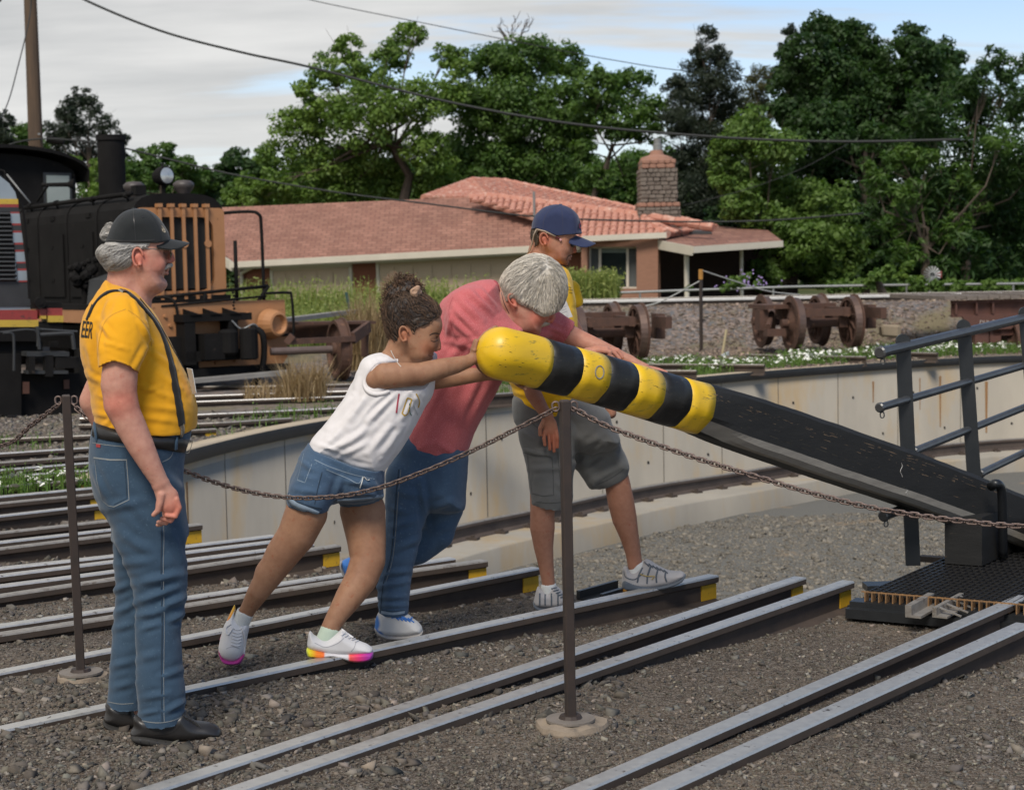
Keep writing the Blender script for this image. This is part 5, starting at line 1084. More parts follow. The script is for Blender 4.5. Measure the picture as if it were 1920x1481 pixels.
for pts, r in (([(0, 623), (65, 619), (70, 650)], .012), ([(70, 617), (145, 622)], .014), ([(5, 625), (22, 625), (26, 640), (26, 695)], .016), ([(70, 612), (74, 655)], .022), ([(75, 628), (130, 625), (136, 632), (139, 655)], .026)):
    g = MB(); P = [px_on_S(x, y, .95) for x, y in pts]; g.tube(spl(P, 3) if len(P) > 2 else P, r, 7); obj('grab_iron', g.d, M_lgry, parent=sil)
g = MB(); P = [px_on_S(x, y, .1) for x, y in ((38, 380), (44, 400), (48, 440), (55, 560))]; g.tube(spl(P, 3), .014, 6); obj('hand_hold', g.d, M_lblk, parent=sil)

# ================================================================== RUSTY WHEEL TRUCKS
def wheel_prof(s=1, R=.44):
    return [(-.10, 0.0), (-.10, .09), (-.05, .10), (-.02, .20), (.0, .30), (-.02, .355), (-.065, .37), (-.065, R - .01), (.045, R - .0), (.055, R + .03), (.075, R + .03), (.08, .36), (.03, .34), (.05, .2), (.10, .10), (.10, 0)]
def truck(cx, cy, cz, phi, label, group, partial=False):
    ex = Vector((math.cos(phi), math.sin(phi), 0)); ey = Vector((-math.sin(phi), math.cos(phi), 0)); c = Vector((cx, cy, cz)); R = Matrix((ex, ey, Vector((0, 0, 1)))).transposed()
    rt = root('wheel_truck', c, label, 'wheel truck', group); P = lambda x, y, z: c + ex * x + ey * y + Vector((0, 0, z))
    for y in (0, 1.55):
        g = MB(); g.tube([P(-.72, y, .44), P(.72, y, .44)], .075, 14); obj('axle', g.d, M_rustd, parent=rt)
        for s in (-1, 1):
            g = MB(); pr = [(o * s, r) for o, r in wheel_prof()]; pr = pr if s > 0 else pr[::-1]
            g.lathe(P(s * .50, y, .44), ex, pr, 36, cap=False); g.m = [1 if (7 <= (i // 36 if s > 0 else 14 - i // 36) <= 7) else 0 for i in range(len(g.f))]
            w = obj('wheel', g.d, [M_rustd, M_tread], parent=rt, smooth=False)
            for k in range(9):
                q = 2 * math.pi * k / 9 + .2; dirv = Vector((0, 0, 1)) * math.sin(q) + ey * math.cos(q); q2 = q + .45; d2 = Vector((0, 0, 1)) * math.sin(q2) + ey * math.cos(q2)
                g = MB()
                for so in (-1, 1):
                    b_ = P(s * .50, y, .44) + ex * (so * .045 - .01 * s); g.tube([b_ + dirv * .10, b_ + (dirv + d2).normalized() * .22, b_ + d2 * .345], [.022, .016, .014], 5)
                obj('spoke', g.d, M_rustd, parent=w)
    g = MB(); 
    for s in (-1, 1):
        g.box(P(s * .33, .78, .62), (.10, 2.1, .15), R)
    g.box(P(0, .78, .62), (.98, .26, .26), R); g.box(P(0, -.22, .62), (.8, .08, .12), R); obj('side_frame', g.d, M_rustd, parent=rt, kind='stuff')
    for s in (-1, 1):
        for y in (0, 1.55): g = MB(); g.box(P(s * .33, y, .50), (.14, .24, .28), R); obj('journal_box', g.d, M_rustd, parent=rt)
    g = MB(); g.box(P(-.72, .55, .72), (.5, .9, .07), R); g.tube([P(-.98, -.1, .40), P(-.70, .55, .60)], .05, 8); g.box(P(-.95, .35, .50), (.14, .3, .34), R); g.box(P(-.86, -.05, .30), (.3, .2, .12), R); obj('brake_rigging', g.d, M_rustd, parent=rt, kind='stuff')
    g = MB(); g.box(P(.90, .2, .52), (.14, .3, .40), R); g.box(P(.80, -.35, .60), (.10, .7, .18), R); obj('brake_rigging', g.d, M_rustd, parent=rt)
    return rt
tr_ = D(1542, 612, 28.6); zb1 = .10
truck(tr_.x, tr_.y, zb1, math.radians(10), 'rusty four wheel truck standing alone right of the far chain post', 'rusty freight car trucks')
tr2 = D(1146, 632, 27.0); truck(tr2.x - .06, tr2.y, .06, math.radians(12), 'rusty wheel truck half hidden behind the young man and the striped beam', 'rusty freight car trucks')
# wheel frame on the left
fr = root('wheel_truck', D(620, 715, 24.3), 'dark rusty wheel frame beside the dry weeds left of the girl', 'wheel truck')
g = MB(); ce = D(622, 655, 24.6); exf = Vector((.93, .37, 0)).normalized(); g.tube([ce - exf * .9, ce + exf * .2], .055, 12); obj('axle', g.d, mat('greyish_axle', (.16, .12, .11), (.1, .07, .06), rough=.6, metal=.3), parent=fr)
g = MB(); g.lathe(ce + exf * .10, exf, [(o, r * 1.0) for o, r in wheel_prof(R=.43)], 36, cap=False); w = obj('wheel', g.d, M_rustd, parent=fr)
def fb(x0, y0, Y0, x1, y1, Y1, w, h, name='frame_beam'): g = MB(); g.bar(D(x0, y0, Y0), D(x1, y1, Y1), w, h); obj(name, g.d, M_rustd, parent=fr)
fb(545, 606, 25.0, 692, 604, 25.6, .5, .04, 'frame_plate'); fb(540, 641, 23.7, 665, 635, 24.3, .06, .08); fb(662, 634, 24.3, 692, 612, 24.9, .06, .16); fb(538, 632, 23.7, 548, 640, 23.7, .06, .14); fb(500, 625, 25.2, 690, 622, 25.9, .06, .25); fb(684, 605, 24.9, 684, 668, 24.9, .10, .10)
# flat wagon at the right edge
wg = root('flat_wagon', D(1850, 640, 29), 'brown flat wagon with timber deck and pale painted lettering at the right edge', 'wagon')
M_wb = mat('wagon_brown', (.12, .05, .035), (.08, .038, .03), rough=.85, scale=6, bump=.002)
wx = Vector((.985, .17, 0)).normalized(); wa = D(1766, 576, 29.0); RW = Matrix((wx, Vector((-wx.y, wx.x, 0)), Vector((0, 0, 1)))).transposed()
def WP(x, y, z): return wa + wx * x + Vector((-wx.y, wx.x, 0)) * y + Vector((0, 0, z))
M_plk = mat('wagon_plank', (.20, .165, .14), (.12, .10, .085), rough=.9, scale=8)
for k in range(20): g = MB(); g.box(WP(.1 + k * .2, 1.1, .155 + random.uniform(-.012, .012)), (.185, 2.4, .06), RW); obj('deck_plank', g.d, M_plk, parent=wg)
g = MB(); g.box(WP(2.2, .05, .08), (4.0, .10, .05), RW); g.box(WP(2.2, .05, -.16), (4.0, .10, .04), RW); g.box(WP(2.2, .07, -.04), (4.0, .03, .2), RW); obj('side_sill', g.d, M_wb, parent=wg)
for x in (.25, .62, .92): g = MB(); g.box(WP(x, .01, -.03), (.03, .08, .2), RW); obj('stake_pocket', g.d, M_wb, parent=wg)
g = MB(); g.quad(WP(.55, -.02, -.40), WP(1.25, -.02, -.40), WP(1.55, -.02, -.16), WP(.35, -.02, -.16), t=.06); obj('letter_plate', g.d, M_wb, parent=wg)
for x, z, w, h in ((1.0, -.5, .2, .25), (1.6, -.45, .14, .9), (1.75, -.35, .12, .7), (.75, -.55, .25, .2), (1.2, -.45, .5, .12), (3.0, -.5, .2, .8), (2.5, -.3, 2.5, .12)): g = MB(); g.box(WP(x, .15, z), (w, .2, h), RW); obj('underframe', g.d, M_wb, parent=wg)
for s in (0, 1.4):
    g = MB(); g.lathe(WP(1.35, .2 + s * .9, -.62), wx, [(o, r * .95) for o, r in wheel_prof()], 24, cap=False); obj('wheel', g.d, M_rustd, parent=wg)
def text_mesh(body, size, m, place, parent, name='lettering', ext=.0, font_w=1.0, bold=0):
    cu = bpy.data.curves.new('t', 'FONT'); cu.body = body; cu.size = size; cu.extrude = ext; cu.offset = bold; cu.align_x = 'CENTER'; cu.align_y = 'CENTER'; cu.resolution_u = 3; to = bpy.data.objects.new('t', cu); COL.objects.link(to)
    dg = bpy.context.evaluated_depsgraph_get(); me = to.evaluated_get(dg).to_mesh(); v = [Vector((p.co.x * font_w, p.co.y, p.co.z)) for p in me.vertices]; f = [tuple(p.vertices) for p in me.polygons]; to.to_mesh_clear() if hasattr(to, 'to_mesh_clear') else None
    bpy.data.objects.remove(to); bpy.data.curves.remove(cu); return obj(name, ([place(p) for p in v], f), m, parent=parent, kind='stuff')
M_let = mat('pale_lettering', (.55, .5, .45))
text_mesh('DUI  D', .10, M_let, lambda p: WP(.82 + p.x, -.026, -.28 + p.y), wg)
# garden windmill
wm_ = root('garden_windmill', D(1748, 545, 40), 'small garden windmill with pale blades under the dark trees', 'windmill')
g = MB(); 
for sx, sy in ((-1, -1), (1, -1), (1, 1), (-1, 1)): b_ = D(1748, 548, 40); g.tube([b_ + Vector((sx * .16, sy * .16, -.5)), D(1748, 512, 40)], .012, 5)
obj('tower', g.d, M_galv, parent=wm_)
c = D(1748, 515, 39.9)
for k in range(16):
    q = 2 * math.pi * k / 16; d = Vector((math.cos(q), 0, math.sin(q))); p = Vector((-math.sin(q), 0, math.cos(q))); g = MB(); a, b = c + d * .05, c + d * .20; g.add([a - p * .008, a + p * .008, b + p * .020 + Vector((0, .03, 0)), b - p * .020], [(0, 1, 2, 3)]); obj('blade', g.d, mat('windmill_blade', (.40, .41, .40), (.25, .25, .25), scale=9), parent=wm_)
g = MB(); g.quad(c + Vector((.1, .12, -.05)), c + Vector((.26, .14, -.08)), c + Vector((.26, .14, .08)), c + Vector((.1, .12, .05)), t=.004); obj('tail_vane', g.d, mat('vane_red', (.25, .06, .05)), parent=wm_)

# ================================================================== POLES, FENCES, WIRES
M_wood = mat('pole_wood', (.12, .075, .045), (.055, .038, .027), rough=.9, scale=3, stretch=(2, 2, .25), bump=.006, bscale=18)
up_ = root('utility_pole', D(78, 430, 45), 'tall brown wooden utility pole behind the cab roof', 'utility pole')
g = MB(); pb, pt = D(78, 560, 45), D(50, -180, 45); g.tube([pb, pt], [.21, .15], 14); obj('pole', g.d, M_wood, parent=up_)
g = MB(); g.lathe(D(74, 252, 44.8), (0, -1, 0), [(0, .03), (.06, .03)], 6); obj('bolt', g.d, M_galv, parent=up_)
g = MB(); g.tube([D(88, 262, 44.8), D(120, 266, 44.8)], .09, 8); obj('splice_case', g.d, M_lblk, parent=up_)
M_wire = mat('wire_black', (.02, .022, .022), rough=.7)
def wire(px, Ya, Yb, r, label, m=None):
    x0, x1 = px[0][0], px[-1][0]; P = spl([D(x, y, Ya + (Yb - Ya) * (x - x0) / (x1 - x0)) for x, y in px], 8); g = MB(); g.tube(P, r, 6)
    tag(obj('overhead_cable', g.d, m or M_wire, smooth=True), label, 'cable', 'overhead cables')
wire([(60,-60),(150,-4),(300,58),(450,98),(580,126),(800,182),(950,213),(1100,236),(1270,252),(1430,262),(1600,266),(1800,262)], 45, 38, .034, 'thick cable sagging from the top left across all the trees')
wire([(440,-40),(580,0),(800,45),(1000,85),(1160,115),(1290,134),(1480,148),(1680,153),(1950,150)], 60, 60, .016, 'thin cable crossing the sky at the top')
wire([(-60,300),(60,262),(200,272),(330,302),(450,330),(640,362),(800,382),(960,402),(1060,410),(1180,414),(1320,416),(1450,413),(1620,400)], 45, 40, .024, 'cable crossing low in front of the house roof')
wire([(-30,260),(10,205),(35,120),(56,30),(58,-20)], 40, 44, .016, 'guy cable left of the utility pole')
wire([(0,4),(14,-30)], 30, 30, .016, 'cable stub in the top left corner')
wire([(1280,386),(1400,355),(1500,318),(1590,270)], 45, 45, .009, 'cable rising right of the chimney towards the thick one', M_wire)
g = MB(); P = [D(x, y, 39.5) for x, y in ((880, 556), (1132, 550), (1300, 544), (1480, 538), (1650, 535), (1920, 532), (2300, 530))]; g.tube(P, .03, 8)
fn = root('pipe_fence', D(1500, 545, 39.5), 'low galvanised pipe fence running behind the main line', 'fence'); obj('top_rail', g.d, M_galv, parent=fn)
for x, y in ((1200, 548), (1450, 539), (1700, 534), (1900, 532), (1000, 553)): g = MB(); p = D(x, y, 39.5); g.tube([p, p - Vector((0, 0, .9))], .025, 7); obj('fence_post', g.d, M_galv, parent=fn)
fp = root('chain_post', D(1315, 672, 30.3), 'thin far chain post with yellow cap on the ballast slope', 'post', 'steel posts holding the barrier chain')
g = MB(); g.tube([D(1315, 672, 30.3), D(1314, 512, 30.3)], .032, 8); obj('shaft', g.d, M_post, parent=fp); g = MB(); g.tube([D(1314, 524, 30.3), D(1314, 505, 30.3)], .042, 8); obj('post_cap', g.d, mat('cap_ochre', (.45, .22, .04), (.3, .14, .03)), parent=fp)
wire2 = []
for px, lb in ([((1190, 578), (1240, 565), (1314, 526)), 'slack chain from the far post down to the left'], [((1316, 507), (1380, 528), (1440, 546), (1500, 553)), 'slack chain from the far post down to the right']):
    g = MB(); g.tube(spl([D(x, y, 30.3) for x, y in px], 6), .013, 6); tag(obj('chain', g.d, M_galv), lb, 'chain', 'far barrier chains')
g = MB(); g.tube([D(1354, 668, 29), D(1362, 618, 29)], .022, 7); tag(obj('stake', g.d, mat('stake_pale', (.5, .42, .25))), 'thin pale wooden stake in the ballast by a grey rag', 'stake')
g = MB(); p = D(1358, 669, 28.8); g.loft([[p + Vector((-.1, 0, 0)), p + Vector((0, -.05, .0)), p + Vector((.09, 0, 0)), p + Vector((0, .05, 0))], [p + Vector((-.05, 0, .04)), p + Vector((0, -.02, .06)), p + Vector((.08, 0, .10)), p + Vector((.02, .04, .07))]]); tag(obj('rag', g.d, mat('rag_grey', (.35, .38, .38))), 'crumpled grey rag at the foot of the thin stake', 'rag')
me_r = rock_mesh('boulder', mat('tan_rock', (.27, .21, .14), (.2, .16, .11), scale=9, bump=.004), 33); o = bpy.data.objects.new('boulder', me_r); COL.objects.link(o); o.location = D(1668, 620, 28.8) ; o.scale = (.34, .25, .2); tag(o, 'tan boulder on the slope right of the wheel truck', 'boulder')
gp = root('fence_stake', D(652, 578, 31), 'leaning green metal stake in the weeds left of the girl', 'stake'); g = MB(); g.tube([D(656, 583, 31), D(649, 548, 31)], .03, 6); obj('stake_shaft', g.d, mat('stake_green', (.03, .09, .08)), parent=gp)

# ================================================================== WEEDS, GRASS, FLOWERS
def blades(name, n, fpos, hmin, hmax, w, mkey, seed, lean=.35, leafy=0.0, kind='stuff', **tg):
    rng = np.random.default_rng(seed); P = fpos(rng, n); n = len(P); h = rng.uniform(hmin, hmax, n); q = rng.uniform(0, 2 * math.pi, n); ln = rng.uniform(0, lean, n) * h; dx = np.stack([np.cos(q) * ln, np.sin(q) * ln, np.zeros(n)], -1); sx = np.stack([np.cos(q + 1.57), np.sin(q + 1.57), np.zeros(n)], -1) * w
    up = np.stack([np.zeros(n), np.zeros(n), h], -1); V = np.stack([P - sx, P + sx, P + up * .55 + dx * .35 + sx * .8, P + up * .55 + dx * .35 - sx * .8, P + up + dx + sx * .15, P + up + dx - sx * .15], 1).reshape(-1, 3)
    b = (np.arange(n) * 6)[:, None]; F = np.concatenate([b + np.array([[0, 1, 2, 3]]), b + np.array([[3, 2, 4, 5]])]); c = np.repeat(rng.uniform(0, 1, n), 6); Cc = [c]; Vs = [V]; Fs = [F]
    if leafy:
        m = int(n * leafy); i = rng.integers(0, n, m); t = rng.uniform(.2, 1.02, m)[:, None]; p = P[i] + up[i] * t + dx[i] * t + rng.normal(size=(m, 3)) * .02; d = rng.normal(size=(m, 3)); d /= np.linalg.norm(d, axis=1, keepdims=True); e = np.cross(d, rng.normal(size=(m, 3))); e /= np.linalg.norm(e, axis=1, keepdims=True); s = rng.uniform(.5, 1.2, m)[:, None] * w * 3.2
        V2 = np.stack([p, p + d * s + e * s * .4, p + d * s * 2, p + d * s - e * s * .4], 1).reshape(-1, 3); Vs.append(V2); Fs.append(np.arange(len(V2)).reshape(-1, 4) + len(V)); Cc.append(np.repeat(np.clip(t[:, 0] * .8 + rng.uniform(-.2, .3, m), 0, 1), 4))
    c = np.concatenate(Cc); o = obj(name, (np.concatenate(Vs), np.concatenate(Fs)), LM[mkey], attrs={'Col': np.stack([c] * 3, -1)}, kind=kind); return tag(o, **tg) if tg else o
def zone(x0, x1, y0, y1, f=None):
    def fn(rng, n):
        x = rng.uniform(x0, x1, n * 2); y = rng.uniform(y0, y1, n * 2); ok = pitd(x, y) > .12
        if f is not None: ok &= f(x, y, rng)
        x, y = x[ok][:n], y[ok][:n]; return np.stack([x, y, hg(x, y)], -1)
    return fn
def clumpy(sc, th_, sd=5): return lambda x, y, rng: vnoise(np.stack([x, y, x * 0], -1), sc, sd) > th_
blades('tall_weeds', 6500, zone(-5.6, .8, 29.6, 33.4, lambda x, y, r: (vnoise(np.stack([x, y, x * 0], -1), .9, 3) > -.35)), .2, .74, .012, 'yell', 41, leafy=5)
blades('tall_weeds', 1800, zone(1.1, 2.3, 36.4, 37.4), .45, .85, .014, 'yell', 42, leafy=5)
blades('dry_grass', 3000, zone(-2.6, -1.6, 26.6, 30.5), .12, .40, .009, 'dry', 43, lean=.8)
blades('dry_grass', 1500, zone(-9, 0, 15.2, 21, clumpy(1.5, .35, 9)), .03, .16, .006, 'green', 44, lean=.8, leafy=2)
def tuft(cx, cy, z, r, n, h, name, key, label, cat, seed, w=.010, lean=1.3):
    rng = np.random.default_rng(seed)
    def fn(rng, n): a = rng.uniform(0, 6.28, n); q = r * np.sqrt(rng.uniform(0, 1, n)); return np.stack([cx + q * np.cos(a), cy + q * np.sin(a), np.full(n, z)], -1)
    o = blades(name, n, fn, h * .5, h, w, key, seed, lean=lean, kind='thing', label=label, cat=cat)
    return o
tp = G(570, 744, 0); tuft(tp.x, tp.y + .1, -.05, .30, 420, .56, 'dry_weed_tuft', 'dry', 'straw coloured dead weed tuft before the rusty wheel frame', 'dry weeds', 51, w=.007, lean=1.0)
tp = G(500, 742, 0); tuft(tp.x, tp.y + .1, -.05, .32, 220, .28, 'dry_weed_tuft', 'dry', 'low straw coloured weeds under the orange buffer beam', 'dry weeds', 52, w=.006, lean=1.4)
tp = D(690, 610, 27); tuft(tp.x, tp.y, tp.z - .45, .35, 500, 1.0, 'dry_weed_tuft', 'dry', 'pale dry grass clump just left of the girl\'s curly hair', 'dry weeds', 53, w=.008, lean=.7)
tp = G(1570, 648, .1); tuft(tp.x, tp.y + 3.2, .3, .3, 120, .5, 'dry_weed_tuft', 'dry', 'small dry stalks above the right wheel truck on the bank', 'dry weeds', 54, w=.007, lean=.6)
# white flowers along the far rim and at the left
M_petal = mat('white_petals', (.78, .78, .72), (.7, .7, .62), rough=.7)
def flowers(name, n, fpos, seed, r=(.018, .035), zo=(.05, .13)):
    rng = np.random.default_rng(seed); P = fpos(rng, n); n = len(P); V = []; F = []; s = rng.uniform(*r, n); k = 6
    a = np.arange(k) / k * 2 * math.pi; c = P + np.array([0, 0, 1]) * rng.uniform(*zo, (n, 1)); tl = rng.normal(size=(n, 2)) * .4
    ring = np.stack([np.cos(a)[None] * s[:, None], np.sin(a)[None] * s[:, None], (np.cos(a)[None] * tl[:, :1] + np.sin(a)[None] * tl[:, 1:]) * s[:, None] + s[:, None] * .3], -1) + c[:, None]
    V = np.concatenate([c[:, None], ring], 1).reshape(-1, 3); b = (np.arange(n) * (k + 1))[:, None, None]; F = (b + np.array([[0, 1 + i, 1 + (i + 1) % k] for i in range(k)])[None]).reshape(-1, 3); obj(name, (V, F), M_petal, kind='stuff')
def rimzone(a0, a1, o0, o1, cl=None):
    def fn(rng, n):
        a = np.radians(rng.uniform(a0, a1, n * 3)); o = rng.uniform(o0, o1, n * 3); r = RP(a) + o; x, y = PC[0] + r * np.cos(a), PC[1] + r * np.sin(a)
        if cl: ok = vnoise(np.stack([x, y, x * 0], -1), cl[0], cl[1]) > cl[2]; x, y = x[ok], y[ok]
        x, y = x[:n], y[:n]; return np.stack([x, y, hg(x, y)], -1)
    return fn
flowers('white_flowers', 1150, rimzone(68, 128, .35, 2.6, (.55, 4, -.12)), 61); blades('rim_grass', 9000, rimzone(60, 135, .2, 2.7, (.55, 4, -.3)), .05, .16, .008, 'green', 62, leafy=1.5)
lf_ = G(50, 905, 0); flowers('white_flowers', 34, lambda rng, n: np.stack([rng.normal(lf_.x, .22, n), rng.normal(lf_.y, .25, n), np.full(n, -.02)], -1), 63, r=(.022, .036), zo=(.02, .12))
blades('rim_grass', 260, lambda rng, n: np.stack([rng.normal(lf_.x + .1, .32, n), rng.normal(lf_.y, .3, n), np.full(n, -.06)], -1), .06, .2, .006, 'green', 64, leafy=3)
blades('rim_grass', 380, rimzone(140, 165, .1, 1.2, (1.2, 7, .1)), .05, .2, .006, 'green', 65, leafy=2)
# ================================================================== FIGURE BUILDER (smooth solids blended on a grid, then meshed)
def smin(a, b, k):
    h = np.clip(.5 + .5 * (b - a) / k, 0, 1); return b * (1 - h) + a * h - k * h * (1 - h)
def cr_px(P, n=5, closed=True):
    """smooth a polygon given in sight coordinates"""
    P = np.array(P, float); m = len(P); out = []
    for i in range(m):
        a, b, c, d = P[(i - 1) % m], P[i], P[(i + 1) % m], P[(i + 2) % m]
        for t in np.arange(n) / n: out.append(.5 * ((2 * b) + (c - a) * t + (2 * a - 5 * b + 4 * c - d) * t * t + (3 * b - a - 3 * c + d) * t ** 3))
    return np.array(out)
class Fig:
    def __init__(s, px0, Y0, name_root):
        d = ray(px0, HOR); w = Vector((d.x, d.y, 0)).normalized(); s.w = w; s.u = Vector((w.y, -w.x, 0)); p = D(px0, HOR, Y0); s.W0 = p.dot(w); s.root = name_root; s.A = np.array([list(s.u), [0, 0, 1], list(w)])
    def loc(s, px, py, dw):
        d = ray(px, py); t = (s.W0 + dw) / (d.dot(s.w)); P = CAMP + d * t; return np.array([P.dot(s.u), P.z, P.dot(s.w) - s.W0])
    def mpp(s, dw=0): return (s.W0 + dw) / FOC
    def world(s, L): L = np.array(L, float); L = L + np.array([0, 0, s.W0]); return L @ s.A
    def px_of(s, Lv):
        P = s.world(Lv) - np.array(list(CAMP)); F, R, U = (np.array(list(v)) for v in (_F, _R, _U)); z = P @ F; return 960 + P @ R / z * FOC, 740.5 - P @ U / z * FOC
    # primitives ------------------------------------------------
    def ch(s, nodes, k=.015, sub=False, both=False):
        """nodes: (px, py, dw, r_px[, r_depth_m])"""
        N = []
        for n in nodes:
            r = n[3] * s.mpp(n[2]); rd = n[4] if len(n) > 4 and n[4] else r; N.append((s.loc(*n[:3]), r, r / rd))
        prim = [('ch', N, k, sub)]
        if both: prim += s.ch([(n[0], n[1], -n[2], *n[3:]) for n in nodes], k, sub)
        return prim
    def po(s, pts, dw, W, Rc, k=.02, sub=False, n=5, tilt=None, wfun=None):
        P = cr_px(pts, n) if n > 1 else np.array(pts, float); L = np.array([s.loc(x, y, dw) for x, y in P])[:, :2]; return [('po', L, dw, W, Rc, k, sub, wfun)]
    def fit(s, prims, pad=.03):
        lo = np.array([1e9] * 3); hi = -lo
        for p in prims:
            if p[3 if p[0] == 'ch' else 6]: continue
            if p[0] == 'ch':
                for c, r, sc in p[1]: e = np.array([r, r, r / sc]); lo = np.minimum(lo, c - e); hi = np.maximum(hi, c + e)
            else: lo = np.minimum(lo, [*p[1].min(0), p[2] - p[3]]); hi = np.maximum(hi, [*p[1].max(0), p[2] + p[3]])
        return lo - pad, hi + pad
    def grid(s, prims, h, lo=None, hi=None, noise=None):
        if lo is None: lo, hi = s.fit(prims)
        n = np.maximum(((hi - lo) / h).astype(int) + 1, 3); ax = [lo[i] + h * np.arange(n[i], dtype=np.float32) for i in range(3)]; Dg = np.full(n, 1.0, np.float32)
        def sl(a, b): 
            i0 = np.maximum(((a - lo) / h).astype(int), 0); i1 = np.minimum(((b - lo) / h).astype(int) + 2, n); return None if (i1 <= i0).any() else tuple(slice(i0[i], i1[i]) for i in range(3))
        for p in prims:
            if p[0] == 'ch':
                N, k, sub = p[1:]; e = k * 2 + 2 * h; a = np.min([c - np.array([r, r, r / q]) for c, r, q in N], 0) - e; b = np.max([c + np.array([r, r, r / q]) for c, r, q in N], 0) + e; S = sl(a, b)
                if S is None: continue
                X, Y, Z = np.meshgrid(*[ax[i][S[i]] for i in range(3)], indexing='ij', sparse=True); acc = None; segs = list(zip(N, N[1:])) if len(N) > 1 else [(N[0], N[0])]
                for (c0, r0, q0), (c1, r1, q1) in segs:
                    d = c1 - c0; L2 = float(d @ d) + 1e-9; t = np.clip(((X - c0[0]) * d[0] + (Y - c0[1]) * d[1] + (Z - c0[2]) * d[2]) / L2, 0, 1).astype(np.float32)
                    q = q0 + (q1 - q0) * t; dist = np.sqrt((X - c0[0] - d[0] * t) ** 2 + (Y - c0[1] - d[1] * t) ** 2 + ((Z - c0[2] - d[2] * t) * q) ** 2) - (r0 + (r1 - r0) * t); acc = dist if acc is None else smin(acc, dist, .004) if False else np.minimum(acc, dist)
            else:
                L, dw, W, Rc, k, sub, wfun = p[1:]; e = k * 2 + 2 * h; a = np.array([*L.min(0), dw - W * (1.25 if wfun else 1)]) - e; b = np.array([*L.max(0), dw + W * (1.25 if wfun else 1)]) + e; S = sl(a, b)
                if S is None: continue
                x, y = ax[0][S[0]], ax[1][S[1]]; X2, Y2 = np.meshgrid(x, y, indexing='ij'); best = np.full(X2.shape, 1e9, np.float32); ins = np.zeros(X2.shape, bool); m = len(L)
                for i in range(m):
                    p0, p1 = L[i], L[(i + 1) % m]; d = p1 - p0; t = np.clip(((X2 - p0[0]) * d[0] + (Y2 - p0[1]) * d[1]) / (d @ d + 1e-12), 0, 1); best = np.minimum(best, (X2 - p0[0] - d[0] * t) ** 2 + (Y2 - p0[1] - d[1] * t) ** 2)
                    if abs(p1[1] - p0[1]) > 1e-12: c = ((p0[1] > Y2) != (p1[1] > Y2)) & (X2 < (p1[0] - p0[0]) * (Y2 - p0[1]) / (p1[1] - p0[1]) + p0[0]); ins ^= c
                d2 = np.sqrt(best) * np.where(ins, -1, 1); q = np.maximum((d2 + Rc) / Rc, 0); Z = ax[2][S[2]][None, None, :]; Wl = W * (wfun(X2, Y2) if wfun else 1.0)
                Wl = Wl[:, :, None] if hasattr(Wl, 'shape') else Wl
                acc = ((np.sqrt((q ** 2)[:, :, None] + ((Z - dw) / Wl) ** 2) - 1) * min(Rc, W)).astype(np.float32)
            Dg[S] = -smin(-Dg[S], acc, k) if sub else smin(Dg[S], acc, k)
        return Dg, lo, h
    def mesh(s, prims, h, lo=None, hi=None, clip=None):
        Dg, lo, h = s.grid(prims, h, lo, hi); return surface_net(Dg, lo, h)
    def emit(s, name, VF, m, parent=None, disp=None, paint=None, folds=None, label=None, base=(1, 1, 1), noise=None, side=None):
        V, F = VF; Nn = vnormals(V, F)
        if folds or paint: X, Y = s.px_of(V)
        if noise:
            for (amp, sc, seed, st) in noise: Q = V * np.array(st); n = 1 - np.abs(fnoise(Q, sc, seed, 2)) * 1.6; V = V + Nn * (amp * n)[:, None]
        if folds:
            dd = np.zeros(len(V))
            for (x0, y0, x1, y1, wd, dep) in folds:
                ax_, ay = x1 - x0, y1 - y0; t = np.clip(((X - x0) * ax_ + (Y - y0) * ay) / (ax_ ** 2 + ay ** 2 + 1e-9), 0, 1); q = np.hypot(X - x0 - ax_ * t, Y - y0 - ay * t) / wd; en = np.sin(np.pi * np.clip(t, .06, .94)) ** .6
                dd += -dep * (np.exp(-q ** 2) - .55 * np.exp(-((q - 1.9) / .9) ** 2)) * en
            V = V + Nn * dd[:, None]
        col = np.tile(np.array(base, float), (len(V), 1))
        if paint:
            for (px, py, dw, r, c, soft) in paint:
                c0 = s.loc(px, py, dw); d = np.linalg.norm(V - c0, axis=1); w = smooth(r * (1 + soft), r * (1 - soft), d)[:, None]; col = col * (1 - w) + col * np.array(c) * w
        return obj(name, (s.world(V), F), m, parent=parent or s.root, smooth=True, attrs={'Col': col}, label=label)
    def bvh(s, *objs):
        vs = []; fs = []; n = 0
        for o in objs:
            org = ORI[o.name]; vs += [v.co + org for v in o.data.vertices]; fs += [[i + n for i in p.vertices] for p in o.data.polygons]; n = len(vs)
        return BVHTree.FromPolygons(vs, fs)
    def ribbon(s, B, px, width, name, m, off=.002, thick=.0, parent=None, label=None, sm=True, n=4, mat_idx=None):
        """a strip of cloth, leather or thread lying on the surface along sighted points"""
        P = []
        if sm and len(px) > 2: Q = spl([(x, y, (width if np.isscalar(width) else width[i])) for i, (x, y) in enumerate(px)], n); 
        else:
            Q = [Vector((x, y, width if np.isscalar(width) else width[i])) for i, (x, y) in enumerate(px)]; Q = [Q[i].lerp(Q[i + 1], t / n) for i in range(len(Q) - 1) for t in range(n)] + [Q[-1]]
        v = []; H = []
        for q in Q:
            h = B.ray_cast(CAMP, ray(q.x, q.y).normalized())
            if h[0] is not None: H.append((h[0], h[1], q.z * s.mpp()))
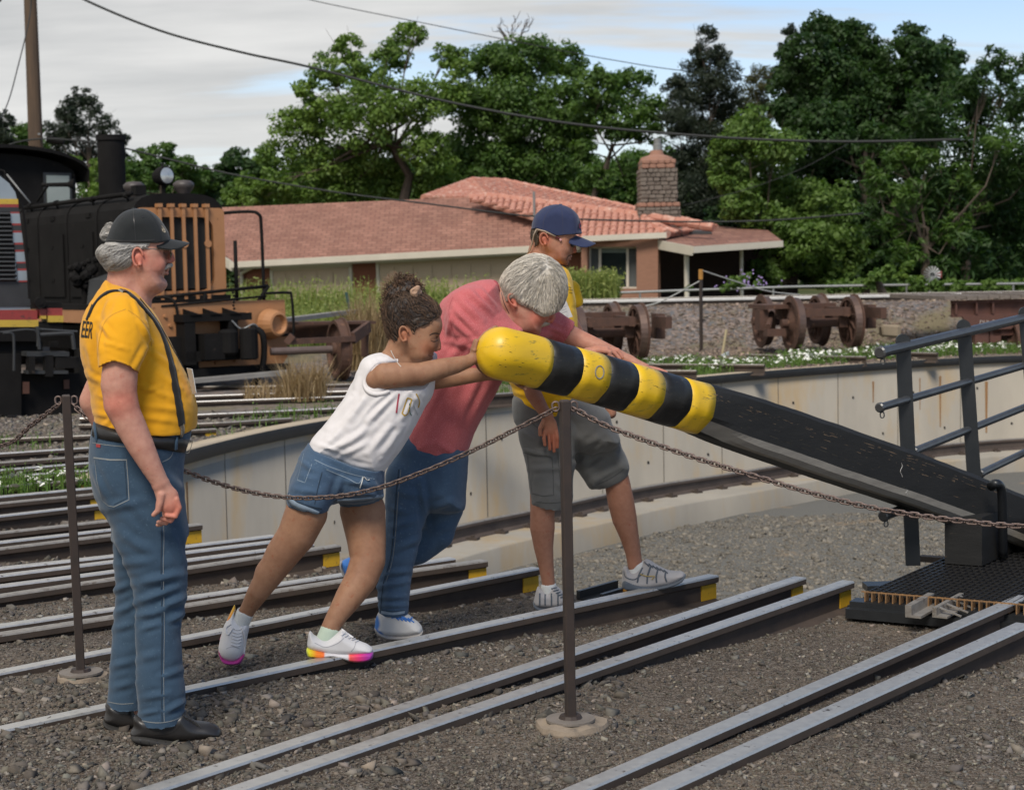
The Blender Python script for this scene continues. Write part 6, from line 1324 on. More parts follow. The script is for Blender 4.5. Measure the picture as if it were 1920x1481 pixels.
        for i, (c, nr, wd) in enumerate(H):
            t = H[min(i + 1, len(H) - 1)][0] - H[max(i - 1, 0)][0]
            nr = (nr + H[max(i - 1, 0)][1] + H[min(i + 1, len(H) - 1)][1]).normalized(); t = (t - nr * t.dot(nr)); 
            if t.length < 1e-7: continue
            lat = nr.cross(t.normalized()); row = []
            for k_ in (-.5, 0, .5):
                p = c + lat * wd * k_; nn_ = B.find_nearest(p); row.append((nn_[0], nn_[1]) if nn_[0] is not None and (nn_[0] - p).length < wd * .6 + .004 else (p, nr))
            e = off
            if thick: v.append([row[0][0] + row[0][1] * .0004, row[0][0] + row[0][1] * e, row[1][0] + row[1][1] * (e + thick), row[2][0] + row[2][1] * e, row[2][0] + row[2][1] * .0004])
            else: v.append([row[0][0] + row[0][1] * e, row[1][0] + row[1][1] * e, row[2][0] + row[2][1] * e])
        if len(v) < 2: return None
        k = len(v[0]); f = [(i * k + j, (i + 1) * k + j, (i + 1) * k + j + 1, i * k + j + 1) for i in range(len(v) - 1) for j in range(k - 1)]
        return obj(name, ([p for r in v for p in r], f), m, parent=parent or s.root, smooth=True, label=label)
    def patch(s, B, pts, name, m, off=.002, parent=None, label=None):
        """a flat shape stuck on a surface; pts: list of outlines (sight coordinates)"""
        v = []; f = []
        for out in pts:
            n0 = len(v)
            for x, y in out:
                h = B.ray_cast(CAMP, ray(x, y).normalized())
                if h[0] is None: break
                v.append(h[0] + h[1] * off)
            if len(v) - n0 == len(out): f.append(tuple(range(n0, len(v))))
            else: v = v[:n0]
        return obj(name, (v, f), m, parent=parent or s.root, label=label) if f else None
def vnormals(V, F):
    a, b, c = V[F[:, 0]], V[F[:, 1]], V[F[:, 2]]; n = np.cross(c - a, V[F[:, 3]] - b) if F.shape[1] == 4 else np.cross(b - a, c - a); N = np.zeros_like(V)
    for i in range(F.shape[1]): 
        for k in range(3): N[:, k] += np.bincount(F[:, i], n[:, k], len(V))
    return N / (np.linalg.norm(N, axis=1, keepdims=True) + 1e-12)
def surface_net(Dg, lo, h):
    s = Dg < 0; c = s[:-1, :-1, :-1].astype(np.int8); 
    for dx in (0, 1):
        for dy in (0, 1):
            for dz in (0, 1):
                if dx + dy + dz: c = c + s[dx:s.shape[0] - 1 + dx, dy:s.shape[1] - 1 + dy, dz:s.shape[2] - 1 + dz]
    act = (c > 0) & (c < 8); I = np.argwhere(act); idx = np.full(act.shape, -1, np.int32); idx[act] = np.arange(len(I)); C = np.zeros((8, len(I)))
    cor = [(dx, dy, dz) for dx in (0, 1) for dy in (0, 1) for dz in (0, 1)]
    for j, (dx, dy, dz) in enumerate(cor): C[j] = Dg[I[:, 0] + dx, I[:, 1] + dy, I[:, 2] + dz]
    S = np.zeros((len(I), 3)); cnt = np.zeros(len(I))
    for a in range(8):
        for b in range(a + 1, 8):
            if sum(abs(cor[a][i] - cor[b][i]) for i in range(3)) != 1: continue
            m = (C[a] < 0) != (C[b] < 0); t = np.where(m, C[a] / np.where(m, C[a] - C[b], 1), 0)
            for k in range(3): S[:, k] += np.where(m, cor[a][k] + (cor[b][k] - cor[a][k]) * t, 0)
            cnt += m
    V = lo + (I + S / cnt[:, None]) * h; Fs = []
    for ax in range(3):
        o1, o2 = (ax + 1) % 3, (ax + 2) % 3; sh = [slice(None)] * 3; s2 = [slice(None)] * 3; sh[ax] = slice(0, -1); s2[ax] = slice(1, None); e = s[tuple(sh)] != s[tuple(s2)]; E = np.argwhere(e); ok = (E[:, o1] > 0) & (E[:, o2] > 0) & (E[:, o1] < act.shape[o1]) & (E[:, o2] < act.shape[o2]); E = E[ok]; fl = s[E[:, 0], E[:, 1], E[:, 2]]; q = []
        for d1, d2 in ((0, 0), (-1, 0), (-1, -1), (0, -1)): J = E.copy(); J[:, o1] += d1; J[:, o2] += d2; q.append(idx[J[:, 0], J[:, 1], J[:, 2]])
        q = np.stack(q, -1); q = q[(q >= 0).all(1)] if False else q; q[~fl] = q[~fl][:, ::-1]; Fs.append(q)
    F = np.concatenate(Fs); F = F[(F >= 0).all(1)]
    # orient outwards
    return V, F[:, ::-1]
def merge(parts):
    V = []; F = []; n = 0
    for v, f in parts: V.append(v); F.append(f + n); n += len(v)
    return np.concatenate(V), np.concatenate(F)
def drop_box(VF, boxes):
    V, F = VF; c = V[F].mean(1); keep = np.ones(len(F), bool)
    for lo, hi in boxes: keep &= ~((c > lo).all(1) & (c < hi).all(1))
    F = F[keep]; u, inv = np.unique(F, return_inverse=True); return V[u], inv.reshape(F.shape)
def body_mesh(fig, prims, h, fine):
    """one body: coarse grid plus finer grids for head and hands; fine: list of (px0,py0,px1,py1,dw0,dw1,h)"""
    parts = []; boxes = []
    for (x0, y0, x1, y1, d0, d1, hf) in fine:
        a, b = fig.loc(x0, y1, (d0 + d1) / 2), fig.loc(x1, y0, (d0 + d1) / 2); lo = np.array([a[0], a[1], d0]); hi = np.array([b[0], b[1], d1]); parts.append(fig.mesh(prims, hf, lo, hi)); boxes.append((lo + hf * 1.5 + .001, hi - hf * 2.5 - .001))
    return merge([drop_box(fig.mesh(prims, h), boxes)] + parts)
# hair ------------------------------------------------------
def strands(fig, shell, n, flow, L, r, m, name, seed=1, lift=.004, region=None, steps=7, wob=.25, parent=None, sides=3):
    rng = np.random.default_rng(seed); B = fig.bvh(shell); org = np.array(list(ORI[shell.name])); P = np.array([list(v.co) for v in shell.data.vertices]) + org; Nm = np.array([list(v.normal) for v in shell.data.vertices]); X, Y = fig.px_of((P @ fig.A.T) - np.array([0, 0, fig.W0])); ok = np.ones(len(P), bool) if region is None else region(X, Y, (P @ fig.A.T)[:, 2] - fig.W0); idx = np.nonzero(ok)[0]; idx = rng.choice(idx, n); g = MB(); C = []
    Rn, Un, Fn = np.array(list(_R)), np.array(list(_U)), np.array(list(_F))
    for i in idx:
        p = Vector(P[i]); x, y = X[i], Y[i]; pts = []; Ls = L * rng.uniform(.5, 1.3); st = Ls / steps; l0 = rng.uniform(0, lift); wv = rng.normal() * wob
        for k in range(steps + 1):
            loc, nr, _, _ = B.find_nearest(p)
            if loc is None: break
            pts.append(loc + nr * (l0 + .0012 + k * lift * .10)); d = flow(x, y); d = (d[0] + wv * d[1], d[1] - wv * d[0]); ln = math.hypot(*d) or 1; dv = Vector(Rn * d[0] / ln - Un * d[1] / ln); dv = dv - nr * dv.dot(nr); 
            if dv.length < .15: dv = dv + Vector(rng.normal(size=3)) * .1; dv -= nr * dv.dot(nr)
            dv.normalize(); p = loc + dv * st; x += d[0] / ln * st / fig.mpp(); y += d[1] / ln * st / fig.mpp()
        if len(pts) > 2: n0 = len(g.v); g.tube(pts, [r * (1 - .75 * (q / (len(pts) - 1)) ** 2) for q in range(len(pts))], sides, cap=False); C += [rng.uniform(.55, 1.45)] * (len(g.v) - n0)
    c = np.array(C); return obj(name, (g.v, g.f), m, parent=parent or fig.root, smooth=True, attrs={'Col': np.stack([c] * 3, -1)}, kind='stuff')
def skin(name, c, c2, rough=.55): return mat(name, c, c2, rough=rough + .05, scale=34, amt=.65, bump=.0014, bscale=90, spec=.3, sss=.06, attr='Col', dirt=tuple(x * k for x, k in zip(c, (.85, .58, .52))), dscale=36, damt=.12)
def cloth(name, c, c2=None, sc=14, bump=.003, bs=42, dirt=None, ds=150, da=.2, rough=.9): return mat(name, c, c2 or tuple(x * .86 for x in c), rough=rough, scale=sc, amt=.3, bump=bump, bscale=bs, spec=.2, attr='Col', sheen=.15, dirt=dirt, dscale=ds, damt=da)
M_denim = cloth('denim', (.044, .080, .126), (.029, .055, .090), sc=9, dirt=(.068, .110, .160), ds=110, da=.15, bump=.003, bs=60)
M_denim2 = cloth('denim_brighter', (.062, .106, .170), (.038, .070, .120), sc=7, dirt=(.10, .155, .22), ds=90, da=.15, bump=.003, bs=60)
M_stitch = mat('stitching', (.16, .19, .22), (.24, .24, .22), rough=.9, scale=60)
M_seam = mat('seam_dark', (.022, .040, .065), rough=.95)
M_blkcloth = cloth('black_webbing', (.012, .012, .012), (.018, .018, .018), sc=80)
M_leather = mat('black_leather', (.012, .011, .011), (.018, .017, .016), rough=.42, scale=20, bump=.0006, bscale=200)
M_chrome = mat('buckle_metal', (.45, .42, .36), rough=.3, metal=.9)
def ear(fig, px, py, dw, rx, ry, tilt=0.0, k=.004):
    """curled outer rim, lobe and hollow"""
    nd = []; c, s_ = math.cos(tilt), math.sin(tilt)
    for q in np.linspace(-150, 75, 12):
        a = math.radians(q); ex, ey = math.cos(a + math.pi) * rx * (.85 if q > 20 else 1), math.sin(a + math.pi) * -ry; x, y = -math.cos(math.radians(q - 20)) * rx, math.sin(math.radians(q - 20)) * ry
        nd.append((px + x * c - y * s_, py + x * s_ + y * c, dw + (-.012 if dw < 0 else .012), .24 * rx))
    sg = -1 if dw < 0 else 1
    return fig.ch([(px, py, dw, rx * .75, .010), (px + rx * .2, py + ry * .4, dw, rx * .5, .009)], .006) + fig.ch(nd, k) + fig.ch([(px + rx * .35 * c, py + ry * .72, dw + .010 * sg, rx * .36)], .006) + fig.ch([(px + rx * .30, py + ry * .10, dw + .018 * sg, rx * .34, .010), (px + rx * .1, py - ry * .35, dw + .020 * sg, rx * .26, .009)], .004, sub=True)
def poly_text(fig, B, body, size, cx, cy, m, parent, fw=1.0, name='lettering', rot=0.0, bold=.0, off=.0016):
    """lettering printed on cloth: outline mesh of the text laid on the surface; size in sight pixels"""
    cu = bpy.data.curves.new('t', 'FONT'); cu.body = body; cu.size = 1; cu.offset = bold; cu.align_x = 'CENTER'; cu.align_y = 'CENTER'; cu.resolution_u = 3; to = bpy.data.objects.new('t', cu); COL.objects.link(to); dg = bpy.context.evaluated_depsgraph_get(); me0 = to.evaluated_get(dg).to_mesh(); bm = bmesh.new(); bm.from_mesh(me0); bpy.data.objects.remove(to); bpy.data.curves.remove(cu)
    bmesh.ops.triangulate(bm, faces=bm.faces[:]); bmesh.ops.subdivide_edges(bm, edges=[e for e in bm.edges if e.calc_length() > .2], cuts=2, use_grid_fill=True); c, s_ = math.cos(rot), math.sin(rot); v = []; 
    for q in bm.verts:
        x, y = q.co.x * size * fw, -q.co.y * size; X, Y = cx + x * c - y * s_, cy + x * s_ + y * c; h = B.ray_cast(CAMP, ray(X, Y).normalized()); v.append((h[0] + h[1] * off) if h[0] is not None else None)
    bm.verts.ensure_lookup_table(); f = [tuple(x.index for x in p.verts) for p in bm.faces if all(v[x.index] is not None for x in p.verts) and max((v[a.index] - v[b.index]).length for a in p.verts for b in p.verts) < .08]; v = [p if p is not None else Vector() for p in v]; bm.free(); used = sorted({i for q in f for i in q}); mp = {a: b for b, a in enumerate(used)}
    return obj(name, ([v[i] for i in used], [tuple(mp[i] for i in q) for q in f]), m, parent=parent, kind='stuff') if f else None
# ================================================================== OLDER MAN WITH BRACES (left)
M_skin1 = skin('skin_ruddy', (.50, .265, .195), (.41, .19, .14))
t_ = D(285, 1390, 5.85); p1 = root('person', (t_.x, t_.y, -.04), 'older man in yellow shirt, black braces and jeans standing at the left watching', 'person')
f = Fig(275, 5.85, p1)
head = f.po([(212,470),(212,445),(224,420),(245,406),(272,405),(295,416),(307,432),(316,452),(318,462),(316,470),(314,484),(313,494),(311,503),(310,512),(306,520),(309,530),(307,541),(300,548),(284,546),(262,530),(240,515),(215,505)], 0, .080, .060, .02)
neck = f.ch([(240, 500, 0, 34, .060), (236, 540, 0, 36, .062), (238, 580, 0, 42, .075)], .03)
neck += f.ch([(285, 535, 0, 17, .045), (262, 550, 0, 24, .055), (250, 575, 0, 30, .06)], .02)
nose = f.ch([(315, 468, 0, 6, .011), (319, 479, 0, 6.5, .013), (321.5, 486, 0, 6.6, .015)], .008) + f.ch([(317, 490, -.012, 4.6, .009)], .006, both=True)
face = nose + f.ch([(314, 505, 0, 4, .022)], .006) + f.ch([(312.5, 512.5, 0, 4, .020)], .006) + f.ch([(305, 533, 0, 8, .024)], .018) + f.ch([(296, 497, -.048, 13, .020)], .018, both=True) + f.ch([(278, 526, -.046, 16, .020)], .025, both=True)
face += f.ch([(305, 508.5, -.02, 1.2, .02), (314.5, 508.8, 0, 1.5, .02)], .004, sub=True) + f.ch([(312, 473, -.036, 5, .014)], .010, sub=True, both=True) + f.ch([(303, 503, -.046, 1.6), (300, 514, -.046, 1.4)], .006, sub=True)
body = head + neck + face + ear(f, 259, 483, -.077, 10, 18, -.12) + ear(f, 259, 483, .077, 10, 18, -.12)
arm = f.ch([(234, 612, -.19, 26, .040), (226, 680, -.240, 32, .048), (223, 722, -.245, 33, .050), (226, 752, -.245, 30, .047)], .015) + f.ch([(228, 762, -.245, 29, .044), (246, 800, -.245, 28, .044), (265, 838, -.25, 24.5, .040), (284, 875, -.25, 19.5, .034), (300, 904, -.25, 16, .027)], .02)
body += arm + f.ch([(232, 774, -.235, 26, .035)], .012)
hand = f.ch([(303, 912, -.25, 16, .022), (314, 932, -.252, 21, .020), (318, 945, -.25, 20, .022)], .012)
for i, (a, b, c, d) in enumerate((((331,936),(336,952),(329,968),(312,966)), ((325,946),(329,962),(320,976),(304,972)), ((318,950),(320,968),(311,980),(297,979)), ((309,952),(310,970),(302,982),(296,984)))):
    dz = -.262 + .0 + i * .017; hand += f.ch([(*a, dz, 5.6), (*b, dz, 5.3), (*c, dz, 4.9), (*d, dz + .002, 4.3)], .0035)
hand += f.ch([(303, 928, -.265, 8.5), (299, 946, -.268, 7), (296, 957, -.268, 5.6), (288, 965, -.264, 4.6)], .005) + f.ch([(311, 950, -.276, 1.5), (313, 966, -.276, 1.2)], .003, sub=True)
body += hand
body += f.ch([(240, 612, .17, 26, .04), (205, 700, .24, 32), (178, 752, .26, 28), (200, 800, .28, 22), (250, 830, .28, 17), (275, 835, .27, 20, .02)], .015)
body += f.ch([(240, 620, 0, 45, .12), (262, 740, 0, 60, .12), (262, 860, 0, 60, .12)], .03)
for s_, dx in ((-1, 0), (1, -38)): body += f.ch([(268, 880, .085 * s_, 55, .075), (292 + dx, 1100, .10 * s_, 34, .06), (292 + dx, 1335, .11 * s_, 20, .035)], .03)
VF = body_mesh(f, body, .0065, [(170, 375, 345, 575, -.13, .13, .0033), (270, 885, 350, 995, -.32, -.18, .003), (180, 670, 320, 898, -.33, -.16, .0045)])
red = (1.08, .86, .83)
b1 = f.emit('body', VF, M_skin1, paint=[(321, 487, 0, .022, (1.15, .72, .68), .6), (294, 495, -.06, .034, red, .7), (259, 483, -.08, .030, (1.15, .74, .70), .5), (314, 510, 0, .014, (1.0, .6, .58), .5), (250, 745, -.27, .05, (1.08, .85, .8), .8), (330, 960, -.26, .05, (1.12, .80, .75), .7), (216, 760, -.27, .04, (1.1, .8, .78), .8)], noise=[(.0006, 60, 3, (1, 1, 1))])
# hair
M_hairg = mat('grey_hair', (.46, .44, .41), (.28, .265, .245), rough=.5, scale=70, attr='Col', bump=.001, bscale=300)
hp = f.po([(199,452),(186,466),(182,476),(188,488),(197,500),(205,508),(225,512),(250,508),(270,500),(290,480),(300,455),(290,420),(250,405),(215,420)], 0, .087, .045, .01)
hp += f.po([(292,440),(287,452),(280,461),(266,466),(257,464),(248,470),(247,484),(246,494),(238,502),(222,507),(204,510),(204,560),(360,560),(360,430)], 0, 1.0, .01, .003, sub=True, n=2)
h1 = f.emit('hair', f.mesh(hp, .0038), M_hairg, noise=[(.0015, 75, 5, (1, .3, 1))])
strands(f, h1, 2600, lambda x, y: (-.75 - .004 * (250 - x), .62), .055, .0011, M_hairg, 'hair_strand', 3, lift=.004, parent=h1, region=lambda X, Y, w_: (Y > 459))
g = MB(); tuf = f.emit('hair_tuft', f.mesh(f.po([(210,422),(200,430),(194,442),(200,447),(211,447)], 0, .024, .02, .006), .004), mat('pale_hair', (.50, .46, .41), (.35, .31, .27), rough=.6, scale=90, attr='Col'), parent=h1); strands(f, tuf, 260, lambda x, y: (-1, .1), .03, .0009, M_hairg, 'hair_strand', 4, lift=.008, wob=.9, parent=h1)
mu = f.emit('moustache', f.mesh(f.ch([(320, 497, 0, 5, .014), (316, 499, -.020, 5, .011), (307, 505, -.036, 3.2, .007)], .006) + f.ch([(316, 499, .020, 5, .011), (307, 505, .036, 3.2, .007)], .006), .0028), mat('moustache_pale', (.42, .37, .31), (.30, .25, .2), rough=.7, scale=120, attr='Col'), noise=[(.0015, 160, 2, (1, .4, 1))])
# cap
M_cap1 = cloth('black_cap', (.014, .016, .017), (.020, .022, .023), sc=30, rough=.85)
cap = f.po([(197,500),(196,455),(201,438),(208,424),(218,409),(232,397),(250,391.5),(270,391.5),(286,398),(299,409),(309,424),(318,441),(322,470),(318,510),(250,530)], 0, .092, .060, .008)
cap += f.po([(190,453),(201,455),(225,456),(252,457),(295,457),(317,453),(340,452),(340,600),(180,600),(180,453)], 0, 1.0, .01, .0025, sub=True, n=1) + f.ch([(191, 436, 0, 19, .04)], .004, sub=True)
c1 = f.emit('cap', f.mesh(cap, .0036), M_cap1, noise=[(.0008, 30, 3, (1, 1, 1))])
brim = f.po([(290,449),(316,439),(333,443),(346,448),(354,453),(352,458),(345,461),(334,463),(322,463),(309,458),(297,452)], 0, .070, .065, .004)
def brim_mesh(fig, x0, y0, x1, y1, W, cap_obj, m, droop=6, thick=.0035, curve=.018):
    """curved sheet from the cap front to the brim edge"""
    n, k = 13, 9; top = []; 
    for i in range(n):
        a = math.radians(-88 + 176 * i / (n - 1)); row = []
        for j in range(k):
            t = j / (k - 1); ext = math.cos(a) ** .55 if math.cos(a) > 0 else 0; X = x0 + (x1 - x0) * t * ext + (-6 * abs(math.sin(a)) ** 2); Yp = y0 + (y1 - y0) * t * ext + droop * math.sin(math.pi * .5 * t) * 0 + 0; p = fig.loc(X, Yp, math.sin(a) * W); p[1] -= curve * math.sin(a) ** 2 * (1) ; row.append(p)
        top.append(row)
    T = np.array(top).reshape(-1, 3); Bm = T - np.array([0, thick, 0]); N_ = n * k; F = []
    for i in range(n - 1):
        for j in range(k - 1): q = (i * k + j, i * k + j + 1, (i + 1) * k + j + 1, (i + 1) * k + j); F.append(q); F.append(tuple(x + N_ for x in q[::-1]))
    for i in range(n - 1): a, b = i * k + k - 1, (i + 1) * k + k - 1; F.append((a, a + N_, b + N_, b))
    return obj('brim', (fig.world(np.concatenate([T, Bm])), F), m, parent=cap_obj, smooth=False)
b_ = brim_mesh(f, 299, 444, 355, 455, .082, c1, M_cap1, curve=.034); [setattr(p, 'use_smooth', True) for p in b_.data.polygons]
for v_ in b_.data.color_attributes: pass
g = MB(); q = f.world([f.loc(251, 391, 0)])[0]; g.lathe(q, (0, 0, 1), [(-.004, .008), (.003, .006), (.004, 0)], 10, cap=False); obj('cap_button', g.d, M_cap1, parent=c1)
B = f.bvh(c1)
for px in ([(250,392),(251,410),(253,430),(254,452)], [(262,392),(280,400),(294,418),(300,436),(301,450)]): f.ribbon(B, px, 1.2, 'cap_seam', M_leather, off=.0012, parent=c1)
f.ribbon(B, [(202,450),(225,452),(255,452),(290,450)], 3.0, 'cap_edge', M_leather, off=.0016, parent=c1)
M_gold = mat('gold_thread', (.50, .36, .20), (.7, .6, .45), rough=.6, scale=200); M_sil = mat('silver_thread', (.45, .47, .52), rough=.6)
f.patch(B, [[(300,415),(303,414),(306,420),(305,424),(302,422)]], 'cap_logo', M_sil, parent=c1); f.ribbon(B, [(302,424),(306,428),(309,434),(308,436),(304,433),(303,429)], 1.6, 'cap_logo', M_gold, parent=c1); f.ribbon(B, [(303,431),(308,431)], 1.2, 'cap_logo', M_gold, parent=c1); f.ribbon(B, [(304,427),(309,437)], 1.0, 'cap_logo', M_gold, parent=c1)
for ex, ey in ((229, 408), (268, 407)): g = MB(); h_ = B.ray_cast(CAMP, ray(ex, ey).normalized()); g.lathe(h_[0], h_[1], [(0, .004), (.001, .004), (.001, .002)], 8); obj('eyelet', g.d, M_leather, parent=c1)
# sunglasses
gl = MB(); P = lambda x, y, w: Vector(f.world([f.loc(x, y, w)])[0])
gl.tube([P(262, 468, -.080), P(275, 466.5, -.082), P(312, 468, -.070), P(320, 469, -.058)], .0016, 6); gl.tube([P(262, 468, .080), P(312, 468, .070), P(320, 469, .058)], .0016, 6); gl.tube([P(320, 468, -.058), P(323, 469, -.02), P(323, 469, .02), P(320, 468, .058)], .0018, 6)
glo = obj('glasses', gl.d, M_chrome, parent=p1)
for s_ in (-1, 1):
    rim = [P(322.5 - 3 * abs(math.cos(q)) * .0 - 3.5 * (.5 + .5 * math.cos(q)), 477 + 8.5 * math.sin(q), s_ * (.036 + .024 * math.cos(q))) for q in np.linspace(0, 2 * math.pi, 17)[:-1]]; g = MB(); c = sum(rim, Vector()) / 16 + f.u * .003; g.add(rim + [c], [(i, (i + 1) % 16, 16) for i in range(16)]); obj('lens', g.d, mat('dark_lens', (.03, .018, .012), rough=.1, spec=.7), parent=glo)
# shirt
M_yel1 = cloth('golden_shirt', (.72, .345, .012), (.64, .29, .010), sc=5, bump=.003, bs=36)
sh = f.po([(198,524),(185,541),(170,562),(156,588),(149,612),(147,640),(150,668),(158,700),(166,732),(170,765),(176,800),(178,840),(210,870),(280,880),(345,870),(364,830),(371,786),(370,755),(359,720),(342,683),(324,646),(298,598),(282,575),(268,558),(240,540),(215,530)], 0, .185, .15, .02, wfun=None)
sh += f.ch([(232, 570, 0, 28, .17), (236, 610, 0, 50, .19)], .05)
sl_ = f.ch([(236, 588, -.15, 36, .075), (234, 625, -.205, 47, .072), (226, 664, -.235, 44, .070), (223, 692, -.245, 39, .068)], .02) + f.ch([(236, 588, .15, 36, .075), (226, 664, .225, 42, .070), (210, 692, .235, 38, .068)], .02)
cut = f.ch([(223, 708, -.247, 34.5, .058), (222, 745, -.247, 36, .062)], .003, sub=True) + f.po([(150,705),(184,691),(200,682),(216,678),(234,684),(250,694),(264,704),(275,760),(200,790),(150,790)], -.30, .105, .012, .003, sub=True, n=1) + f.ch([(222, 790, -.247, 30, .06)], .004, sub=True) + f.ch([(205, 740, .25, 44, .075)], .004, sub=True) + f.ch([(243, 528, 0, 36, .066), (262, 540, 0, 30, .060)], .012, sub=True)
fo = [(182,600,215,640,5,.006),(190,640,240,655,4,.004),(283,640,250,700,5,.006),(280,655,330,690,5,.005),(262,600,284,640,4,.006),(186,660,183,612,4,.005),(300,700,350,735,6,.004),(255,720,330,748,5,.004),(180,740,235,760,5,.004),(270,760,350,770,5,.003),(175,775,240,788,5,.004),(250,780,340,792,5,.003),(160,640,175,700,5,.004),(205,560,188,600,4,.004),(160,700,190,720,5,.004),(250,560,262,590,4,.004),(200,670,250,690,3,.002),(260,735,300,725,4,.004),(190,800,230,770,4,.004)]
cut += f.po([(160,790),(175,793),(206,800),(250,808),(300,811),(340,811),(362,804),(400,796),(400,950),(160,950)], 0, 1, .012, .006, sub=True, n=1)
VF = f.mesh(sh + sl_ + cut, .0058); s1 = f.emit('shirt', VF, M_yel1, folds=fo, noise=[(.0032, 9, 5, (1.6, 1, 1)), (.0014, 24, 8, (1, 2, 1))], label='golden yellow t-shirt')
B = f.bvh(s1)
f.ribbon(B, [(186,688),(200,680),(215,677),(232,681),(248,691),(261,700)], 1.4, 'hem_stitch', mat('yellow_stitch', (.5, .24, .02)), parent=s1, off=.0012)
f.ribbon(B, [(236,580),(212,590),(196,606),(186,640),(183,670)], 1.2, 'sleeve_seam', MATS['yellow_stitch'], parent=s1, off=.001); f.ribbon(B, [(240,582),(262,598),(280,622),(284,650)], 1.2, 'sleeve_seam', MATS['yellow_stitch'], parent=s1, off=.001)
M_ink = mat('shirt_ink', (.02, .018, .012), rough=.9)
poly_text(f, B, 'EER', 44, 164, 620, M_ink, s1, fw=.30, rot=.14, bold=.012, off=.0018); poly_text(f, B, 'N', 34, 170, 584, M_ink, s1, fw=.25, rot=.4, bold=.02, off=.0018)
sp1 = f.ribbon(B, [(232,545),(243,551),(258,564),(274,582),(290,602),(303,625),(314,655),(323,690),(330,730),(336,765),(341,797)], [11,13,15,16,17,17,17,17,17,17,16], 'suspender', M_blkcloth, off=.003, thick=.002, label='front strap of the braces')
f.ribbon(B, [(229,546),(212,546),(198,551),(186,560),(176,573),(168,588),(163,600)], 8, 'suspender', M_blkcloth, off=.003, thick=.002, label='rear strap of the braces')
f.ribbon(B, [(225,545),(234,549)], 9, 'strap_slide', M_chrome, off=.006, thick=.001)
f.ribbon(B, [(262,560),(280,582),(296,604),(312,632),(326,658),(336,676),(342,688)], 3.5, 'lanyard', M_blkcloth, off=.002, thick=.001)
g = MB(); q = [P(344, 690, -.06), P(354, 692, -.12), P(362, 737, -.12), P(355, 739, -.06)]; g.quad(*[x + f.u * .012 for x in q], t=.002); obj('badge', g.d, mat('badge_white', (.62, .62, .60), (.4, .42, .45), rough=.3, scale=60), parent=p1)
# jeans
up = f.po([(172,792),(166,815),(163,850),(164,890),(170,920),(184,955),(204,985),(212,1020),(290,1030),(352,1010),(351,960),(348,920),(346,880),(351,845),(361,812),(358,770),(340,740),(260,730),(190,740),(172,760)], 0, .182, .14, .03) + f.po([(150,770),(174,788),(206,795),(250,802),(300,806),(340,806),(364,802),(400,780),(400,600),(150,600)], 0, 1, .012, .006, sub=True, n=1)
lg = f.ch([(272, 930, -.085, 66, .095), (284, 1010, -.095, 66, .092), (298, 1080, -.10, 55, .085), (300, 1135, -.105, 50, .078), (296, 1180, -.11, 45, .074), (298, 1240, -.11, 45, .073), (302, 1300, -.115, 47, .074), (303, 1344, -.115, 46, .074), (303, 1375, -.115, 46, .074)], .03)
lg += f.ch([(262, 930, .085, 62, .095), (256, 1010, .095, 45, .09), (262, 1080, .10, 47, .085), (262, 1130, .105, 46, .078), (252, 1180, .11, 42, .074), (247, 1240, .11, 42, .073), (242, 1290, .115, 41, .074), (238, 1312, .115, 39, .074), (238, 1340, .115, 39, .074)], .03)
cutj = f.ch([(303, 1376, -.115, 39, .060), (303, 1362, -.115, 39, .060)], .003, sub=True) + f.ch([(238, 1338, .115, 32, .060), (238, 1326, .115, 32, .06)], .003, sub=True) + f.po([(190,1323),(220,1327),(300,1327),(300,1420),(190,1420)], .115, .115, .01, .003, sub=True, n=1) + f.po([(220,1354),(256,1356),(280,1359),(303,1359),(330,1354),(352,1338),(400,1338),(400,1420),(220,1420)], -.115, .115, .01, .003, sub=True, n=1)
foj = [(255,1095,345,1075,7,.010),(250,1130,330,1105,6,.009),(300,1140,352,1120,7,.010),(255,1155,310,1145,6,.009),(320,1165,350,1150,5,.008),(262,1180,300,1170,5,.006),(205,1110,245,1095,6,.008),(212,1150,248,1135,6,.008),(208,1180,250,1170,6,.006),(260,1235,300,1225,7,.005),(300,1270,345,1255,6,.006),(262,1310,320,1300,6,.006),(310,1335,350,1315,5,.008),(258,1340,300,1332,4,.006),(205,1250,250,1240,6,.006),(210,1290,250,1280,6,.006),(170,880,200,940,6,.006),(190,955,270,940,8,.006),(300,880,346,920,7,.004),(230,930,300,1000,8,.004),(325,1000,350,1060,6,.005),(220,1000,290,1040,8,.005),(212,1060,300,1050,7,.005)]
j1 = f.emit('jeans', f.mesh(up + lg + cutj, .0062), M_denim, folds=foj, noise=[(.005, 7, 15, (1, .8, 1)), (.002, 20, 8, (1, 1, 1))])
B = f.bvh(j1)
f.ribbon(B, [(293,880),(297,940),(303,1000),(302,1060),(303,1120),(304,1180),(303,1240),(303,1300),(304,1352)], 2.2, 'side_seam', M_seam, parent=j1, off=.0012); f.ribbon(B, [(298,880),(302,940),(307,1000),(306,1060),(307,1120),(308,1180),(307,1240),(307,1300),(308,1352)], 1.0, 'seam_stitch', M_stitch, parent=j1, off=.0016)
f.ribbon(B, [(256,1348),(280,1353),(304,1354),(330,1348),(348,1336)], 1.6, 'hem_stitch', M_stitch, parent=j1, off=.0016); f.ribbon(B, [(203,1315),(225,1319),(250,1318)], 1.4, 'hem_stitch', M_stitch, parent=j1, off=.0016)
pk = [(178,862),(238,862),(242,935),(212,950),(192,944)]
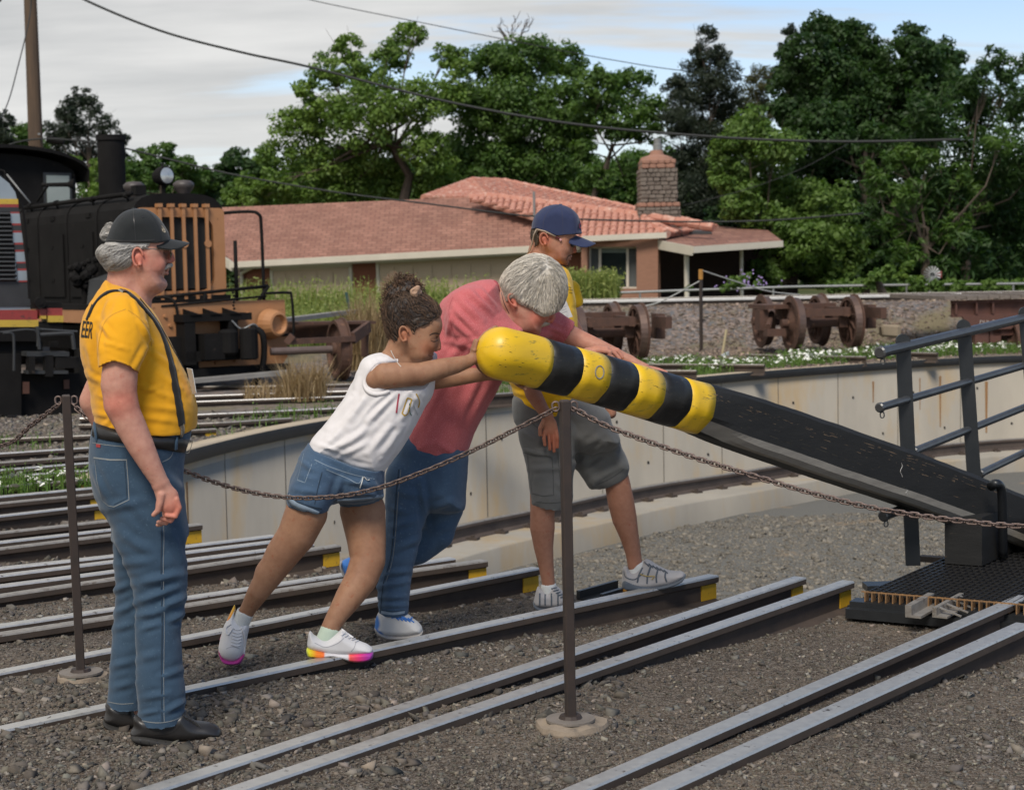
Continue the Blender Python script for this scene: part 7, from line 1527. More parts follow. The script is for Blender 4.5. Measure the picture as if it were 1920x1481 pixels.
f.ribbon(B, [(176,858),(207,862),(238,862)], 2.6, 'pocket_hem', M_stitch, parent=j1, off=.0016, sm=False); f.ribbon(B, [(237,862),(240,900),(242,937),(214,950),(204,948)], 1.4, 'pocket_stitch', M_stitch, parent=j1, off=.0016, sm=False); f.ribbon(B, [(233,866),(236,900),(238,934),(214,946)], 1.0, 'pocket_stitch', M_seam, parent=j1, off=.0016, sm=False); f.ribbon(B, [(178,862),(182,900),(192,938),(204,948)], 1.2, 'pocket_stitch', M_stitch, parent=j1, off=.0016, sm=False)
f.ribbon(B, [(325,836),(323,850),(316,860),(303,866)], 1.6, 'pocket_stitch', M_stitch, parent=j1, off=.0016)
f.patch(B, [[(181,832),(189,833),(189,839),(181,838)]], 'red_tab', mat('red_tab', (.35, .03, .03)), parent=j1, off=.002)
f.ribbon(B, [(174,830),(200,834),(240,838),(280,842),(305,838)], 1.2, 'waist_stitch', M_stitch, parent=j1, off=.0016)
bl = f.ribbon(B, [(172,804),(190,810),(220,816),(260,822),(300,829),(335,834),(352,836)], [22,24,24,24,24,26,26], 'belt', M_leather, off=.004, thick=.003)
f.ribbon(B, [(350,836),(357,833)], 26, 'buckle', M_chrome, off=.012, thick=.002)
for x0, y0, x1, y1 in ((331, 812, 329, 842), (178, 795, 182, 826)): f.ribbon(f.bvh(j1, bl), [(x0, y0), (x1, y1)], 5, 'belt_loop', M_denim, off=.005, thick=.002, parent=j1)
g = MB(); q = P(341, 800, -.14); f.ribbon(f.bvh(s1, j1), [(339,796),(341,806),(339,818)], [10, 8, 6], 'suspender_clip', M_chrome, off=.006, thick=.002)
# boots
def shoe(fig, outl, sole, dw, W, m_up, m_sole, parent, name='shoe', extra=None, h=.0042, label=None):
    up = fig.po(outl, dw, W, .035, .008)
    if extra: up += extra
    o = fig.emit(name, fig.mesh(up, h), m_up, parent=parent, label=label); so = fig.emit('sole', fig.mesh(fig.po(sole, dw, W * 1.1, .014, .005, n=3), h), m_sole, parent=o); return o
M_rub = mat('black_rubber', (.02, .019, .018), (.03, .028, .025), rough=.8, scale=40, attr='Col'); M_boot = mat('boot_leather', (.016, .015, .015), (.024, .022, .021), rough=.36, scale=18, attr='Col', bump=.0008, bscale=60)
sA = shoe(f, [(249,1380),(251,1360),(254,1340),(300,1338),(345,1330),(352,1338),(365,1350),(392,1354),(410,1362),(416,1374),(412,1383),(330,1388)], [(247,1374),(250,1388),(290,1396),(330,1400),(385,1398),(412,1388),(418,1376),(410,1380),(370,1384),(320,1381),(270,1372)], -.115, .052, M_boot, M_rub, p1, 'boot')
sB = shoe(f, [(196,1352),(198,1335),(202,1315),(250,1315),(262,1335),(290,1345),(300,1356),(298,1364),(230,1364)], [(194,1350),(197,1362),(215,1370),(260,1374),(300,1372),(302,1360),(260,1362),(220,1356)], .115, .052, M_boot, M_rub, p1, 'boot')
B = f.bvh(sA); 
for k in range(5): f.ribbon(B, [(343 + k * 6, 1341 + k * 3.4), (352 + k * 6, 1350 + k * 3.6)], 1.8, 'lace', M_blkcloth, off=.0025, thick=.001, parent=sA)
f.ribbon(B, [(340,1346),(335,1362),(320,1374),(290,1378)], 1.3, 'boot_seam', M_leather, off=.001, parent=sA)
B = f.bvh([k_ for k_ in kids(sA) if k_.name.startswith('sole')][0])
for k in range(9): f.ribbon(B, [(262 + k * 16, 1384 + min(k, 5) * 2), (264 + k * 16, 1394 + min(k, 4) * 1.3)], 2.0, 'tread_groove', M_leather, off=.0008, parent=sA)
# ================================================================== GIRL PUSHING THE BEAM
M_skin2 = skin('skin_tan', (.335, .18, .105), (.27, .135, .078))
t_ = D(640, 1235, 6.95); p2 = root('person', (t_.x, t_.y, -.03), 'girl with curly hair bun in white t-shirt and denim shorts pushing the beam tip', 'person')
f = Fig(690, 6.95, p2)
head = f.po([(736,645),(727,612),(727,580),(740,556),(765,545),(795,552),(815,570),(825,592),(829.5,607),(828,620),(823,632),(821,645),(818,655),(812,662),(809,672),(802,680),(786,683),(766,668),(748,655)], 0, .075, .055, .018)
neck = f.ch([(757, 640, 0, 26, .05), (742, 668, 0, 24, .047), (722, 695, 0, 28, .06)], .02) + f.ch([(778, 665, 0, 14, .035), (755, 685, 0, 20, .045)], .02)
nose = f.ch([(821, 634, 0, 3.6, .009), (823, 645, 0, 4.2, .011), (822.5, 652.5, 0, 4.6, .013)], .007) + f.ch([(818, 656, -.010, 3.2, .008)], .005, both=True)
face = nose + f.ch([(810, 664.5, 0, 3.1, .019), (804, 665.5, -.018, 2.2, .008)], .005) + f.ch([(808.5, 671, 0, 3.1, .017)], .005) + f.ch([(799, 677, 0, 6, .02)], .012) + f.ch([(800, 648, -.043, 11, .018)], .018, both=True) + f.ch([(782, 663, -.045, 12, .02)], .02, both=True)
face += f.ch([(801, 667, -.022, .9, .02), (811, 667.7, 0, 1.1, .022)], .0025, sub=True) + f.ch([(817, 634, -.030, 4.5, .013)], .010, sub=True, both=True) + f.ch([(813.5, 637, -.033, 5.0, .012)], .004, both=True)
body = head + neck + face + ear(f, 758, 627, -.074, 8.5, 15, -.25) + ear(f, 758, 627, .074, 8.5, 15, -.25)
body += f.ch([(706, 712, -.12, 20, .040), (722, 705, -.135, 25, .045), (750, 703, -.135, 23.5, .043), (786, 701.5, -.125, 21, .040), (806, 696, -.115, 20, .039), (830, 690, -.10, 18.5, .036), (855, 684.5, -.075, 16, .030), (876, 678, -.055, 12.5, .024), (888, 672, -.045, 11, .022)], .014)
body += f.ch([(790, 712, -.12, 10, .02)], .015)
def tipr(dw): return math.sqrt(max(0, 50 ** 2 - ((dw + .0) / f.mpp()) ** 2))
hand = f.ch([(889, 672, -.042, 9.5, .024), (889, 656, -.036, 7.2, .034), (893, 641, -.03, 6.2, .038)], .009)
for dz, aend, r in ((-.060, 132, 3.9), (-.037, 119, 4.1), (-.014, 108, 4.1), (.008, 106, 3.7)):
    R_ = tipr(dz) + 3.2; hand += f.ch([(945 + R_ * math.cos(math.radians(a)), 664 - R_ * math.sin(math.radians(a)), dz, r * (1 if i < 2 else .86)) for i, a in enumerate(np.linspace(160, aend, 5))], .003)
hand += f.ch([(893, 676, .0, 6), (900, 690, .03, 5), (908, 700, .04, 4.4)], .005)
body += hand
body += f.ch([(745, 720, .13, 22, .04), (800, 714, .14, 18.5, .036), (850, 709, .13, 16, .032), (885, 704, .11, 14.5, .027), (915, 702, .09, 11.5, .022), (935, 703, .075, 11, .02), (955, 706, .06, 10, .03)], .014)
for k in range(4): body += f.ch([(955, 703 + k * 2, .07 - .01 * k, 4), (972, 704 + k * 6, .085 - .02 * k, 3.8), (985, 706 + k * 8, .07 - .03 * k, 3.4)], .003)
body += f.ch([(945, 700, .10, 4.5), (940, 690, .115, 4.2), (948, 680, .118, 3.8)], .004)
body += f.ch([(715, 705, 0, 26, .11), (680, 790, 0, 32, .08), (636, 856, 0, 28, .08), (628, 890, 0, 26, .08)], .03)
# legs
body += f.ch([(596, 900, -.07, 28, .055), (577, 945, -.09, 36, .075), (574, 962, -.09, 40, .082), (556, 1003, -.09, 36, .075), (530, 1038, -.09, 32, .065), (505, 1078, -.085, 25.5, .056), (484, 1110, -.085, 20.5, .045), (466, 1140, -.06, 15, .033), (455, 1160, -.045, 14, .03), (446, 1185, -.04, 14)], .02)
body += f.ch([(500, 1072, -.08, 20, .05)], .02)
body += f.ch([(655, 895, .07, 28, .06), (676, 930, .085, 36, .07), (680, 957, .085, 43, .082), (687, 1010, .06, 37, .075), (690, 1050, .03, 33, .065), (677, 1085, .0, 31, .060), (654, 1120, -.03, 26, .054), (633, 1152, -.06, 20, .042), (618, 1178, -.08, 16.5, .034), (612, 1200, -.09, 16)], .02)
VF = body_mesh(f, body, .006, [(720, 535, 840, 700, -.11, .11, .0028), (872, 595, 960, 712, -.10, .14, .0027), (675, 660, 874, 735, -.19, -.03, .0042)])
lip = (.98, .52, .52)
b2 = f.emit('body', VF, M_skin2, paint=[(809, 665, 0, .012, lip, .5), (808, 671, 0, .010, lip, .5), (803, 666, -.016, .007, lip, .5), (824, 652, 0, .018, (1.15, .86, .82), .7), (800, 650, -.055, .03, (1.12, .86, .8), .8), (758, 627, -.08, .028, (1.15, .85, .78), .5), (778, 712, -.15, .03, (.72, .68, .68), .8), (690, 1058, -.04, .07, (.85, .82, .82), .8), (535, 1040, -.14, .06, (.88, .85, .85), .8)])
B = f.bvh(b2); M_brow = mat('dark_brow', (.035, .020, .014), rough=.9)
f.ribbon(B, [(805,629),(811,625.5),(818,625),(824,627)], [1.2,2.2,2.2,1.4], 'eyebrow', M_brow, off=.001, parent=b2)
f.ribbon(B, [(807,638),(812,640.3),(817,640),(820.5,638)], [.8,1.5,1.7,1.0], 'eyelashes', M_brow, off=.0012, parent=b2); f.ribbon(B, [(807,635.5),(812,634),(818,634.5)], .7, 'eyelid_crease', mat('lid_crease', (.16, .085, .05)), off=.0008, parent=b2)
f.ribbon(B, [(803,665.8),(807,667.8),(811,668)], .9, 'mouth_line', mat('mouth_line', (.10, .03, .025)), off=.0008, parent=b2)
f.ribbon(B, [(733,657),(738,668),(745,680),(752,688)], 1.4, 'necklace', mat('necklace_thread', (.6, .55, .5)), off=.002, thick=.001)
# hair: pulled back cap of curls and a loose bun
M_hair2 = mat('dark_brown_hair', (.030, .018, .012), (.016, .010, .007), rough=.6, scale=60, attr='Col', bump=.002, bscale=260)
M_hair2b = mat('brown_curl', (.12, .070, .042), (.055, .032, .019), rough=.62, scale=20, attr='Col')
hp = f.po([(741,648),(733,638),(722,612),(718,585),(724,562),(745,546),(772,542),(800,555),(818,570),(828,590),(834,610),(820,660),(780,690)], 0, .084, .055, .01)
hp += f.po([(827,586),(824,589),(817,597),(806,603),(798,610),(786,613),(779,618),(775,627),(771,616),(765,609),(752,611),(748,622),(746,634),(744,648),(736,654),(740,720),(870,720),(870,580)], 0, 1, .008, .004, sub=True, n=3)
h2 = f.emit('hair', f.mesh(hp, .0036), M_hair2, noise=[(.005, 60, 4, (1, 1, 1))])
strands(f, h2, 1500, lambda x, y: ((750 - x) * .9 - 10, (535 - y)), .05, .0012, M_hair2b, 'hair_strand', 5, lift=.007, wob=.5, parent=h2, region=lambda X, Y, w_: (X > 700))
bun = f.emit('bun', f.mesh(f.ch([(744, 554, 0, 25, .06), (763, 543, 0, 24, .06), (733, 575, 0, 14, .04)], .02), .0045), M_hair2, noise=[(.007, 50, 4, (1, 1, 1))], parent=h2)
def curls(fig, cents, n, m, name, seed, parent):
    rng = np.random.default_rng(seed); g = MB(); C = []
    for _ in range(n):
        cx, cy, r = cents[rng.integers(len(cents))]; d = rng.normal(size=3); d[2] = -abs(d[2]) if rng.uniform() < .6 else d[2]; d /= np.linalg.norm(d); c = np.array(fig.loc(cx, cy, 0)); rm = r * fig.mpp() * rng.uniform(.75, 1.05); st = c + d * rm; ax = rng.normal(size=3) + d * .5 + np.array([-.35, -.5, 0]); ax /= np.linalg.norm(ax); L_ = rng.uniform(.02, .055); hr = rng.uniform(.003, .0065); tr = rng.uniform(1.5, 3.2); e1 = np.cross(ax, d); e1 /= np.linalg.norm(e1); e2 = np.cross(ax, e1); pts = []
        for t in np.linspace(0, 1, 15): a = t * tr * 2 * math.pi; pts.append(Vector(fig.world([st + ax * (t - .5) * L_ + (e1 * math.cos(a) + e2 * math.sin(a)) * hr * (1 - .3 * t)])[0]))
        n0 = len(g.v); g.tube(pts, [.0017 * (1 - .4 * q / 14) for q in range(15)], 3, cap=False); C += [rng.uniform(.4, 1.9)] * (len(g.v) - n0)
    c = np.array(C); obj(name, (g.v, g.f), m, parent=parent, smooth=True, attrs={'Col': np.stack([c, c * .93, c * .85], -1)}, kind='stuff')
curls(f, [(744, 554, 29), (763, 542, 28), (733, 578, 18), (755, 534, 19), (776, 544, 17)], 760, M_hair2b, 'curl', 7, bun)
curls(f, [(728, 590, 9), (727, 606, 8), (733, 625, 8), (724, 575, 8)], 90, M_hair2b, 'curl', 8, h2)
g = MB(); rng = np.random.default_rng(5)
for _ in range(170):
    a = rng.uniform(100, 235); r0 = 24; a2 = math.radians(a); st = f.loc(752 + r0 * math.cos(a2), 545 - r0 * math.sin(a2), rng.uniform(-.03, .03)); d = np.array([math.cos(a2), math.sin(a2), rng.uniform(-.5, .5)]) + np.array([-.2, .1, 0]); pts = []; ph = rng.uniform(0, 6)
    for t in np.linspace(0, 1, 7): pts.append(Vector(f.world([st + d * t * rng.uniform(.018, .034) + np.array([math.sin(ph + t * 7), math.cos(ph + t * 6), 0]) * .003])[0]))
    g.tube(pts, .00045, 3, cap=False)
obj('flyaway_hair', g.d, mat('flyaway', (.22, .13, .07), rough=.5), parent=bun, kind='stuff')
M_scr = cloth('tan_satin', (.42, .27, .18), (.30, .18, .115), sc=30, rough=.45)
sc = f.emit('scrunchie', f.mesh(f.ch([(750, 570, -.040, 5, .012), (762, 564, -.062, 6.5, .015), (775, 557, -.062, 7, .016), (786, 548, -.04, 6.5, .018)], .008) + f.ch([(776, 547, -.072, 8.5, .014), (783, 540, -.062, 6, .014)], .014) + f.ch([(777, 546, -.088, 4, .010)], .008, sub=True), .0026), M_scr, noise=[(.003, 70, 3, (1, 1, 1))], parent=h2)
# white shirt
M_wht = cloth('white_shirt', (.70, .67, .665), (.60, .575, .575), sc=4, bump=.003, bs=36)
sh = f.po([(727,660),(700,662),(680,672),(668,693),(655,724),(640,749),(618,782),(592,812),(580,828),(578,850),(590,864),(625,870),(660,884),(692,895),(712,893),(735,868),(757,838),(780,800),(800,762),(814,735),(815,700),(790,690),(760,685),(745,672)], 0, .150, .12, .02)
sh += f.ch([(712, 700, -.06, 32, .09), (716, 706, -.10, 26, .050)], .02) + f.ch([(720, 700, .06, 32, .09), (770, 710, .12, 27, .05), (800, 705, .14, 25, .045)], .02) + f.ch([(812, 668, .13, 10, .03), (806, 690, .14, 16, .04)], .012)
cut = f.ch([(735, 706, -.165, 27, .050), (790, 700, -.13, 30, .06)], .004, sub=True) + f.ch([(835, 700, .15, 26, .06)], .004, sub=True) + f.ch([(743, 655, 0, 24, .055), (765, 668, 0, 26, .05)], .01, sub=True)
fo = [(745,735,690,790,5,.008),(735,730,700,760,4,.005),(690,735,650,800,6,.007),(680,750,628,815,5,.005),(700,800,625,845,6,.006),(740,790,690,850,6,.006),(690,830,625,862,5,.005),(755,800,715,860,5,.005),(660,740,610,800,5,.006),(785,740,745,800,5,.005),(720,760,660,830,5,.004),(590,830,640,850,4,.004),(600,850,660,870,4,.004),(640,870,700,880,4,.004),(700,672,712,690,4,.004),(672,700,662,735,4,.004),(770,735,790,760,4,.004),(650,800,600,840,5,.005)]
s2 = f.emit('shirt', f.mesh(sh + cut, .0052), M_wht, folds=fo, noise=[(.0035, 12, 5, (1, 1, 1)), (.0014, 28, 9, (1, 1, 1))], label='white t-shirt with coloured letters')
B = f.bvh(s2, b2)
f.ribbon(B, [(746,677),(735,677),(720,677),(706,681),(694,692),(686,706),(683,720),(689,733),(701,739),(717,738),(730,733)], 8, 'rolled_cuff', M_wht, off=.003, thick=.006, parent=s2)
f.ribbon(B, [(748,738),(745,760),(743,774)], 3.0, 'letter', mat('print_red', (.42, .045, .08)), off=.002, parent=s2)
M_mus = mat('print_mustard', (.50, .31, .04)); f.ribbon(B, [(763,747),(754,775),(759,779),(764,776),(772,748),(763,746)], 2.6, 'letter', M_mus, off=.002, parent=s2, sm=False)
f.ribbon(B, [(768,756),(768,772),(771,779)], 1.8, 'letter', mat('print_green', (.05, .13, .10)), off=.002, parent=s2); f.ribbon(B, [(774,748),(777,764),(783,778)], 2.0, 'letter', mat('print_silver', (.55, .55, .56)), off=.002, parent=s2)
f.ribbon(B, [(780,738),(786,752),(784,764)], 3.0, 'letter', M_mus, off=.002, parent=s2)
# shorts
sho = f.po([(600,800),(572,838),(562,852),(552,878),(542,905),(539,930),(550,948),(580,955),(625,945),(665,945),(705,938),(720,915),(722,885),(722,860),(700,820),(650,790)], 0, .155, .11, .02) + f.po([(560,815),(576,826),(590,840),(625,852),(665,868),(705,878),(740,872),(760,700),(560,700)], 0, 1, .01, .005, sub=True, n=1)
sho += f.ch([(600, 890, -.08, 40, .10), (578, 936, -.09, 41, .105)], .02) + f.ch([(665, 900, .08, 42, .10), (675, 922, .085, 46, .105)], .02)
sho += f.po([(548,905),(539,945),(562,958),(600,970),(622,945),(626,905),(590,880)], -.09, .105, .07, .012)
cut = f.ch([(575, 965, -.09, 40, .092), (560, 1010, -.09, 42, .1)], .005, sub=True) + f.ch([(681, 955, .085, 42, .092), (685, 1010, .085, 44, .10)], .005, sub=True)
fo = [(545,915,600,925,5,.005),(560,890,600,900,5,.004),(640,900,700,910,5,.005),(625,945,640,895,5,.008),(600,870,640,890,5,.004),(650,925,705,928,4,.004),(560,860,585,880,4,.004),(700,900,718,930,4,.004)]
sh2 = f.emit('shorts', f.mesh(sho + cut, .0048), M_denim2, folds=fo, noise=[(.003, 14, 7, (1, 1, 1))], label='blue denim shorts with turned up hems')
B = f.bvh(sh2); M_pale = mat('denim_fray', (.24, .30, .36), (.16, .21, .27), rough=1, scale=60)
f.ribbon(B, [(541,925),(552,938),(575,948),(603,954)], 3, 'hem_fold', M_seam, off=.0015, parent=sh2); f.ribbon(B, [(541,932),(552,945),(577,956),(602,965)], 13, 'turned_hem', M_pale, off=.0035, parent=sh2, thick=.001); f.ribbon(B, [(630,938),(670,936),(718,930)], 9, 'turned_hem', M_pale, off=.0035, parent=sh2, thick=.001)
f.ribbon(B, [(570,850),(563,880),(558,900),(572,905),(585,870)], 1.3, 'pocket_stitch', M_pale, off=.0015, parent=sh2, sm=False); f.ribbon(B, [(612,880),(650,896),(672,906),(680,892)], 1.4, 'pocket_stitch', M_pale, off=.0015, parent=sh2); f.ribbon(B, [(590,862),(620,876),(665,890),(702,898)], 1.4, 'waist_stitch', M_pale, off=.0015, parent=sh2); f.ribbon(B, [(604,885),(596,915),(590,945)], 1.6, 'side_seam', M_seam, off=.0015, parent=sh2)
f.ribbon(f.bvh(sh2, s2), [(681,893),(678,905),(675,914)], 1.6, 'draw_cord', mat('white_cord', (.7, .7, .68)), off=.004, thick=.002, parent=sh2); f.ribbon(f.bvh(sh2, s2), [(682,893),(688,900),(692,899)], 1.6, 'draw_cord', MATS['white_cord'], off=.004, thick=.002, parent=sh2)
# socks and shoes
M_sock = cloth('white_sock', (.66, .67, .65), sc=40, bs=600); M_wsh = cloth('white_shoe_leather', (.66, .65, .65), (.55, .54, .55), sc=9, rough=.5, bump=.0008, bs=60)
f.emit('sock', f.mesh(f.ch([(459, 1150, -.052, 16.5, .036), (452, 1166, -.045, 16.5, .037), (446, 1182, -.045, 15, .036)], .01) + f.ch([(461, 1136, -.06, 15.5, .036)], .003, sub=True), .004), M_sock)
f.emit('sock', f.mesh(f.ch([(617, 1184, -.085, 18, .037), (611, 1198, -.09, 18, .037)], .01) + f.ch([(621, 1170, -.08, 17, .037)], .003, sub=True), .004), cloth('mint_sock', (.52, .62, .50), sc=40, bs=600))
def vcol_sole(fig, o, stops, parent=None):
    """rainbow gradient of the rubber itself from toe to heel"""
    me = o.data; P = np.array([list(v.co) for v in me.vertices]) + np.array(list(ORI[o.name])); X, Y = fig.px_of(P @ fig.A.T - np.array([0, 0, fig.W0])); t = stops[0](X, Y); ts = np.array([a for a, _ in stops[1]]); cs = np.array([c for _, c in stops[1]]); col = np.stack([np.interp(t, ts, cs[:, k]) for k in range(3)] + [np.ones(len(t))], -1); me.color_attributes['Col'].data.foreach_set('color', col.astype(np.float32).ravel())
M_rain = cloth('rainbow_rubber', (1, 1, 1), (.96, .96, .96), sc=60, rough=.5)
up = f.po([(581,1183),(577,1198),(578,1214),(600,1222),(640,1228),(690,1226),(699,1217),(690,1208),(678,1203),(664,1197),(650,1188),(641,1180),(632,1186),(612,1196),(592,1192)], -.10, .046, .032, .008)
so = f.po([(577,1213),(577,1229),(590,1231),(605,1232),(625,1229),(655,1238),(680,1239),(697,1234),(700,1222),(690,1219),(650,1221),(610,1218)], -.10, .050, .014, .004, n=3)
sA = f.emit('shoe', f.mesh(up, .0034), M_wsh, label='white trainer, front foot on the rail'); s_o = f.emit('sole', f.mesh(so, .0034), M_rain, parent=sA)
vcol_sole(f, s_o, (lambda X, Y: X, [(577, (.70, .72, .03)), (584, (.78, .55, .02)), (594, (.85, .22, .02)), (607, (.80, .16, .03)), (610, (.62, .60, .62)), (652, (.62, .60, .62)), (656, (.80, .10, .08)), (672, (.70, .04, .16)), (690, (.36, .03, .30)), (700, (.28, .04, .30))]))
B = f.bvh(sA); M_lace = mat('white_lace', (.74, .73, .74)); M_line = mat('shoe_line', (.36, .35, .38))
for k in range(5): f.ribbon(B, [(640 + k * 6.5, 1191 + k * 3.2), (646 + k * 6.5, 1187 + k * 3.4)], 2.0, 'lace', M_lace, off=.003, thick=.0015, parent=sA)
f.ribbon(B, [(641,1181),(652,1190),(664,1192),(660,1198)], 1.8, 'lace', M_lace, off=.006, thick=.002, parent=sA); f.ribbon(B, [(590,1205),(610,1213),(632,1206),(645,1196)], 1.0, 'shoe_seam', M_line, off=.001, parent=sA); f.ribbon(B, [(668,1201),(664,1214),(658,1221)], 1.0, 'shoe_seam', M_line, off=.001, parent=sA)
up = f.po([(441,1140),(432,1155),(423,1175),(414,1200),(411,1220),(418,1232),(436,1238),(452,1234),(459,1220),(463,1195),(467,1175),(462,1166),(448,1172),(440,1158)], -.045, .046, .03, .01) + f.ch([(440, 1180, -.045, 20, .048), (434, 1215, -.06, 21, .05)], .02)
so = f.po([(410,1216),(413,1232),(422,1243),(440,1244),(453,1241),(460,1224),(456,1224),(440,1234),(420,1231)], -.055, .048, .012, .004, n=3) + f.po([(440,1134),(436,1140),(424,1166),(412,1198),(417,1198),(428,1172),(441,1150)], -.04, .026, .01, .004, n=3)
sB = f.emit('shoe', f.mesh(up, .0034), M_wsh, label='white trainer, rear foot on its toes'); s_o = f.emit('sole', f.mesh(so, .0034), M_rain, parent=sB)
vcol_sole(f, s_o, (lambda X, Y: Y, [(1134, (.8, .5, .03)), (1165, (.8, .25, .05)), (1195, (.6, .2, .3)), (1215, (.50, .03, .20)), (1245, (.34, .03, .22))]))
B = f.bvh(sB)
for k in range(6): f.ribbon(B, [(437 - k * .8, 1178 + k * 6), (446 - k * .5, 1181 + k * 6), (454 - k * .6, 1178 + k * 6)], 1.8, 'lace', M_lace, off=.003, thick=.0015, parent=sB)
f.ribbon(B, [(452,1174),(457,1190),(458,1210),(456,1226)], 1.8, 'lace', M_lace, off=.005, thick=.002, parent=sB); f.ribbon(B, [(437,1176),(428,1190),(425,1178),(433,1170)], 1.6, 'lace', M_lace, off=.005, thick=.002, parent=sB); f.ribbon(B, [(424,1216),(436,1212),(450,1216)], 1.0, 'shoe_seam', M_line, off=.001, parent=sB)
# ================================================================== GREY HAIRED MAN IN RED SHIRT
M_skin3 = skin('skin_reddish', (.43, .215, .155), (.35, .155, .11))
t_ = D(750, 1190, 7.45); p3 = root('person', (t_.x, t_.y, -.04), 'grey haired man in heather red t-shirt leaning over the beam with head down', 'person')
f = Fig(870, 7.45, p3)
head = f.po([(950,545),(962,512),(985,494),(1012,490),(1036,503),(1049,528),(1050,556),(1044,574),(1036,588),(1026,600),(1016,612),(1012,622),(1002,627),(988,622),(966,606),(952,585)], 0, .080, .055, .018)
neck = f.ch([(965, 560, 0, 32, .062), (940, 565, 0, 34, .066), (905, 580, 0, 42, .08)], .03) + f.ch([(985, 600, 0, 18, .045), (955, 600, 0, 26, .055), (930, 610, 0, 30, .06)], .02)
nose = f.ch([(1036, 584, 0, 4, .010), (1037, 594, 0, 4.8, .012), (1033, 601, 0, 5, .015)], .008) + f.ch([(1028, 602, -.011, 3.6, .009)], .005, both=True)
face = nose + f.ch([(1015, 610, -.0, 4, .022)], .008) + f.ch([(1008, 621, 0, 6, .022)], .012) + f.ch([(1008, 594, -.046, 11, .020)], .018, both=True) + f.ch([(984, 608, -.048, 14, .022)], .02, both=True) + f.ch([(1029, 587, -.035, 5, .012)], .008, sub=True, both=True)
body = head + neck + face + ear(f, 964, 563, -.078, 8.5, 14, -.7) + ear(f, 964, 563, .078, 8.5, 14, -.7)
body += f.ch([(870, 610, -.18, 26, .045), (915, 660, -.17, 24, .046), (965, 690, -.12, 21, .045), (1030, 683, -.06, 18, .040), (1080, 672, -.05, 14.5, .032), (1102, 665, -.055, 12.5, .028)], .015)
body += f.ch([(1000, 590, .18, 24, .045), (1055, 622, .19, 20.5, .045), (1085, 637, .18, 19, .042), (1120, 652, .15, 17, .038), (1150, 664, .13, 14, .03), (1180, 677, .11, 11, .026)], .015)
hand = f.ch([(1104, 663, -.055, 11, .026), (1120, 657, -.05, 10, .034), (1136, 657, -.055, 8.5, .038)], .010)
for k, (dz, x2, y2, x3, y3) in enumerate(((-.09, 1140, 666, 1150, 673), (-.068, 1150, 663, 1162, 673), (-.046, 1155, 659, 1167, 670), (-.025, 1155, 656, 1166, 666))): hand += f.ch([(1132, 657 + (1.5 if k == 0 else 0), dz * .9, 4.6), (1144, 657 + (3 if k == 0 else 0), dz, 4.3), (x2 + 3, y2, dz, 4.0), (x3, y3, dz, 3.5)], .003)
hand += f.ch([(1110, 668, -.085, 5), (1122, 669, -.10, 4.5), (1134, 670, -.105, 3.9)], .004)
hand += f.ch([(1180, 677, .11, 11, .026), (1197, 684, .09, 9, .034), (1210, 689, .08, 8, .036)], .010)
for k, dz in enumerate((.045, .065, .085, .105)): hand += f.ch([(1208, 690 + (1 - k * .7), dz, 4.4), (1222, 691 + 1 - k * .6, dz, 4.1), (1236, 695 - k * .5, dz, 3.9), (1249 - 3 * (k % 3), 700 - k * .6, dz, 3.4)], .003)
hand += f.ch([(1192, 690, .05, 5), (1204, 697, .03, 4.3), (1214, 701, .025, 3.8)], .004)
body += hand + f.ch([(900, 600, 0, 40, .12), (850, 700, 0, 60, .13), (815, 820, 0, 42, .10), (805, 880, 0, 36, .09)], .03)
body += f.ch([(775, 900, -.08, 26, .06), (752, 1000, -.10, 24, .05), (738, 1130, -.11, 18, .04), (740, 1160, -.11, 16)], .03) + f.ch([(812, 900, .08, 30, .06), (835, 975, .10, 24, .05), (790, 1030, .10, 20, .04), (690, 1055, .10, 16)], .03)
VF = body_mesh(f, body, .0062, [(930, 480, 1060, 640, -.115, .115, .003), (1085, 632, 1265, 712, -.13, .15, .003)])
red = (1.15, .72, .68)
b3 = f.emit('body', VF, M_skin3, paint=[(1033, 600, 0, .022, red, .6), (1005, 596, -.06, .035, red, .8), (964, 563, -.08, .03, red, .5), (1158, 670, -.06, .04, (1.25, 1.1, 1.05), .8), (1120, 650, -.07, .05, (1.15, 1.08, 1.02), .8), (1240, 697, .07, .05, (1.25, 1.1, 1.05), .8), (1100, 640, .14, .08, (1.15, 1.1, 1.05), .8)])
B = f.bvh(b3); f.ribbon(B, [(1008,586),(1016,590),(1024,590)], [1,1.8,1.2], 'closed_eye', mat('eye_fold', (.12, .05, .035)), off=.001, parent=b3)
f.ribbon(B, [(940,548),(945,568),(955,588)], 1.2, 'neck_cord', MATS['black_leather'], off=.002)
M_hair3 = mat('silver_hair', (.66, .61, .53), (.42, .38, .32), rough=.42, scale=60, attr='Col', bump=.001, bscale=300)
hp = f.po([(942,553),(939,538),(943,520),(953,506),(970,491),(990,481.5),(1008,478.6),(1028,484),(1046,498),(1057,515),(1061,538),(1059,557),(1052,574),(1040,600),(1000,630),(950,600)], 0, .092, .058, .01)
hp += f.po([(1066,560),(1053,573),(1044,580),(1034,584),(1024,588),(1014,587),(1004,581),(994,575),(984,570),(972,564),(966,556),(958,556),(952,562),(944,560),(936,556),(930,680),(1100,680),(1100,560)], 0, 1, .008, .004, sub=True, n=3)
h3 = f.emit('hair', f.mesh(hp, .0036), M_hair3, noise=[(.002, 50, 5, (1, 1, 1))])
def fl3(x, y):
    dx, dy = x - 1026, y - 506; r = math.hypot(dx, dy) + 1; return (dx / r + (-.35 if x < 1010 else .05), dy / r + .85)
strands(f, h3, 5200, fl3, .060, .00115, M_hair3, 'hair_strand', 6, lift=.007, wob=.18, parent=h3)
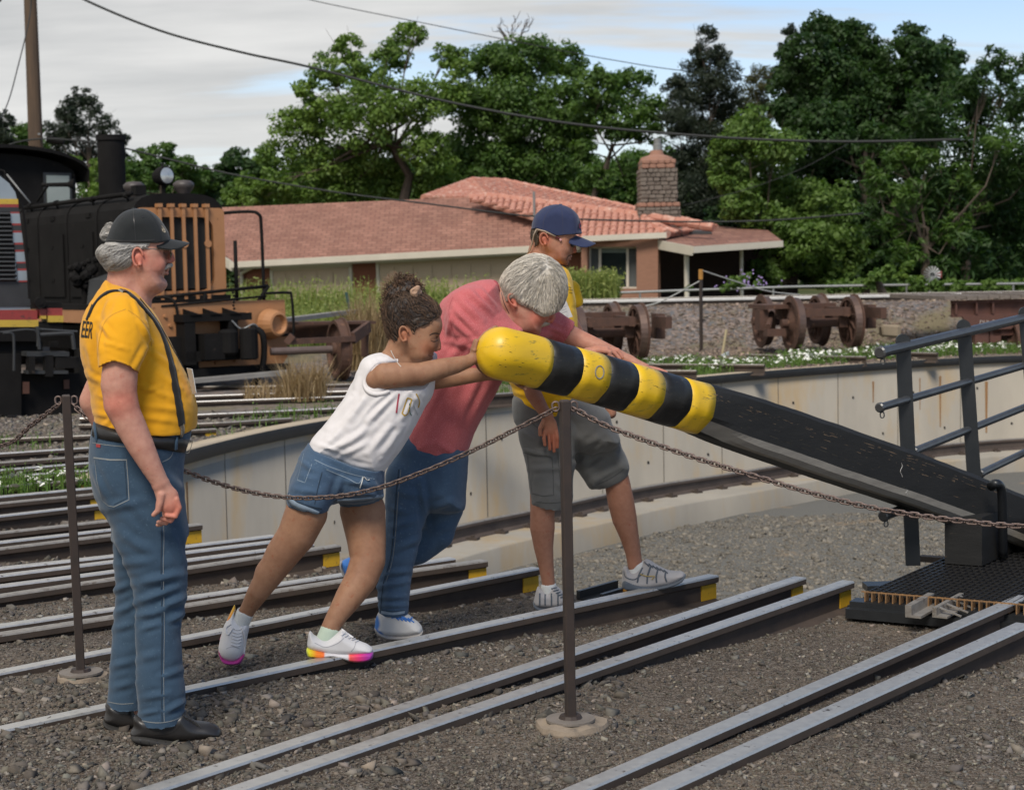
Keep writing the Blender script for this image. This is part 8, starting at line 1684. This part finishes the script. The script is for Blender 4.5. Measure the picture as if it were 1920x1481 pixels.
f.emit('moustache', f.mesh(f.ch([(1027, 606, 0, 5, .014), (1019, 608, -.020, 5.5, .011), (1006, 612, -.034, 3.6, .007)], .006) + f.ch([(1019, 608, .020, 5.5, .011)], .006), .0028), MATS['silver_hair'], noise=[(.002, 140, 2, (1, .5, 1))], base=(.62, .55, .48))
M_red = cloth('heather_red_shirt', (.50, .120, .125), (.41, .092, .10), sc=6, bump=.003, bs=36, dirt=(.70, .30, .29), ds=330, da=.35)
sh = f.po([(938,530),(925,523),(905,523),(876,531),(845,547),(824,568),(812,600),(803,640),(790,690),(774,750),(758,800),(748,850),(775,869),(819,883),(856,869),(876,852),(890,815),(916,766),(938,726),(956,690),(978,650),(985,615),(965,600),(950,580),(942,555)], 0, .190, .15, .03)
sh += f.ch([(880, 580, -.12, 42, .10), (872, 600, -.17, 38, .07), (896, 636, -.185, 33, .062), (915, 655, -.18, 30, .06)], .04) + f.ch([(940, 580, .12, 40, .09), (1000, 588, .17, 32, .065), (1058, 620, .19, 26, .06)], .03) + f.ch([(985, 630, .08, 24, .08), (1030, 612, .15, 18, .05)], .03)
cut = f.ch([(935, 672, -.175, 28, .056), (965, 690, -.14, 34, .06)], .004, sub=True) + f.ch([(1078, 632, .19, 25, .055), (1110, 650, .18, 30, .06)], .004, sub=True) + f.ch([(958, 548, 0, 31, .066), (972, 580, 0, 30, .06)], .01, sub=True)
fo = [(862,560,905,600,6,.008),(850,575,890,620,5,.007),(845,600,890,640,5,.006),(880,545,925,585,5,.007),(900,540,935,580,4,.006),(835,640,880,650,5,.005),(870,640,820,700,6,.006),(885,650,850,740,6,.005),(905,690,860,790,7,.006),(830,720,790,800,6,.005),(1000,585,1050,610,4,.005),(1010,600,1060,628,4,.005),(920,720,880,800,6,.005),(820,830,860,860,6,.005),(780,790,765,850,6,.005),(862,640,940,640,4,.004),(845,585,835,640,4,.005)]
s3 = f.emit('shirt', f.mesh(sh + cut, .0056), M_red, folds=fo, noise=[(.0035, 10, 5, (1, 1, 1)), (.0014, 26, 8, (1, 1, 1))], label='heather red t-shirt')
B = f.bvh(s3); f.ribbon(B, [(926,524),(934,536),(938,552),(944,572),(954,592)], 5, 'collar_band', mat('collar_red', (.38, .07, .08), scale=200), off=.002, parent=s3, thick=.001); f.ribbon(B, [(850,556),(842,580),(846,610),(858,640)], 1.1, 'sleeve_seam', MATS['collar_red'], off=.001, parent=s3); f.ribbon(B, [(752,846),(778,862),(818,876),(856,862),(872,850)], 1.0, 'hem_stitch', MATS['collar_red'], off=.001, parent=s3)
up = f.po([(748,810),(728,870),(722,920),(724,960),(760,975),(800,965),(868,960),(876,920),(880,830),(850,810),(800,800)], 0, .175, .12, .03)
lg = f.ch([(764, 900, -.085, 44, .10), (762, 960, -.09, 39, .092), (754, 1010, -.095, 37, .085), (746, 1060, -.10, 31, .075), (738, 1100, -.105, 34, .074), (738, 1140, -.11, 31, .072)], .025) + f.ch([(815, 900, .09, 52, .10), (830, 950, .10, 42, .09), (820, 1000, .10, 33, .08), (785, 1030, .10, 29, .07), (735, 1050, .10, 26, .065), (700, 1058, .10, 25, .06)], .03)
fo = [(725,1075,770,1070,5,.009),(705,1100,765,1090,5,.009),(712,1120,760,1118,5,.008),(706,1135,764,1135,4,.007),(740,1030,790,1010,6,.008),(728,990,780,975,6,.007),(800,960,850,940,6,.007),(810,1000,845,985,6,.006),(740,920,790,930,7,.006),(800,985,790,900,5,.012),(726,950,760,960,5,.005)]
j3 = f.emit('jeans', f.mesh(up + lg + f.ch([(738, 1168, -.11, 30, .066)], .005, sub=True) + f.ch([(672, 1062, .10, 25, .055)], .005, sub=True), .006), M_denim2, folds=fo, noise=[(.005, 9, 15, (1, .8, 1)), (.002, 22, 8, (1, 1, 1))])
B = f.bvh(j3); f.ribbon(B, [(748,880),(742,940),(738,1000),(732,1050),(720,1090),(716,1120),(714,1148)], 2.2, 'side_seam', M_seam, off=.0015, parent=j3); f.ribbon(B, [(752,880),(746,940),(742,1000),(736,1050),(724,1090)], 1.0, 'seam_stitch', M_stitch, off=.0018, parent=j3); f.ribbon(B, [(708,1146),(736,1150),(766,1146)], 5, 'hem', M_pale, off=.002, parent=j3); f.ribbon(B, [(708,1142),(736,1146),(766,1142)], 1.2, 'hem_stitch', M_seam, off=.003, parent=j3)
M_blue = cloth('blue_shoe_trim', (.05, .19, .55), (.04, .15, .45), sc=30, rough=.6); M_mesh = cloth('white_mesh_shoe', (.58, .57, .55), (.48, .47, .46), sc=20, bump=.001, bs=200)
sA = f.emit('shoe', f.mesh(f.po([(706,1155),(703,1170),(704,1184),(720,1192),(760,1194),(788,1188),(792,1178),(786,1168),(776,1160),(760,1148),(735,1140),(715,1142)], -.11, .052, .035, .008), .0038), M_mesh, label='white running shoe with blue heel and laces', paint=[(704, 1168, -.13, .034, (.09, .33, .95), .25), (712, 1186, -.14, .022, (.09, .33, .95), .25)])
f.emit('sole', f.mesh(f.po([(703,1174),(706,1186),(722,1196),(740,1198),(770,1195),(790,1190),(793,1181),(785,1184),(750,1188),(720,1184)], -.11, .055, .012, .004, n=3), .0038), cloth('grey_sole', (.36, .34, .32), sc=30), parent=sA)
B = f.bvh(sA); 
for k in range(5): f.ribbon(B, [(736 + k * 7, 1152 + k * 1.6), (748 + k * 7, 1162 + k * 1.2)], 2.6, 'lace', M_blue, off=.003, thick=.002, parent=sA)
f.ribbon(B, [(734,1158),(750,1156),(766,1162),(772,1158)], 2.4, 'lace', M_blue, off=.005, thick=.002, parent=sA)
sB = f.emit('shoe', f.mesh(f.po([(640,1054),(642,1068),(650,1084),(660,1096),(672,1092),(680,1070),(684,1052),(670,1044),(652,1046)], .10, .05, .03, .008), .0042), M_blue); f.emit('sole', f.mesh(f.po([(638,1052),(638,1066),(648,1086),(658,1098),(664,1096),(652,1080),(644,1064),(643,1052)], .10, .05, .008, .004, n=3), .0042), MATS['grey_sole'], parent=sB)

# ================================================================== YOUNG MAN IN CAP AND SHORTS
M_skin4 = skin('skin_sun_tanned', (.40, .195, .125), (.32, .145, .09))
t_ = D(1100, 1140, 8.1); p4 = root('person', (t_.x, t_.y, -.04), 'young man in navy cap, yellow t-shirt and grey shorts stepping on a rail', 'person')
f = Fig(1050, 8.1, p4)
head = f.po([(1004,452),(1003,430),(1012,412),(1030,400),(1052,398),(1070,406),(1080,420),(1080,440),(1077,455),(1075,466),(1073,474),(1070,480),(1068,487),(1063,494),(1052,499),(1040,494),(1026,480),(1012,468)], 0, .079, .055, .018)
neck = f.ch([(1018, 460, 0, 24, .055), (1012, 485, 0, 25, .056), (1010, 510, 0, 30, .065)], .02) + f.ch([(1036, 488, 0, 12, .04), (1028, 505, 0, 20, .05)], .02)
nose = f.ch([(1074, 457, 0, 3.6, .010), (1077, 465, 0, 3.9, .011), (1077.5, 471, 0, 4.0, .013)], .006) + f.ch([(1073, 473, -.010, 3, .008)], .005, both=True)
face = nose + f.ch([(1070, 481, 0, 2.6, .02)], .005) + f.ch([(1069, 486, 0, 2.6, .018)], .005) + f.ch([(1061, 494, 0, 5.5, .022)], .01) + f.ch([(1057, 468, -.046, 8, .018)], .018, both=True) + f.ch([(1040, 482, -.046, 9, .02)], .018, both=True) + f.ch([(1062, 483.6, -.022, .8, .02), (1071, 483.6, 0, .9, .02)], .003, sub=True)
body = head + neck + face + ear(f, 1020, 449, -.077, 7.5, 12, -.15) + ear(f, 1020, 449, .077, 7.5, 12, -.15)
body += f.ch([(1012, 570, -.20, 18, .04), (990, 650, -.235, 18, .042), (990, 700, -.235, 17, .040), (1000, 738, -.235, 15.5, .037), (1016, 765, -.235, 12, .030), (1026, 780, -.235, 10.5, .024)], .014)
hand = f.ch([(1027, 782, -.235, 10.5, .020), (1031, 796, -.235, 13.5, .017), (1033, 806, -.235, 13.5, .016)], .010)
for k, (x0, x1, x2, y2) in enumerate(((1022, 1020, 1022, 834), (1029, 1030, 1031, 842), (1036, 1038, 1039, 846), (1043, 1045, 1045, 838))): hand += f.ch([(x0, 808, -.238, 3.9, .010), (x1, 822, -.243, 3.6), (x2, y2, -.236, 3.2)], .003)
hand += f.ch([(1020, 790, -.24, 5), (1013, 803, -.245, 4.3), (1013, 815, -.243, 3.7)], .004)
body += hand + f.ch([(1050, 570, .18, 18, .04), (1085, 640, .22, 17, .04), (1115, 700, .2, 15), (1143, 752, .17, 11), (1146, 775, .17, 10, .03)], .014)
body += f.ch([(1025, 560, 0, 30, .10), (1010, 680, 0, 30, .09), (1030, 780, 0, 34, .10), (1045, 830, 0, 34, .10)], .03)
body += f.ch([(1018, 860, -.09, 26, .07), (1018, 930, -.095, 24.5, .062), (1017, 960, -.10, 23, .060), (1017, 990, -.10, 23.5, .060), (1019, 1025, -.10, 18.5, .048), (1024, 1060, -.10, 14.5, .037), (1028, 1090, -.10, 12.5, .033), (1030, 1115, -.10, 12)], .02)
body += f.ch([(1100, 830, .09, 30, .07), (1145, 870, .09, 28, .07), (1158, 908, .09, 24, .062), (1164, 940, .09, 25, .062), (1171, 972, .09, 23.5, .058), (1180, 1005, .09, 18, .047), (1187, 1035, .09, 14.8, .036), (1191, 1060, .09, 14, .035), (1198, 1078, .09, 13)], .02)
VF = body_mesh(f, body, .0062, [(995, 392, 1085, 512, -.105, .105, .003), (1000, 770, 1056, 855, -.29, -.20, .003)])
stub = (.60, .52, .50)
b4 = f.emit('body', VF, M_skin4, paint=[(1058, 490, 0, .036, (.72,.62,.60), .6), (1044, 480, -.06, .035, (.75, .68, .66), .8), (1078, 470, 0, .018, (1.15, .75, .7), .6), (1070, 482, 0, .010, (.95, .55, .52), .5), (1020, 449, -.08, .03, (1.15, .75, .7), .5), (1040, 830, -.24, .06, (1.1, .8, .75), .8)])
M_beard = mat('beard_dark', (.05, .028, .018), (.11, .06, .035), rough=.9, scale=90, attr='Col')
f.emit('goatee', f.mesh(f.ch([(1064, 494, 0, 4.5, .018), (1056, 500, 0, 5, .022), (1048, 500, -.02, 3.5, .01)], .008), .003), M_beard, noise=[(.003, 150, 2, (1, .6, 1))])
B = f.bvh(b4); f.ribbon(B, [(1074,477.5),(1069,478.5),(1064,482),(1062,489)], [1.5,2.4,2,1.6], 'thin_moustache', M_beard, off=.001, parent=b4)
hp = f.po([(998,452),(996,440),(999,428),(1012,420),(1030,430),(1032,450),(1026,470),(1004,470)], 0, .083, .05, .01) + f.po([(1014,430),(1012,446),(1010,456),(1004,462),(997,466),(997,500),(1100,500),(1100,430)], 0, 1, .008, .004, sub=True, n=2)
M_hair4 = mat('brown_hair', (.085, .055, .03), (.045, .03, .018), rough=.5, scale=60, attr='Col'); h4 = f.emit('hair', f.mesh(hp, .004), M_hair4, noise=[(.003, 60, 5, (1, 1, 1))]); strands(f, h4, 260, lambda x, y: (-.3, 1), .03, .001, M_hair4, 'hair_strand', 9, lift=.005, wob=.6, parent=h4)
M_cap4 = cloth('navy_cap', (.030, .040, .090), (.024, .032, .075), sc=30, bs=500)
cap = f.po([(995,470),(996,430),(1000,410),(1008,398.5),(1020,389),(1036,384),(1053,384),(1069,390),(1080,399),(1086,409),(1090,430),(1092,460),(1060,500),(1020,500)], 0, .092, .058, .008)
cap += f.po([(985,430),(997,431),(1006,429),(1022,435),(1044,443),(1090,439),(1120,438),(1120,560),(980,560)], 0, 1, .01, .0025, sub=True, n=1)
c4 = f.emit('cap', f.mesh(cap, .0038), M_cap4, noise=[(.0007, 30, 3, (1, 1, 1))], label='navy baseball cap with triangular patch')
b_ = brim_mesh(f, 1072, 438, 1117, 456, .085, c4, M_cap4, curve=.042); [setattr(p, 'use_smooth', True) for p in b_.data.polygons]
g = MB(); q = f.world([f.loc(1051, 384, 0)])[0]; g.lathe(q, (0, 0, 1), [(-.004, .009), (.003, .007), (.004, 0)], 10, cap=False); obj('cap_button', g.d, M_cap4, parent=c4)
B = f.bvh(c4); M_capd = mat('cap_seam_navy', (.025, .03, .07))
for px in ([(1051,385),(1054,400),(1055,420),(1056,440)], [(1049,385),(1030,395),(1020,412),(1018,430)], [(1055,385),(1070,395),(1077,412),(1079,438)]): f.ribbon(B, px, 1.0, 'cap_seam', M_capd, off=.001, parent=c4)
M_pw = mat('patch_white', (.66, .65, .64)); f.patch(B, [[(1086,408.5),(1088.6,420),(1089.4,431),(1078.5,433.5),(1082,422)]], 'cap_patch', M_pw, off=.002, parent=c4, label='white triangular patch'); f.patch(B, [[(1086,413),(1088,421),(1088.4,429),(1081.5,431),(1084,422)]], 'patch_field', mat('patch_navy', (.02, .02, .06)), off=.0032, parent=c4); f.ribbon(B, [(1087.6,420),(1085.6,420.5),(1084.6,424),(1085.6,427.6),(1087.8,427.6)], 1.6, 'patch_emblem', mat('patch_red', (.35, .02, .05)), off=.0042, parent=c4)
for ex, ey in ((1041, 400), (1070, 402)): h_ = B.ray_cast(CAMP, ray(ex, ey).normalized()); g = MB(); g.lathe(h_[0], h_[1], [(0, .004), (.001, .004), (.001, .002)], 8); obj('eyelet', g.d, M_cap4, parent=c4)
P = lambda x, y, w: Vector(f.world([f.loc(x, y, w)])[0]); M_tan = mat('tan_strap', (.36, .28, .21), (.28, .21, .15), scale=30)
gl = MB(); gl.tube([P(1006, 430, -.088), P(1022, 434, -.090), P(1042, 444, -.088)], .0042, 6); gl.tube([P(1006, 430, -.088), P(1001, 440, -.080), P(998, 455, -.07), P(994, 469, -.05), P(984, 482, -.03)], .0032, 6); glo = obj('glasses_strap', gl.d, M_tan, parent=p4, smooth=True)
gl = MB(); gl.tube([P(1041, 444, -.088), P(1053, 450, -.086)], .004, 6); gl.tube([P(1041, 446, .088), P(1056, 452, .08)], .004, 6); go = obj('glasses', gl.d, mat('maroon_frame', (.10, .02, .02), rough=.3), parent=p4); g = MB(); g.lathe(P(1051, 449.5, -.091), (P(1051, 449.5, -.1) - P(1051, 449.5, -.09)).normalized(), [(0, .006), (.001, .006)], 8); obj('temple_badge', g.d, mat('badge_pink', (.6, .3, .3)), parent=go)
f.emit('lens', f.mesh(f.po([(1053,451),(1058,460),(1066,467),(1073,467),(1078,461),(1078,455),(1068,452)], 0, .074, .05, .004) + f.po([(1040,440),(1052,450),(1057,460),(1064,468),(1064,490),(1030,490)], 0, 1, .006, .003, sub=True, n=1) + f.ch([(1080, 462, 0, 5, .014)], .004, sub=True), .003), mat('dark_lens2', (.012, .008, .008), rough=.08, spec=.8, attr='Col'), parent=go)
M_yel4 = cloth('bright_yellow_shirt', (.80, .47, .015), (.72, .40, .012), sc=5, bump=.003, bs=36)
sh = f.po([(976,487),(968,510),(962,560),(956,620),(950,680),(952,712),(962,742),(962,790),(990,830),(1040,835),(1085,800),(1088,740),(1088,690),(1086,640),(1083,590),(1078,540),(1070,512),(1058,499),(1040,492),(1010,484)], 0, .165, .13, .02)
sh += f.ch([(1010, 540, -.12, 34, .08), (1008, 580, -.20, 27, .060), (996, 625, -.225, 25, .058)], .03) + f.ch([(1040, 540, .12, 30, .08), (1068, 545, .18, 22, .05), (1078, 565, .20, 17, .045)], .03)
cut = f.ch([(990, 652, -.232, 21, .048), (988, 680, -.232, 26, .055)], .004, sub=True) + f.ch([(1012, 470, 0, 26, .062), (1036, 484, 0, 22, .055)], .01, sub=True) + f.ch([(1086, 590, .22, 20, .05)], .004, sub=True)
fo = [(1062,520,1078,570,4,.006),(1070,600,1080,680,5,.004),(1062,560,1050,620,4,.004),(960,735,1000,745,4,.005),(965,755,1010,762,4,.004),(955,715,990,730,4,.004),(1030,755,1070,750,4,.004)]
s4 = f.emit('shirt', f.mesh(sh + cut + f.po([(940,764),(966,769),(998,778),(1040,777),(1080,768),(1110,760),(1110,900),(940,900)], 0, 1, .01, .005, sub=True, n=1), .0058), M_yel4, folds=fo, noise=[(.003, 10, 5, (1, 1, 1)), (.0014, 26, 8, (1, 1, 1))], label='bright yellow t-shirt')
B = f.bvh(s4)
for (x0, y0, w_) in ((1064, 538, 7), (1065, 543, 9), (1067, 548, 6)): f.ribbon(B, [(x0, y0), (x0 + w_, y0 + 1.5)], 1.3, 'chest_print', mat('print_olive', (.28, .17, .01)), off=.0015, parent=s4)
g = MB(); q = [P(1045, 574, -.13), P(1063, 560, -.20), P(1073, 593, -.20), P(1047, 604, -.13)]; q = [P(1045, 572, -.175), P(1060, 560, -.185), P(1074, 594, -.185), P(1042, 602, -.175)]; g.quad(*q, t=.002); bd = obj('name_badge', g.d, mat('badge_white', (.62, .62, .60)), parent=p4); g = MB()
for k in range(3): g.tube([q[0].lerp(q[3], .35 + k * .14).lerp(q[1].lerp(q[2], .35 + k * .14), .25) - f.w * .003, q[0].lerp(q[3], .35 + k * .14).lerp(q[1].lerp(q[2], .35 + k * .14), .8) - f.w * .003], .0009, 4)
obj('badge_print', g.d, mat('badge_ink', (.3, .32, .34)), parent=bd, kind='stuff')
M_gsh = cloth('grey_cargo', (.165, .165, .158), (.135, .135, .13), sc=6, bump=.003, bs=40)
up = f.po([(962,740),(961,785),(970,805),(980,840),(1000,860),(1080,850),(1130,850),(1165,830),(1150,795),(1138,768),(1080,730),(1000,730)], 0, .165, .11, .03)
lg = f.ch([(1010, 820, -.08, 38, .10), (1024, 870, -.09, 39, .10), (1032, 915, -.095, 40, .098), (1034, 935, -.095, 39, .096)], .02) + f.ch([(1070, 810, .08, 50, .10), (1112, 850, .09, 46, .10), (1141, 885, .09, 38, .098)], .02)
lg += f.po([(975,800),(984,838),(991,889),(995,930),(998,947),(1035,950),(1072,944),(1076,900),(1080,860),(1060,800)], -.09, .10, .07, .02) + f.po([(1080,800),(1150,800),(1168,838),(1181,878),(1150,900),(1112,919),(1096,905),(1084,880),(1075,860)], .09, .10, .06, .02)
cut = f.ch([(1030, 962, -.095, 36, .085)], .005, sub=True) + f.ch([(1160, 922, .09, 36, .080)], .005, sub=True)
fo = [(985,850,1060,840,5,.005),(990,880,1065,876,5,.005),(1078,875,1130,835,6,.008),(1085,850,1130,815,6,.006),(1075,865,1068,800,6,.012),(1095,890,1150,850,6,.006),(1110,905,1170,870,5,.004),(1040,900,1070,930,5,.005),(1050,780,1090,830,6,.006),(975,800,1010,830,5,.005),(1130,800,1160,840,5,.004)]
j4 = f.emit('shorts', f.mesh(up + lg + cut, .0058), M_gsh, folds=fo, noise=[(.004, 10, 15, (1, .8, 1)), (.0015, 26, 8, (1, 1, 1))], label='grey cargo shorts')
B = f.bvh(j4); M_gst = mat('grey_seam', (.08, .08, .078))
f.ribbon(B, [(983,842),(1010,850),(1036,852)], 9, 'pocket_flap', M_gsh, off=.004, thick=.002, parent=j4); f.ribbon(B, [(984,848),(1010,856),(1036,858)], 1.2, 'pocket_stitch', M_gst, off=.007, parent=j4); f.ribbon(B, [(989,852),(993,890),(998,925),(1018,930),(1038,928),(1037,890),(1035,860)], 1.3, 'pocket_stitch', M_gst, off=.002, parent=j4, sm=False); f.ribbon(B, [(1042,800),(1046,850),(1050,900),(1052,945)], 1.3, 'side_seam', M_gst, off=.0015, parent=j4); f.ribbon(B, [(998,940),(1034,943),(1071,938)], 1.2, 'hem_stitch', M_gst, off=.0015, parent=j4); f.ribbon(B, [(1110,912),(1146,896),(1178,873)], 1.2, 'hem_stitch', M_gst, off=.0015, parent=j4); f.ribbon(B, [(990,785),(1005,800),(1020,806)], 1.3, 'pocket_stitch', M_gst, off=.0015, parent=j4)
M_gsho = cloth('pale_grey_mesh', (.42, .40, .40), (.34, .33, .33), sc=16, bump=.001, bs=200); M_slate = cloth('slate_trim', (.12, .14, .17), (.075, .09, .11), sc=20, rough=.55)
f.emit('sock', f.mesh(f.ch([(1196, 1064, .09, 16, .038), (1193, 1080, .09, 17, .04)], .01) + f.ch([(1190, 1046, .09, 15.5, .04)], .003, sub=True), .004), M_sock); f.emit('sock', f.mesh(f.ch([(1029, 1100, -.10, 14.5, .036), (1030, 1112, -.10, 15, .037)], .01) + f.ch([(1028, 1088, -.10, 13.5, .036)], .003, sub=True), .004), M_sock)
sA = f.emit('shoe', f.mesh(f.po([(1168,1064),(1167,1080),(1168,1098),(1200,1103),(1250,1098),(1278,1086),(1284,1078),(1279,1071),(1256,1069),(1236,1061),(1213,1048),(1200,1058),(1184,1070),(1176,1062)], .09, .050, .034, .008), .0038), M_gsho, label='grey and silver running shoe on the rail')
f.emit('sole', f.mesh(f.po([(1167,1088),(1168,1104),(1190,1106),(1215,1108),(1250,1102),(1275,1092),(1284,1082),(1285,1076),(1262,1088),(1225,1096),(1195,1092),(1176,1084)], .09, .054, .014, .004, n=3), .0038), M_slate, parent=sA)
f.emit('sole_pad', f.mesh(f.ch([(1172, 1107, .05, 5, .012)], .003) + f.ch([(1190, 1107, .05, 5, .012)], .003), .003), mat('amber_pad', (.45, .20, .02), attr='Col'), parent=sA)
B = f.bvh(sA)
for k, (x0, y0, x1, y1) in enumerate(((1205,1064,1195,1092),(1220,1062,1213,1094),(1234,1066,1231,1092),(1248,1072,1250,1090))): f.ribbon(B, [(x0, y0), ((x0 + x1) / 2 - 2, (y0 + y1) / 2), (x1, y1)], 3.2, 'side_band', M_slate, off=.002, parent=sA, thick=.001)
f.ribbon(B, [(1200,1076),(1214,1080),(1227,1080),(1222,1086)], 1.6, 'curved_mark', mat('gold_mark', (.45, .33, .10)), off=.004, parent=sA, thick=.001); f.ribbon(B, [(1170,1070),(1174,1082),(1190,1086),(1206,1074)], 2, 'collar_line', M_slate, off=.002, parent=sA)
for k in range(6): f.ribbon(B, [(1209 + k * 7, 1054 + k * 3.0), (1217 + k * 7, 1062 + k * 2.6)], 2.2, 'lace', M_slate, off=.004, thick=.002, parent=sA)
sB = f.emit('shoe', f.mesh(f.po([(1008,1100),(1003,1116),(1001,1130),(1008,1138),(1035,1140),(1056,1136),(1062,1124),(1056,1110),(1046,1100),(1036,1096),(1026,1108),(1014,1102)], -.10, .050, .03, .008), .0038), M_gsho, label='grey running shoe on the gravel')
f.emit('sole', f.mesh(f.po([(1000,1126),(1001,1138),(1012,1143),(1040,1144),(1060,1140),(1064,1128),(1056,1134),(1030,1137),(1008,1134)], -.10, .053, .010, .004, n=3), .0038), M_slate, parent=sB); B = f.bvh(sB)
for x0, y0, x1, y1 in ((1012,1112,1012,1134),(1022,1114,1022,1134),(1034,1112,1034,1134),(1046,1112,1046,1134)): f.ribbon(B, [(x0, y0), (x1, y1)], 2.8, 'side_band', M_slate, off=.002, parent=sB, thick=.001)
for k in range(5): f.ribbon(B, [(1034 + k * 4, 1104 + k * 4), (1043 + k * 3.4, 1102 + k * 4)], 2, 'lace', M_slate, off=.004, thick=.002, parent=sB)
